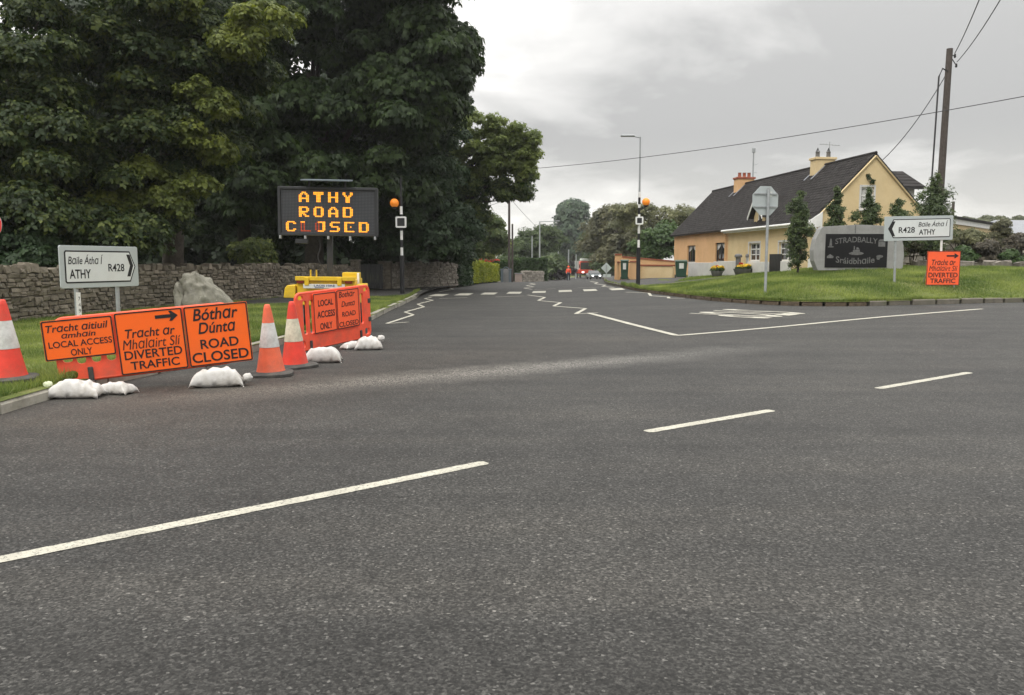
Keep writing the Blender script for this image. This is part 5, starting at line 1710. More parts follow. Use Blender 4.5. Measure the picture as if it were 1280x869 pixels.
an.tube([(HWD - .2, s_y, z_y + .72), (HWD + .95, s_y, z_y + .66)], .014, 5)
for k in range(6): an.tube([(HWD - .1 + k * .17, s_y - .22, z_y + .71 - k * .01), (HWD - .1 + k * .17, s_y + .22, z_y + .71 - k * .01)], .008, 4)
an.build('aerial', M['galv'], yh)
# aerial mast behind the ridge between the chimneys
mp = W(941, 225, 56)
am = thing('aerial_mast', 'thin grey aerial mast with a small box on top, behind the roof between the chimneys', 'aerial', (mp.x, mp.y, zisle(mp.x, mp.y)))
zt_ = W(941, 190, 56).z - am.location.z
mb = MB(); mb.tube([(0, 0, 0), (0, 0, zt_)], .05, 8); mb.build('mast', M['galv'], am, smooth=50)
MB().box(-.11, .11, -.08, .08, zt_ - .05, zt_ + .25).build('head_box', M['galv'], am, bevel=.01)
mb = MB(); mb.tube([(0, 0, zt_ - .9), (.32, 0, zt_ - .8)], .02, 5); mb.tube([(0, 0, zt_ - 1.4), (.26, 0, zt_ - 1.4)], .02, 5); mb.build('cross_arm', M['galv'], am)
# rear dormer seen past the right-hand slope
zr2 = z_at(215.5, 42.3); 
MB().box(3.5, 6.15, 1.9, 5.2, EZ, zr2 - .85).build('rear_dormer_wall', M['render_white'], yh)
def slab_roof(parent, quad, th=.09, m='roof', name='rear_dormer_roof'):
    vs = [Vector(q) for q in quad]; vs += [v + Vector((0, 0, th)) for v in vs]
    mb = MB(); mb.add(vs, [(3, 2, 1, 0), (4, 5, 6, 7), (0, 1, 5, 4), (1, 2, 6, 5), (2, 3, 7, 6), (3, 0, 4, 7)]); return mb.build(name, M[m], parent)
for k in range(5):
    t0, t1 = k / 5, (k + 1) / 5 + .03
    y_a, y_b = 3.5 - 1.95 * t1, 3.5 - 1.95 * t0; za, zb_ = zr2 - .95 * t1, zr2 - .95 * t0
    slab_roof(yh, [(3.0, y_a, za + .03), (6.45, y_a, za + .03), (6.5, y_b, zb_), (3.0, y_b, zb_)], .05)
slab_roof(yh, [(3.0, 5.45, zr2 - .95), (6.45, 5.45, zr2 - .95), (6.5, 3.5, zr2), (3.0, 3.5, zr2)][::-1], .05)
MB().box(2.9, 6.4, 1.50, 1.56, zr2 - 1.05, zr2 - .93).build('rear_fascia', M['frame_dark'], yh)
# ivy stain on gable near the cable
V_, F_, T_ = leaf_cloud([(HWD - .15 - .35 * i / 4 + random.uniform(-.1, .1), -.04, RZ - 1.15 + .22 * i / 4 * 2, .10) for i in range(-1, 3)], 70, .09, .03, 3)
np_mesh('gable_ivy', V_, F_, M['dark_leaf'], T_, yh)

# low annexe to the right of the cottage
aA = W(1193, 274, 43); aB = W(1252, 283, 52)
lw = thing('annexe', 'low yellow outbuilding with white fascia and dark mono pitch roof right of the cottage', 'outbuilding', (aA.x - 2.5, aA.y, 0), 0)
dx_ = Vector((aB.x - aA.x, aB.y - aA.y, 0)); ln_ = dx_.length + 2.5; lw.rotation_euler = (0, 0, math.atan2(dx_.y, dx_.x)); dxu = dx_.normalized()
lw.location = (aA.x - dxu.x * 2.0, aA.y - dxu.y * 2.0, 0)
MB().box(.1, ln_ - .1, .1, 4, 0, aA.z - .25).build('wall', M['render_yellow'], lw)
MB().box(0, ln_, -.02, .06, aA.z - .25, aA.z + .02).build('fascia', M['white_paint'], lw)
mb = MB(); vs = [(-.1, -.15, aA.z + .023), (ln_ + .1, -.15, aA.z + .023), (ln_ + .1, 4.2, aA.z + .4), (-.1, 4.2, aA.z + .4)]; vs += [(x, y, z + .12) for x, y, z in vs]
mb.add(vs, [(3, 2, 1, 0), (4, 5, 6, 7), (0, 1, 5, 4), (1, 2, 6, 5), (2, 3, 7, 6), (3, 0, 4, 7)]); mb.build('roof', M['roof'], lw)
gB = W(1262, 290, 62)
gh = thing('bungalow', 'grey house with pale slate roof beyond the shrubs at the right edge', 'house', (gB.x, gB.y, 0), R(6))
zt_ = W(1262, 292, 62).z; zr3 = W(1262, 279, 62).z
MB().box(0, 9, 0, 6, 0, zt_).build('wall', M['concrete'], gh)
mb = MB(); mb.slab([[(-.3, zt_ - .05), (9.3, zt_ - .05), (8.0, zr3 + .5), (1.0, zr3 + .5)]], 2.9, 3.1)
mb = MB(); vs = [(-.4, -.4, zt_), (9.4, -.4, zt_), (9.4, 6.4, zt_), (-.4, 6.4, zt_), (1.0, 3, zr3 + .4), (8.4, 3, zr3 + .4)]
mb.add(vs, [(0, 1, 5, 4), (1, 2, 5), (2, 3, 4, 5), (3, 0, 4), (3, 2, 1, 0)]); mb.build('roof', M['lead'], gh)
for x in (.5, 2.2): MB().box(x, x + .9, -.04, .02, zt_ - 1.1, zt_ - .25).build('window', M['white_paint'], gh)
for x in (.5, 2.2): MB().box(x + .07, x + .83, -.06, -.045, zt_ - 1.03, zt_ - .32).build('window_pane', M['pane'], gh)

# ------------------------------------------------------------------ garden wall, gate, posts, planters, bins
GW = thing('garden_wall', 'low white rendered wall along the front of the two cottages', 'garden wall', HO, HROT)
off = -1.6
def gs(u): return s_front(u, off)
def gwpiece(u0, u1, top=1.60):
    s0, s1 = gs(u1), gs(u0); MB().box(off - .1, off + .1, s0, s1, 0, top).build('wall_section', M['render_white'], GW, bevel=.012)
gwpiece(861, 897, z_at(328.5, 48)); gwpiece(898, 921, z_at(326.5, 45)); gwpiece(934.5, 959.5, z_at(327.5, 41)); gwpiece(976, 984.5, z_at(326.5, 38.5)); 
gwpiece(921.3, 934, 1.15)
s0, s1 = gs(975.5), gs(960.5)
gg = thing('garden_gate', 'black boarded gate in the white garden wall behind the stop sign post', 'gate', HO, HROT)
zgt = z_at(317.5, HO.y + s0)
nb_ = 8
for k in range(nb_):
    a = s0 + (s1 - s0) * k / nb_; MB().box(off - .03, off, a + .004, a + (s1 - s0) / nb_ - .004, .7, zgt).build('board', M['black_paint'], gg, bevel=.003)
for z in (1.3, zgt - .15): MB().box(off + .003, off + .03, s0, s1, z - .04, z + .04).build('rail', M['black_paint'], gg)
for u, v0, v1, lab, wd_ in ((922.5, 319, 336, 'short dark round topped post standing before the white garden wall, left one', .13), (933.5, 319, 336, 'slim grey post standing before the white garden wall, right one', .06)):
    p = W(u, v1, 41.5); zt_ = W(u, v0, 41.5).z
    o_ = thing('gate_post', lab, 'post', (p.x, p.y, zisle(p.x, p.y)))
    h = zt_ - o_.location.z
    mb = MB(); mb.tube([(0, 0, -.1), (0, 0, h - .12)], wd_, 10); mb.build('shaft', M['pot_grey'] if wd_ > .1 else M['galv'], o_, smooth=50)
    mb = MB(); mb.lathe([(wd_ * 1.4, h - .12), (wd_ * 1.6, h - .05), (wd_ * 1.2, h + .04), (.01, h + .07)], n=12); mb.build('cap', M['pot_grey'], o_, smooth=50)
def planter(u, v, Y, rx, lab, seed, red):
    p = W(u, v, Y); z = zisle(p.x, p.y)
    t = thing('flower_planter', lab, 'planter', (p.x, p.y, z), group='yellow flower planters before the white wall')
    mb = MB(); mb.lathe([(rx * .55, 0), (rx * .8, .08), (rx, .30), (rx * 1.04, .34), (rx * .95, .34), (rx * .9, .28)], n=20); mb.build('bowl', M['pot_grey'], t, smooth=50)
    rs = np.random.default_rng(seed)
    bl = [(rs.uniform(-rx, rx) * .85, rs.uniform(-rx, rx) * .6, .36 + rs.uniform(0, .12), .13) for _ in range(14)]
    V, F, T = leaf_cloud(bl, 500, .09, .03, 4, rs=rs); np_mesh('leaves', V, F, M['hedge'], T, t)
    V, F, T = leaf_cloud([(a, b, c + .06, .12) for a, b, c, d in bl], 520, .055, .024, 5, 0, (.7, 1.1), 1.2, rs=rs); np_mesh('flowers', V, F, M['flower_yellow'], T, t)
    V, F, T = leaf_cloud([(red, 0, .58, .08)], 50, .06, .024, 5, 0, rs=rs); np_mesh('red_flowers', V, F, M['flower_red'], T, t)
planter(896, 345, 44.0, .33, 'round dark bowl of yellow flowers, nearer the green bin', 4, .02)
planter(928, 342.5, 41.0, .46, 'wide dark bowl of yellow flowers, nearer the black gate', 5, -.1)
def bin_(u, v0, v1, Y, wpx, lab, labelm):
    p = W(u, v1, Y); z = zisle(p.x, p.y) + .01
    h = W(u, v0, Y).z - z; w_ = wpx / 1000 * Y
    t = thing('wheelie_bin', lab, 'wheelie bin', (p.x, p.y, z), R(-8), group='green wheelie bins')
    mb = MB(); a, b = w_ / 2 * .8, w_ / 2
    vs = [(-a, -.28, .06), (a, -.28, .06), (a, .28, .06), (-a, .28, .06), (-b, -.36, h - .10), (b, -.36, h - .10), (b, .36, h - .10), (-b, .36, h - .10)]
    mb.add(vs, [(3, 2, 1, 0), (4, 5, 6, 7), (0, 1, 5, 4), (1, 2, 6, 5), (2, 3, 7, 6), (3, 0, 4, 7)]); mb.build('body', M['bin_green'], t, bevel=.03)
    mb = MB(); vs = [(-b - .03, -.40, h - .10), (b + .03, -.40, h - .10), (b + .03, .40, h - .10), (-b - .03, .40, h - .10), (-b, -.34, h - .04), (b, -.34, h - .04), (b, .34, h), (-b, .34, h)]
    mb.add(vs, [(3, 2, 1, 0), (4, 5, 6, 7), (0, 1, 5, 4), (1, 2, 6, 5), (2, 3, 7, 6), (3, 0, 4, 7)]); mb.build('lid', M['bin_green'], t, bevel=.015)
    MB().box(-.02 - w_ * .16, -.02 + w_ * .22, -.372, -.362, h * .52, h * .82).build('sticker', labelm, t)
    for x in (-b * .9, b * .9):
        wh = MB(); wh.lathe([(.03, -.03), (.10, -.03), (.10, .03), (.03, .03)], n=14); o_ = wh.build('wheel', M['rubber'], t, smooth=50); o_.matrix_local = Matrix.Translation((x, .30, .10)) @ Matrix.Rotation(R(90), 4, 'Y')
bin_(851, 325, 346.5, 49.0, 14.5, 'green wheelie bin with white sticker beside the end of the white wall', M['label_white'])
bin_(780.5, 324.5, 347.5, 53, 10, 'darker green wheelie bin in the niche of the orange boundary wall', M['label_white'])
# orange boundary wall to the left of the cottages
bw = thing('boundary_wall', 'orange rendered boundary wall with red tile coping, left of the cottages', 'boundary wall', (0, 0, 0))
def seg(u0, u1, Y0, Y1, v0, v1, th, m, name='wall_section', cop=True, bottom=-.5):
    a = W(u0, v0, Y0); b = W(u1, v1, Y1); d = Vector((b.x - a.x, b.y - a.y, 0)); L_ = d.length; d.normalize(); n = Vector((-d.y, d.x, 0))
    vs = []
    for p in (a, b):
        for q in (0, th): vs += [(p.x + n.x * q, p.y + n.y * q, bottom), (p.x + n.x * q, p.y + n.y * q, p.z)]
    mb = MB(); mb.add(vs, [(0, 4, 5, 1), (2, 3, 7, 6), (1, 5, 7, 3), (0, 1, 3, 2), (4, 6, 7, 5), (0, 2, 6, 4)]); mb.build(name, m, bw)
    if cop:
        vs = []
        for p in (a, b):
            for q in (-.05, th + .05): vs += [(p.x + n.x * q, p.y + n.y * q, p.z + .003), (p.x + n.x * q, p.y + n.y * q, p.z + .09)]
        mb = MB(); mb.add(vs, [(0, 4, 5, 1), (2, 3, 7, 6), (1, 5, 7, 3), (0, 1, 3, 2), (4, 6, 7, 5), (0, 2, 6, 4)]); mb.build('coping', M['red_brick'], bw)
seg(768.5, 777, 55, 54.9, 319, 319, .5, M['render_orange'], 'pillar')
seg(777.3, 843, 56.0, 55.6, 321.8, 327.5, .25, M['render_orange'])
seg(799.5, 841, 53.4, 51.5, 332.5, 332.8, .22, M['render_yellow'])
seg(787.5, 798, 53.0, 52.9, 328, 328, .35, M['render_orange'], 'pillar')
seg(772, 774.5, 53.4, 53.4, 328.5, 328.5, .35, M['render_orange'], 'pillar')
seg(771.5, 791, 53.3, 53.2, 327.9, 327.9, .4, M['red_brick'], 'lintel', False, W(780, 328.8, 53.3).z)

# ------------------------------------------------------------------ town monument
YM = 32.0
mo = W(1018, 335.5, YM)
mon = thing('town_monument', 'rounded concrete monument framing a black granite panel that reads STRADBALLY', 'monument', (mo.x, mo.y, zisle(mo.x + 1.5, mo.y) - .1))
U_ = Vector((1, 0, 0)); Zv = Vector((0, 0, 1))
def mst(u, v): return plane_st(u, v, Vector(mon.location), U_, Zv)
outl = [(1022, 338), (1017.5, 326), (1017, 313), (1020, 299), (1026, 286.5), (1029, 283.5), (1048, 282.3), (1067, 281.2), (1069.3, 281), (1092, 281.6), (1112, 282.8), (1121, 285), (1126, 293), (1129.5, 307), (1130, 320), (1128, 338)]
pn = [(1030.5, 335), (1110.5, 335), (1110.5, 292.5), (1030.5, 292.5)]
mb = MB(); mb.slab([[mst(*p) for p in outl][::1]], 0, .45)
# reorder to counter-clockwise if needed is handled in slab()
fr_ = mb.build('surround', M['concrete'], mon, bevel=.02)
a, b = mst(1030.5, 334.5), mst(1110, 292.5)
MB().box(a[0], b[0], -.02, -.003, a[1], b[1]).build('granite_panel', M['granite'], mon)
j = mst(1069, 292); k_ = mst(1069, 280.8)
MB().box(j[0] - .02, j[0] + .02, -.006, -.002, j[1], k_[1] - .03).build('joint', M['pot_grey'], mon)
pw = b[0] - a[0]; ph = b[1] - a[1]; cxm = (a[0] + b[0]) / 2
def arch(sign_, amp):
    def f(v):
        t = (v[0] - cxm) / (pw * .33)
        return (v[0], v[1], v[2] - sign_ * amp * t * t)
    return f
lettering(mon, 'STRADBALLY', a[0] + pw * .155, a[0] + pw * .835, a[1] + ph * .75, a[1] + ph * .915, -.0235, M['engraving'], 0, .014, 1.0, 'lettering', arch(1, .07))
lettering(mon, 'Sráidbhɑile', a[0] + pw * .175, a[0] + pw * .80, a[1] + ph * .10, a[1] + ph * .29, -.0235, M['engraving'], 0, .014, 1.0, 'lettering', arch(-1, .07))
def engr(polys):
    mb = MB()
    for pl in polys:
        P = [(a[0] + x * pw, a[1] + y * ph) for x, y in pl]; mb.slab([P], -.0235, -.0215)
    mb.build('engraved_picture', M['engraving'], mon)
def ell(cx_, cy_, rx, ry, n=14): return [(cx_ + rx * math.cos(2 * math.pi * i / n), cy_ + ry * math.sin(2 * math.pi * i / n)) for i in range(n)]
engr([[(.06, .64), (.105, .64), (.10, .78), (.09, .86), (.075, .86), (.068, .78)], [(.04, .60), (.13, .60), (.13, .635), (.04, .635)]])
engr([[(.85, .62), (.96, .62), (.96, .76), (.85, .76)], [(.845, .775), (.965, .775), (.93, .84), (.87, .84)]])
engr([ell(.50, .42, .12, .05), [(.44, .47), (.56, .47), (.55, .53), (.45, .53)], [(.455, .54), (.475, .54), (.475, .64), (.455, .64)], [(.50, .54), (.55, .54), (.53, .60), (.50, .60)]])
engr([[(.03, .28), (.13, .28), (.14, .33), (.08, .40), (.03, .34)]])
engr([ell(.88, .33, .055, .045), ell(.86, .28, .03, .05)])

# ------------------------------------------------------------------ columnar trees around the monument
def columnar(u, vb, vt, Y, wpx, lab, seed):
    g = W(u, vb, Y); gz0_ = zisle(g.x, g.y); top = W(u, vt, Y).z; H = top - gz0_; w_ = wpx / 2000 * Y
    bl = []
    rs = np.random.default_rng(seed)
    for i in range(60):
        t = i / 59; ww_ = w_ * (math.sin(math.pi * (0.10 + .84 * t)) ** .7)
        if t > .8: ww_ *= .8
        bl.append((g.x + rs.normal() * ww_ * .5, g.y + rs.normal() * ww_ * .5, gz0_ + .25 + t * (H - .45), max(.07, ww_ * .38)))
    tree('columnar_tree', lab, (g.x, g.y, gz0_), bl, (g.x, g.y, top - .3), .05, M['hedge_dark'], 5200, .085, .024, 3, -.35, 'upright young trees around the town monument', seed=seed, nlimb=5, shell=(.2, 1.8), zscale=1.5)
M['hedge_dark'] = mat_leaf('columnar_leaf', (0.04, 0.065, 0.025), (0.13, 0.17, 0.065), 0.25)
columnar(996.5, 337, 236, 33.6, 28, 'tallest dark columnar tree, left of the monument before the cottage window', 21)
columnar(1043, 335, 232, 34.6, 19, 'slim columnar tree behind the left half of the monument', 22)
columnar(1083, 335, 233, 34.8, 22, 'columnar tree covering the lower half of the gable window', 23)
columnar(1120, 335, 246, 34.4, 25, 'short rounded columnar tree behind the left end of the R428 sign', 24)
columnar(1165, 335, 213, 34.8, 38, 'ragged columnar tree wrapped round the foot of the tall utility pole', 25)

# ------------------------------------------------------------------ rockery and shrubs on the right
rpath = [W(u, 330, Y)[:2] for u, Y in ((1128, 37.5), (1200, 38), (1290, 39), (1400, 41))]
def z_rock(x, y): return zisle(x, y) - .1
rubble_wall('rockery_wall', 'rough stone retaining wall overgrown with shrubs at the right edge', rpath, z_rock, 1.15, 60, 0, (.3, .7), (.18, .34), 9, 'pale', (0.1, 0.3), 0.6)
SHR = [(1140, 333, 36, 30, 42, 'olive_leaf', 'grey brown shrub just right of the concrete monument'), (1158, 333, 36.4, 30, 40, 'hedge', 'dark bushy shrub behind the R428 sign posts'),
       (1203, 335, 35.6, 30, 26, 'hedge', 'low dark shrub right of the lone orange panel'), (1216, 312, 37, 40, 22, 'grey_leaf', 'silvery trailing shrub spilling over the rockery'),
       (1232, 336, 35.5, 36, 34, 'purple_leaf', 'low purple grey shrub at the foot of the rockery'), (1250, 318, 37.3, 22, 44, 'olive_leaf', 'tall wispy olive shrub standing up beyond the rockery'),
       (1272, 338, 36.2, 36, 48, 'purple_leaf', 'reddish brown shrub at the right edge of the photo'), (1262, 338, 35.3, 30, 24, 'hedge', 'green shrub low at the right edge under the reddish one'), (1196, 308, 37, 34, 17, 'grey_leaf', 'pale leaved shrub on the rockery beside the R428 sign')]
for i, (u, vb, Y, wpx, hpx, lk_, lab) in enumerate(SHR):
    g = W(u, vb, Y); w_ = wpx / 2000 * Y; H = hpx / 1000 * Y
    rs = np.random.default_rng(60 + i)
    bl = crown_blobs((g.x, g.y, g.z + H * .5), (w_ * .8, w_ * .7, H * .42), 16, (.16, .32), .4, rs)
    V, F, T = leaf_cloud([(x - g.x, y - g.y, z - g.z, r) for x, y, z, r in bl], 2600, .12, .035, 3, .15, (.3, 1.15), rs=rs)
    t = thing('shrub', lab, 'shrub', g, group='shrubs on the rockery')
    np_mesh('foliage', V, F, M[lk_], T, t)
    mb = MB()
    for q in bl[:6]: mb.tube([(0, 0, -.3), (q[0] - g.x, q[1] - g.y, q[2] - g.z)], [.025, .008], 5)
    mb.build('stem', M['bark'], t)
RB = [(1150, 334, 35.0, .45), (1188, 336, 34.8, .5), (1206, 337, 34.6, .42), (1222, 337.5, 34.9, .3), (1238, 338, 34.6, .4), (1253, 338, 34.8, .45), (1275, 339, 34.6, .35), (1228, 328, 36.4, .5), (1256, 324, 36.6, .55)]
labs = ['pale rock beside the concrete monument', 'broad grey rock right of the lone orange panel', 'second rock from the orange panel, low and flat', 'smallest rock at the middle foot of the rockery', 'rock between the purple shrub and the green edge shrub', 'rounded rock before the green edge shrub', 'rock nearest the right edge of the photo', 'upper rock between the purple and silvery shrubs', 'large upper rock under the wispy olive shrub']
for i, (u, v, Y, s_) in enumerate(RB):
    g = W(u, v, Y); me = jitter_loft(100 + i, s_ * 1.4, s_, s_ * .9, .35); me.materials.append(M['rock'])
    o = bpy.data.objects.new('rock', me); col.objects.link(o); o.location = (g.x, g.y, max(zisle(g.x, g.y) + s_ * .2, g.z)); o.rotation_euler = (0, 0, i * 1.3)
    tag(o, labs[i], 'rock', 'rocks of the rockery')

# ------------------------------------------------------------------ utility poles and wires
def pole(name, label, u, vb, vt, Y, r0, r1, zf, cat='utility pole', group=None, zbase=None, m='timber_pole', lean=0.0):
    g = W(u, vb, Y); z = zf(g.x, g.y) if zbase is None else zbase; top = W(u, vt, Y).z
    t = thing(name, label, cat, (g.x, g.y, z), group=group)
    mb = MB(); mb.tube([(0, 0, -.3), (lean / 2, 0, (top - z) / 2), (lean, 0, top - z)], [r0, (r0 + r1) / 2, r1], 12); mb.build('shaft', M[m], t, smooth=50)
    return t, Vector((g.x + lean, g.y, top))
PY = 35.5
up1, ptop = pole('utility_pole', 'tall dark timber utility pole rising behind the R428 sign on the green', 1171, 300, 61, PY, .165, .125, zisle, lean=.10)
hgt = ptop.z - up1.location.z
mb = MB()
for dz, dx2 in ((-.05, .34), (-.45, .42)):
    mb.tube([(.1, 0, hgt - .25), (dx2, 0, hgt - .25 + dz)], .02, 6); mb.lathe([(.03, -.08), (.055, -.03), (.035, .02), (.05, .06), (.01, .09)], (dx2, 0, hgt - .25 + dz), 8)
mb.build('insulator_bracket', M['cable'], up1)
mb = MB(); mb.tube([(-.02, -.1, hgt - .95), (-.22, -.12, hgt - .85), (-.38, -.15, hgt - 1.2), (-.42, -.15, hgt - 4), (-.50, -.2, hgt - 7.5), (-.5, -.2, hgt - 9.2)], .035, 6); mb.build('cable_drop', M['cable'], up1, smooth=60)
def wire(label, a, b, sag, r=.016, n=24):
    a = Vector(a); b = Vector(b)
    mb = MB(); mb.tube([(a.lerp(b, i / n) + Vector((0, 0, -4 * sag * (i / n) * (1 - i / n)))) for i in range(n + 1)], r, 5)
    o = mb.build('overhead_wire', M['cable'], smooth=60); return tag(o, label, 'overhead wire')
wire('thin wire running up right from the pole top, left of the pair', ptop + Vector((.22, 0, -.2)), W(1232, -20, 22), .1)
wire('thin wire running up right from the pole top, right of the pair', ptop + Vector((.34, 0, -.55)), W(1262, -20, 23), .15)
gab = W(1100, 203, 38.4)
wire('service cable hanging from the utility pole to the cottage gable', ptop + Vector((0, 0, -.9)), gab, .35, .018)
wire('long sagging wire crossing the sky from the left trees past the lamp post', W(560, 217, 52), W(1420, 94, 24), .55, .014, 48)
sp, _ = pole('utility_pole', 'small distant pole just right of the R428 sign above the annexe', 1190.5, 275, 252, 60, .12, .10, zisle, group=None)

# ================================================================== TREES ON THE LEFT
rs = np.random.default_rng(5)
def gl_(x, y): return zleft(x, y)
def px_blobs(spec, rb, n_each, seed, fill=.3, yr=1.0):
    """spec: (u, v, Y, ru, rv) crown masses"""
    rs_ = np.random.default_rng(seed); out_ = []
    for (u, v, Y, ru, rv) in spec:
        c = W(u, v, Y); out_ += crown_blobs(c, (ru * Y / 1000, (ru + rv) / 2 * Y / 1000 * yr, rv * Y / 1000), n_each, rb, fill, rs_, -.9)
    return out_
def shifts(bl, seed, f): 
    r_ = np.random.default_rng(seed); return [f(b, r_) for b in bl]
# A: the big horse chestnut
bl = px_blobs([(430, 60, 39, 150, 140), (470, 165, 39.5, 90, 100), (330, 190, 39, 110, 110), (360, -60, 39, 160, 120), (505, -40, 39.5, 70, 120), (530, 90, 39.5, 48, 80)], (.85, 1.5), 42, 1, .25)
gx = W(385, 370, 40)
tree('chestnut_tree', 'huge dark horse chestnut with drooping fingered leaves behind the message display', (gx.x, gx.y + 1.5, gl_(gx.x, gx.y)), bl, (gx.x, gx.y + 1.5, 11), .55, M['chestnut'], 78000, .26, .055, 6, .55, 'tall trees behind the stone wall', seed=31)
# B: lime tree with yellow-green outer sprays
bl = px_blobs([(230, 40, 28, 130, 110), (190, 160, 27.5, 110, 100), (120, 250, 27, 120, 60), (250, 110, 27.5, 60, 90)], (.55, 1.1), 40, 2, .25)
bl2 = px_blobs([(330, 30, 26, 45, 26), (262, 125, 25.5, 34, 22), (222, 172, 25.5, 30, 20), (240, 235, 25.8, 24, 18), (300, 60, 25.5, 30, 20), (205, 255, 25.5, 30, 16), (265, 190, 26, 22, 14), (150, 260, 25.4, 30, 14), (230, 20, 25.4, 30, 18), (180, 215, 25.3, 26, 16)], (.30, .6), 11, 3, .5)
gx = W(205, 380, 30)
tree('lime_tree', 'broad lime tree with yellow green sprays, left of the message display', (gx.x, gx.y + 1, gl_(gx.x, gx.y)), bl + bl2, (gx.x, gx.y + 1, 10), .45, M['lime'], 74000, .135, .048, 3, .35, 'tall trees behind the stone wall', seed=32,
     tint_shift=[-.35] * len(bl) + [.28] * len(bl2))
# C: left edge tree
bl = px_blobs([(30, 60, 25, 110, 120), (-60, 150, 25, 130, 150), (60, 210, 24.5, 110, 80), (10, 290, 23.5, 120, 40), (110, 300, 24.5, 70, 28)], (.6, 1.1), 36, 4, .25)
gx = W(-20, 380, 25)
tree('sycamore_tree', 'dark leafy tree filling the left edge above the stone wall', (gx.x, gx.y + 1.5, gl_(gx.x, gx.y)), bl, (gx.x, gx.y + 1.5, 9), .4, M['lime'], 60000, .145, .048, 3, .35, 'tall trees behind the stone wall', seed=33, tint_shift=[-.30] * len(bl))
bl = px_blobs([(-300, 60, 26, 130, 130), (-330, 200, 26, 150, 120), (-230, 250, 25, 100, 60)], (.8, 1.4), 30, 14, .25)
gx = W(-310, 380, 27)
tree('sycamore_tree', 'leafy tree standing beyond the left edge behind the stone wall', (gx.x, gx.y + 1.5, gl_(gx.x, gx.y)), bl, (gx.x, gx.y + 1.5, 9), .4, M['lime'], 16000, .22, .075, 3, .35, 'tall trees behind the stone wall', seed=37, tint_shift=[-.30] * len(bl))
# D: dark evergreen mass in the middle behind
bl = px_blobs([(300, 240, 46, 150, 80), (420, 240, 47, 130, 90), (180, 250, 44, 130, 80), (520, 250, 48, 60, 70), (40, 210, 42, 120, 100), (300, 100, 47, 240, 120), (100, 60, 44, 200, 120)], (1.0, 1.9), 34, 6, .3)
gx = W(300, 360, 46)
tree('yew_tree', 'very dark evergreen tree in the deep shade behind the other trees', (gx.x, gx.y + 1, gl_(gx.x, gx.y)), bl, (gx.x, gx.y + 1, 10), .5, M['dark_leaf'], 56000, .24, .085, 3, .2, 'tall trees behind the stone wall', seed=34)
# E: ivy clad tree by the beacon
bl = px_blobs([(540, 215, 43, 42, 70), (545, 290, 42.8, 48, 38), (520, 280, 42, 36, 45), (500, 200, 42, 30, 90), (575, 300, 46, 22, 34), (470, 290, 43, 26, 40)], (.5, .95), 30, 7, .2)
gx = W(540, 360, 48)
tree('ivy_clad_tree', 'ivy covered tree bulging over the pale wall right of the beacon', (gx.x, gx.y + .6, gl_(gx.x, gx.y)), bl, (gx.x, gx.y + .6, 8), .35, M['ivy'], 30000, .15, .055, 3, .45, 'tall trees behind the stone wall', seed=35)
# F: overhanging lighter tree on the right of the mass
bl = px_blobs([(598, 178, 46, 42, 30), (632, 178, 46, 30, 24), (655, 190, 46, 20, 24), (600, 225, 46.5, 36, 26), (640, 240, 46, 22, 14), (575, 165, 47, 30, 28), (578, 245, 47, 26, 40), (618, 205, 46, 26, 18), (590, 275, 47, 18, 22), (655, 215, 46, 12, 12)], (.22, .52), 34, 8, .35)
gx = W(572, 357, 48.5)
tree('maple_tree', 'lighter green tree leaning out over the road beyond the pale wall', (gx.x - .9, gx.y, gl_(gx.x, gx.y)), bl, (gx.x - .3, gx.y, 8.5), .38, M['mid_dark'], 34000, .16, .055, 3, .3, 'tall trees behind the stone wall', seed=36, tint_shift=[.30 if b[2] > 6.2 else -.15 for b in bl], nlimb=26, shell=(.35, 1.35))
# understorey shrub line just behind the wall, broken by dark gaps
for u0, Y, ru, rv, v, lab, sd, mk in ((20, 22.5, 60, 22, 318, 'ivy and bramble bank hanging over the wall at the left edge', 41, 'ivy'), (115, 25.5, 45, 20, 316, 'leafy bramble bank behind the ATHY sign on the wall top', 42, 'ivy'),
                             (318, 33, 22, 14, 322, 'small lighter leaved bush over the long wall', 43, 'lime'), (462, 44, 26, 18, 320, 'dark laurel bush above the gateway', 44, 'dark_leaf')):
    bl = px_blobs([(u0, v, Y, ru, rv)], (.35, .6), 26, sd, .3)
    g = W(u0, 360, Y); g.z = gl_(g.x, g.y)
    V, F, T = leaf_cloud([(x - g.x, y - g.y, z - g.z, r) for x, y, z, r in bl], 5200, .13, .045, 3, .3, rs=np.random.default_rng(sd))
    t = thing('bush', lab, 'bush', g); np_mesh('foliage', V, F, M[mk], T, t)
    mb = MB()
    for q in bl[:7]: mb.tube([(0, 0, -.2), (q[0] - g.x, q[1] - g.y, q[2] - g.z)], [.04, .01], 5)
    mb.build('stem', M['bark'], t)
# distant wood that closes the view under and behind the crowns
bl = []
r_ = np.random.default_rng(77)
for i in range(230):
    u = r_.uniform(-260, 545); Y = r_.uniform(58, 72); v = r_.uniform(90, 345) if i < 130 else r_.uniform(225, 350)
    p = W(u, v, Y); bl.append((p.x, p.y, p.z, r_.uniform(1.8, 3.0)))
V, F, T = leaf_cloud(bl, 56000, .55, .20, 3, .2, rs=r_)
tag(np_mesh('woodland', V, F, M['dark_leaf'], T), kind='stuff')

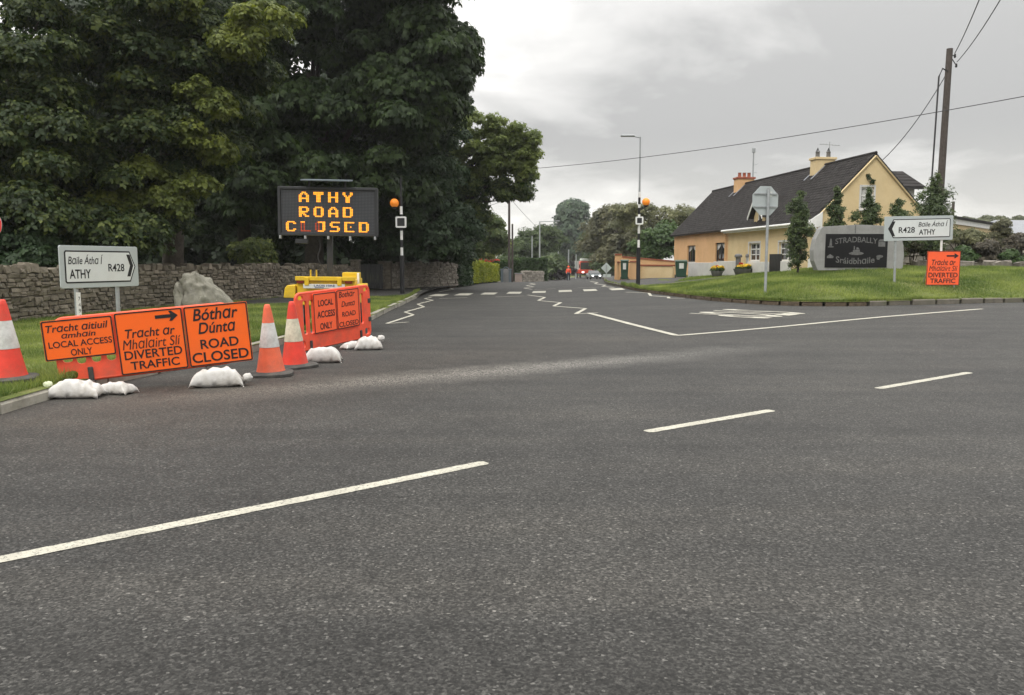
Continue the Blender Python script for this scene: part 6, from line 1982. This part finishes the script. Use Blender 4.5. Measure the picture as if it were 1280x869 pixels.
# ================================================================== BEYOND THE CROSSING
def simple_tree(name, lab, spec, rb, nb, leafm, n, L, wd, seed, ub, Yb, zf=zisle, r0=.2, group='trees along the far road', fill=.35, bark='bark', shift=0, shell=(.5, 1.1), zscale=.8):
    bl = px_blobs(spec, rb, nb, seed, fill)
    g = W(ub, 345, Yb); z = zroad(g.x, g.y)
    top = max(b[2] for b in bl) - 1
    return tree(name, lab, (g.x, g.y, z), bl, (g.x, g.y, top), r0, M[leafm], n, L, wd, 3, .25, group, bark, seed, [shift] * len(bl), shell, 14, zscale=zscale)
simple_tree('birch_tree', 'light airy tree beyond the yellow hedge, against the sky', [(592, 298, 75, 26, 28), (606, 288, 75, 20, 18), (578, 285, 76, 18, 26), (618, 305, 76, 14, 14)], (.5, 1.0), 24, 'mid_leaf', 9000, .26, .09, 51, 592, 75)
simple_tree('hawthorn_tree', 'pale yellowish tree glowing behind the telegraph pole', [(618, 308, 88, 16, 14), (606, 318, 85, 20, 12)], (.6, 1.0), 16, 'pale_leaf', 3200, .26, .09, 52, 612, 88)
simple_tree('ash_tree', 'mid green tree above the clipped hedge, left of the far lamp posts', [(662, 305, 120, 20, 14), (676, 298, 122, 14, 14), (650, 312, 118, 18, 10), (690, 306, 124, 14, 18)], (.9, 1.5), 18, 'mid_dark2', 7000, .36, .12, 53, 668, 122)
simple_tree('poplar_tree', 'tall rounded blue green tree at the end of the road', [(716, 283, 215, 21, 22), (717, 300, 215, 24, 30), (716, 265, 215, 12, 9)], (1.6, 2.8), 36, 'blue_leaf', 11000, .75, .26, 54, 717, 215, r0=.5)
simple_tree('copper_beech_tree', 'dark purple bush at the roadside beyond the low stone wall', [(697, 336, 125, 7, 13), (706, 338, 130, 10, 12)], (.7, 1.1), 14, 'purple_dark', 2500, .30, .10, 55, 699, 126)
simple_tree('olive_green_tree', 'brownish olive tree overhanging the far road on the right', [(765, 295, 105, 24, 22), (745, 300, 110, 14, 20), (785, 300, 100, 22, 26), (770, 318, 100, 26, 16), (760, 275, 105, 16, 10)], (1.0, 1.8), 22, 'olive_leaf', 11000, .34, .11, 56, 778, 102, r0=.3, shift=-.25)
simple_tree('willow_tree', 'sparse grey green tree with sky showing through, behind the tall lamp post', [(800, 275, 88, 34, 20), (830, 272, 90, 34, 16), (850, 270, 92, 26, 14), (790, 265, 88, 24, 12), (822, 295, 90, 40, 20)], (.5, .9), 22, 'grey_leaf', 6500, .24, .07, 57, 820, 90, r0=.25, fill=.5)
simple_tree('laurel_tree', 'rounded dark green tree between the lamp post and the orange cottage', [(822, 306, 64, 20, 18), (836, 300, 65, 12, 14), (812, 315, 64, 16, 10)], (.6, 1.0), 22, 'hedge', 6500, .22, .08, 58, 824, 64, r0=.2)
# wood at the vanishing point and on the far hill to the right
for (nm, us, vs_, Ys, rr_, cnt, mm, L, sd) in (('far_trees', (630, 775), (308, 350), (230, 300), (3, 4.5), 90, 'mid_dark2', .9, 61), ('far_trees', (1180, 1420), (275, 284), (170, 190), (.8, 1.7), 90, 'hedge_far', .6, 62), ('far_trees', (560, 700), (326, 350), (112, 140), (1.2, 2.0), 60, 'mid_dark2', .5, 63), ('far_trees', (730, 800), (300, 335), (130, 170), (2, 3), 26, 'mid_dark2', .6, 64)):
    r_ = np.random.default_rng(sd); bl = []
    if 'mid_dark2' not in M:
        pass
    for i in range(cnt):
        p = W(r_.uniform(*us), r_.uniform(*vs_), r_.uniform(*Ys)); bl.append((p.x, p.y, p.z, r_.uniform(*rr_)))
    V, F, T = leaf_cloud(bl, cnt * 170, L, L * .35, 3, .2, rs=r_)
    tag(np_mesh(nm, V, F, M[mm], T), kind='stuff')
# hedges
def hedge(lab, pts, H, th, m, n, L, seed, zf, lump=.06, group=None):
    path = Path(pts); r_ = np.random.default_rng(seed)
    g = Vector((*path.at(path.len / 2)[0], 0)); g.z = zf(g.x, g.y)
    t = thing('hedge', lab, 'hedge', g, group=group)
    P = []; Nn = []
    for i in range(n):
        s = r_.uniform(0, path.len); p, d = path.at(s); nr = Vector((d.y, -d.x)); f = r_.uniform()
        hh = H(s / path.len) if callable(H) else H
        hh += lump * math.sin(s * 2.3 + seed) + lump * mnoise.noise(Vector((s, seed, 0)))
        if f < .5: o_ = (nr, 0, r_.uniform(0, hh))
        elif f < .62: o_ = (nr, th, r_.uniform(0, hh))
        elif f < .92: o_ = (nr, r_.uniform(0, th), hh)
        else: o_ = (nr, r_.uniform(0, th), r_.uniform(0, hh)); s = 0 if r_.uniform() < .5 else path.len; p = path.at(s)[0]
        q = p - nr * o_[1]; bulge = lump * mnoise.noise(Vector((s * 1.5, o_[2] * 2, seed)))
        q = q + nr * bulge
        P.append((q.x - g.x, q.y - g.y, zf(q.x, q.y) + o_[2] - g.z, .07))
    V, F, T = leaf_cloud(P, n, L, L * .4, 3, .1, (0, 1), rs=r_)
    np_mesh('foliage', V, F, M[m], T, t)
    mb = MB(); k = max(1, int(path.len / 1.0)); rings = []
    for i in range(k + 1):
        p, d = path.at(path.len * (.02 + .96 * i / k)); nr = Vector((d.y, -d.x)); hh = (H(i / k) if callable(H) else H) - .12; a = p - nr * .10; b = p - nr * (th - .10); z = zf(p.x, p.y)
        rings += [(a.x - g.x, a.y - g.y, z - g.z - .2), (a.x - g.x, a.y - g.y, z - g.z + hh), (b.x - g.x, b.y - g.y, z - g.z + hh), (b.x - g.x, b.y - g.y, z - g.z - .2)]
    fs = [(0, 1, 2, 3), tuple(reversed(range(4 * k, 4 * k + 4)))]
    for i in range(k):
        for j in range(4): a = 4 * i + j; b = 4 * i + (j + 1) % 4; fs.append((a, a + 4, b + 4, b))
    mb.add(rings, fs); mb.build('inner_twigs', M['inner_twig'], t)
    return t

def gw_(u, Y): p = W(u, 340, Y); return (p.x, p.y)
hedge('tall dark hedge column between the pale wall and the golden hedge', [gw_(574, 50), gw_(590, 54)], lambda t: 2.1, 1.2, 'ivy', 5000, .13, 71, zleft, .12)
hedge('bright golden green rounded hedge near the crossing', [gw_(587, 54), gw_(597, 57.5)], lambda t: 1.35 + .35 * math.sin(math.pi * min(1, t * 1.2)), 1.3, 'golden_hedge', 5000, .10, 72, zleft, .05)
hedge('second bright golden hedge, flat topped, ending at the dark gate posts', [gw_(598, 58), gw_(623.5, 66)], lambda t: 1.5 - .25 * t, 1.3, 'golden_hedge', 8000, .11, 73, zleft, .05)
hedge('dark clipped hedge behind the gate posts', [gw_(600, 82), gw_(652, 84)], 2.2, 1.5, 'hedge', 7000, .16, 74, zroad, .05)
hedge('square clipped green hedge above the pale low wall', [gw_(650, 88), gw_(684, 90)], 2.55, 2.0, 'hedge', 7000, .15, 75, zroad, .04)
# gate posts, pillars, low pale wall
for u, w_, lab in ((627.5, .22, 'left grey blue gate post beside the golden hedge'), (637.5, .22, 'right grey blue gate post near the telegraph poles')):
    p = W(u, 350, 69); z = zroad(p.x, p.y)
    t = thing('gate_post', lab, 'gate post', (p.x, p.y, z)); h = W(u, 337.5, 69).z - z
    MB().box(-w_ / 2, w_ / 2, -.11, .11, -.2, h).build('shaft', M['steel_blue'], t, bevel=.01)
    MB().box(-w_ / 2 - .04, w_ / 2 + .04, -.15, .15, h, h + .09).build('cap', M['steel_blue'], t, bevel=.01)
p = W(632.5, 350, 69.3)
t = thing('panel_gate', 'pale grey arched gate between the two blue posts', 'gate', (p.x, p.y, zroad(p.x, p.y)))
mb = MB(); mb.slab([[(-.26, 0), (.26, 0), (.26, 1.0), (.16, 1.12), (0, 1.17), (-.16, 1.12), (-.26, 1.0)]], 0, .05); mb.build('panel', M['concrete'], t, bevel=.01)
mb = MB(); mb.tube([(.3 * math.cos(R(a)), .02, .85 + .45 * math.sin(R(a))) for a in range(0, 181, 20)], .03, 6); mb.build('arch', M['steel_blue'], t, smooth=60)
for u0, u1, v0, Y, lab, cat in ((643.5, 652.5, 342.5, 74, 'short pinkish rendered pillar right of the grey gate', 'pillar'),):
    a, b = W(u0, v0, Y), W(u1, v0, Y); z = zroad(a.x, a.y)
    t = thing('pillar', lab, cat, (a.x, a.y, z))
    MB().box(0, b.x - a.x, 0, .5, -.2, a.z - z).build('shaft', mat('pink_render', (.38, .31, .27), .9), t, bevel=.02)
    MB().box(-.04, b.x - a.x + .04, -.04, .54, a.z - z, a.z - z + .07).build('cap', M['concrete'], t, bevel=.01)
rubble_wall('low_wall', 'low pale stone wall under the square clipped hedge', [gw_(655, 78), gw_(680, 84)], zroad, 1.0, 0, 0, (.3, .6), (.15, .25), 15, 'pale', (.05, .15), .4)
g = W(611, 328, 70)
t = thing('flowering_bush', 'small red flowering bush peeping over the golden hedge', 'bush', (g.x, g.y, zleft(g.x, g.y)))
V, F, T = leaf_cloud([(r * .4, 0, g.z - t.location.z + .1 * (r % 2), .28) for r in range(-2, 3)], 900, .12, .045, 3, rs=np.random.default_rng(9)); np_mesh('foliage', V, F, M['hedge'], T, t)
V, F, T = leaf_cloud([(r * .35, -.1, g.z + .1 - t.location.z, .28) for r in range(-2, 3)], 150, .07, .03, 4, rs=np.random.default_rng(10)); np_mesh('flowers', V, F, M['flower_red'], T, t)
mb = MB(); mb.tube([(0, 0, -.1), (0, 0, g.z - t.location.z)], .05, 6); mb.build('stem', M['bark'], t)
# poles and lamps up the road
def far_pole(u, vt, Y, r, lab, m='timber_pole', arm=0.0, cat='utility pole', name='utility_pole', head=False):
    g = W(u, 345, Y); z = zroad(g.x, g.y); h = W(u, vt, Y).z - z
    t = thing(name, lab, cat, (g.x, g.y, z), group='poles and lamps along the far road')
    mb = MB(); mb.tube([(0, 0, -.2), (0, 0, h)], [r, r * .75], 8); mb.build('shaft', M[m], t, smooth=50)
    if arm:
        mb = MB(); mb.tube([(0, 0, h - .02), (arm, 0, h + .05)], r * .5, 6); mb.build('lamp_arm', M[m], t, smooth=50)
        if head: MB().box(min(arm, arm * 1.3), max(arm, arm * 1.3), -.12, .12, h + .02, h + .12).build('lamp_head', M['galv'], t, bevel=.02)
    return t, Vector((g.x, g.y, z + h))
t1_, pt1 = far_pole(636.5, 242, 72, .13, 'tall timber pole beyond the gate posts, the taller of two')
mb = MB(); mb.tube([(-.3, 0, pt1.z - t1_.location.z - .3), (.7, 0, pt1.z - t1_.location.z - .55)], .03, 5); mb.build('cross_arm', M['timber_pole'], t1_)
t2_, pt2 = far_pole(640.5, 280, 70, .10, 'shorter dark pole beside the taller timber pole')
far_pole(665, 295, 115, .10, 'thin grey pole above the clipped hedge, left of the lamp', 'galv')
t3_, pt3 = far_pole(674.5, 277, 105, .11, 'grey street lamp with a long arm reaching right', 'galv', 2.0, 'street lamp', 'street_lamp', True)
t4_, pt4 = far_pole(697.5, 302, 130, .13, 'pale lamp post before the far trees', 'galv', .5, 'street lamp', 'street_lamp', True)
t5_, pt5 = far_pole(710.5, 312, 118, .12, 'grey pole standing directly behind the road worker', 'galv', 0)
far_pole(720, 318, 150, .13, 'short pale post beyond the road worker', 'galv', 0)
wire('faint wire from the tall timber pole to the far street lamp', pt1 - Vector((0, 0, .3)), pt4, .6, .018)
wire('faint wire from the tall timber pole into the left trees', pt1 - Vector((0, 0, .4)), W(560, 262, 50), .3, .018)
# diamond sign seen from behind, and a pale sign below it
g = W(758, 335, 78); z = zroad(g.x, g.y)
t = thing('warning_sign', 'grey back of a diamond shaped warning sign left of the orange wall', 'road sign', (g.x, g.y, z))
h = g.z - z
MB().slab([[(0, h - .52), (.52, h), (0, h + .52), (-.52, h)]], 0, .02).build('plate', M['sign_grey'], t)
MB().box(-.33, .45, 0, .02, h - 1.15, h - .6).build('lower_plate', M['sign_grey'], t)
mb = MB(); mb.tube([(0, -.05, -.2), (0, -.05, h + .3)], .05, 8); mb.build('post', M['galv'], t, smooth=50)
# red rimmed round sign at the left edge
g = W(-17.5, 280.5, 15.5); z = zleft(g.x, g.y); h = g.z - z
t = thing('round_sign', 'edge of a red rimmed sign at the far left above the cone', 'road sign', (g.x, g.y, z))
mb = MB(); mb.slab([[(.30 * math.cos(R(a)), h + .30 * math.sin(R(a))) for a in range(0, 360, 12)], [(.235 * math.cos(R(a)), h + .235 * math.sin(R(a))) for a in range(0, 360, 12)][::-1]], -.003, .003); mb.build('rim', M['red_paint'], t)
mb = MB(); mb.slab([[(.30 * math.cos(R(a)), h + .30 * math.sin(R(a))) for a in range(0, 360, 12)]], .0035, .012); mb.build('plate', M['white_paint'], t)
mb = MB(); mb.tube([(0, .05, -.2), (0, .05, h + .3)], .035, 10); mb.build('post', M['galv'], t, smooth=50)

# ------------------------------------------------------------------ road worker
def skin_body(name, joints, edges, radii, m, parent, sub=2):
    me = bpy.data.meshes.new(name); me.from_pydata([Vector(j) for j in joints], edges, [])
    o = bpy.data.objects.new(name, me); col.objects.link(o)
    sk = o.modifiers.new('s', 'SKIN')
    for i, r_ in enumerate(radii): me.skin_vertices[0].data[i].radius = (r_, r_)
    me.skin_vertices[0].data[0].use_root = True
    sb = o.modifiers.new('b', 'SUBSURF'); sb.levels = sub; sb.render_levels = sub
    dg = bpy.context.evaluated_depsgraph_get(); dg.update()
    m2 = bpy.data.meshes.new_from_object(o.evaluated_get(dg)); o.modifiers.clear(); o.data = m2
    m2.materials.clear(); m2.materials.append(m); m2.polygons.foreach_set('use_smooth', [True] * len(m2.polygons))
    o.parent = parent; return o
g = W(710.5, 350, 104); g.z = zroad(g.x, g.y)
wk = thing('person', 'person in orange hi vis jacket and dark trousers standing in the far road', 'person', g)
J = [(0, 0, .98), (0, 0, 1.2), (0, 0, 1.42), (0, -.01, 1.53), (0, -.02, 1.64), (0, -.01, 1.76),
     (-.2, 0, 1.42), (-.27, .02, 1.14), (-.25, -.12, .92), (-.24, -.16, .83), (.2, 0, 1.42), (.28, .02, 1.14), (.25, -.12, .92), (.24, -.16, .83),
     (-.1, 0, .92), (-.12, -.02, .5), (-.14, .02, .09), (-.15, -.15, .04), (.1, 0, .92), (.13, .0, .5), (.15, .04, .09), (.16, -.13, .04)]
E = [(0, 1), (1, 2), (2, 3), (3, 4), (4, 5), (2, 6), (6, 7), (7, 8), (8, 9), (2, 10), (10, 11), (11, 12), (12, 13), (0, 14), (14, 15), (15, 16), (16, 17), (0, 18), (18, 19), (19, 20), (20, 21)]
Rd = [.13, .13, .15, .06, .095, .08, .075, .055, .042, .04, .075, .055, .042, .04, .10, .07, .05, .045, .10, .07, .05, .045]
skin_body('body', J, E, Rd, M['skin'], wk)
def outfit(name, ids, m, k, extra=0.02):
    mp_ = {q: i for i, q in enumerate(ids)}
    skin_body(name, [J[q] for q in ids], [(mp_[a], mp_[b]) for a, b in E if a in mp_ and b in mp_], [Rd[q] * k + extra for q in ids], m, wk)
outfit('jacket', [0, 1, 2, 6, 7, 8, 10, 11, 12], M['hivis'], 1.15, .025)
outfit('trousers', [0, 14, 15, 16, 17, 18, 19, 20, 21], M['navy'], 1.1, .015)
mb = MB(); mb.lathe([(.16, 1.70), (.135, 1.72), (.13, 1.80), (.09, 1.86), (.01, 1.88)], n=16); mb.build('helmet', M['hivis'], wk, smooth=60)

# ------------------------------------------------------------------ red lorry and a grey car coming up the far road
Yt = 160.0; g = W(733, 345, Yt); g.z = zroad(g.x, g.y)
tr = thing('lorry', 'red lorry with a pale cab roof and crash barrier front, far down the road', 'lorry', g, R(4))
k_ = 2.5
MB().box(-1.22, 1.22, 0.1, 2.1, 1.15, 3.45).build('cab', M['truck_red'], tr, bevel=.12)
MB().box(-1.18, 1.18, .02, .12, 1.8, 3.2).build('windscreen', M['pane'], tr, bevel=.03)
MB().box(-1.15, 1.15, .0, 1.6, 3.47, 3.95).build('roof_deflector', M['label_white'], tr, bevel=.12)
MB().box(-1.24, 1.24, 2.3, 8.0, 1.2, 3.5).build('box_body', M['concrete'], tr, bevel=.04)
MB().box(-2.1, 1.6, -.35, -.02, 1.0, 1.75).build('crash_cushion', M['truck_red'], tr, bevel=.08)
for x in (-.95, .75): MB().box(x, x + .4, -.40, -.355, 1.15, 1.4).build('headlight', M['headlamp'], tr, bevel=.02)
for x in (-1.12, 1.12):
    for y in (1.0, 5.2, 6.6):
        w_ = MB(); w_.lathe([(.2, -.14), (.5, -.14), (.52, -.1), (.52, .1), (.5, .14), (.2, .14)], n=20); o_ = w_.build('wheel', M['rubber'], tr, smooth=50); o_.matrix_local = Matrix.Translation((x, y, .52)) @ Matrix.Rotation(R(90), 4, 'Y')
for x in (-1.45, 1.3): MB().box(x, x + .16, .05, .2, 2.1, 2.8).build('mirror', M['black_paint'], tr, bevel=.02)
MB().box(-1.1, 1.1, .3, 7.8, .75, 1.14).build('chassis', M['black_paint'], tr)
Yc = 128.0; g = W(745.5, 345, Yc); g.z = zroad(g.x, g.y)
ca = thing('car', 'grey car with both headlights lit, approaching at the right edge of the far road', 'car', g, R(6))
prof = [(0, .35), (0, .62), (.1, .74), (1.05, .92), (1.7, 1.38), (2.9, 1.44), (3.75, 1.0), (4.2, .92), (4.25, .35)]
mb = MB(); vs = []
for x in (-.86, .86):
    for y, z in prof: vs.append((x * (1 if z < .95 else .80), y, z))
n = len(prof); fs = [tuple(reversed(range(n))), tuple(range(n, 2 * n))] + [(i, (i + 1) % n, (i + 1) % n + n, i + n) for i in range(n)]
mb.add(vs, fs); mb.build('body', M['car_paint'], ca, bevel=.05)
mb = MB(); mb.add([(-.74, 1.00, .955), (.74, 1.00, .955), (.66, 1.66, 1.385), (-.66, 1.66, 1.385)], [(0, 1, 2, 3)]); mb.add([(-.76, 1.02, .94), (.76, 1.02, .94), (.68, 1.68, 1.37), (-.68, 1.68, 1.37)], [(3, 2, 1, 0)]); mb.build('windscreen', M['pane'], ca)
for x in (-.72, .42): MB().box(x, x + .30, -.05, .03, .52, .70).build('headlight', M['headlamp'], ca, bevel=.03)
MB().box(-.35, .35, -.03, .01, .4, .62).build('grille', M['black_paint'], ca, bevel=.01)
for x in (-.80, .80):
    for y in (.75, 3.4):
        w_ = MB(); w_.lathe([(.18, -.1), (.31, -.1), (.33, -.07), (.33, .07), (.31, .1), (.18, .1)], n=20); o_ = w_.build('wheel', M['rubber'], ca, smooth=50); o_.matrix_local = Matrix.Translation((x, y, .33)) @ Matrix.Rotation(R(90), 4, 'Y')
for x in (-1.0, .84): MB().box(x, x + .16, 1.2, 1.3, .92, 1.06).build('mirror', M['car_paint'], ca, bevel=.02)
# ------------------------------------------------------------------ thin grey air over the whole place
hb = MB(); hb.box(-260, 320, -120, 420, -4.8, 26)
hz_ = hb.build('haze', None, kind='stuff')
mh = bpy.data.materials.new('haze_air'); mh.use_nodes = True
nt_ = mh.node_tree; nt_.nodes.clear()
o_ = nt_.nodes.new('ShaderNodeOutputMaterial'); v_ = nt_.nodes.new('ShaderNodeVolumePrincipled')
v_.inputs['Density'].default_value = 0.00035
v_.inputs['Color'].default_value = (0.95, 0.96, 0.97, 1)
v_.inputs['Anisotropy'].default_value = 0.2
nt_.links.new(v_.outputs[0], o_.inputs['Volume'])
hz_.data.materials.append(mh)
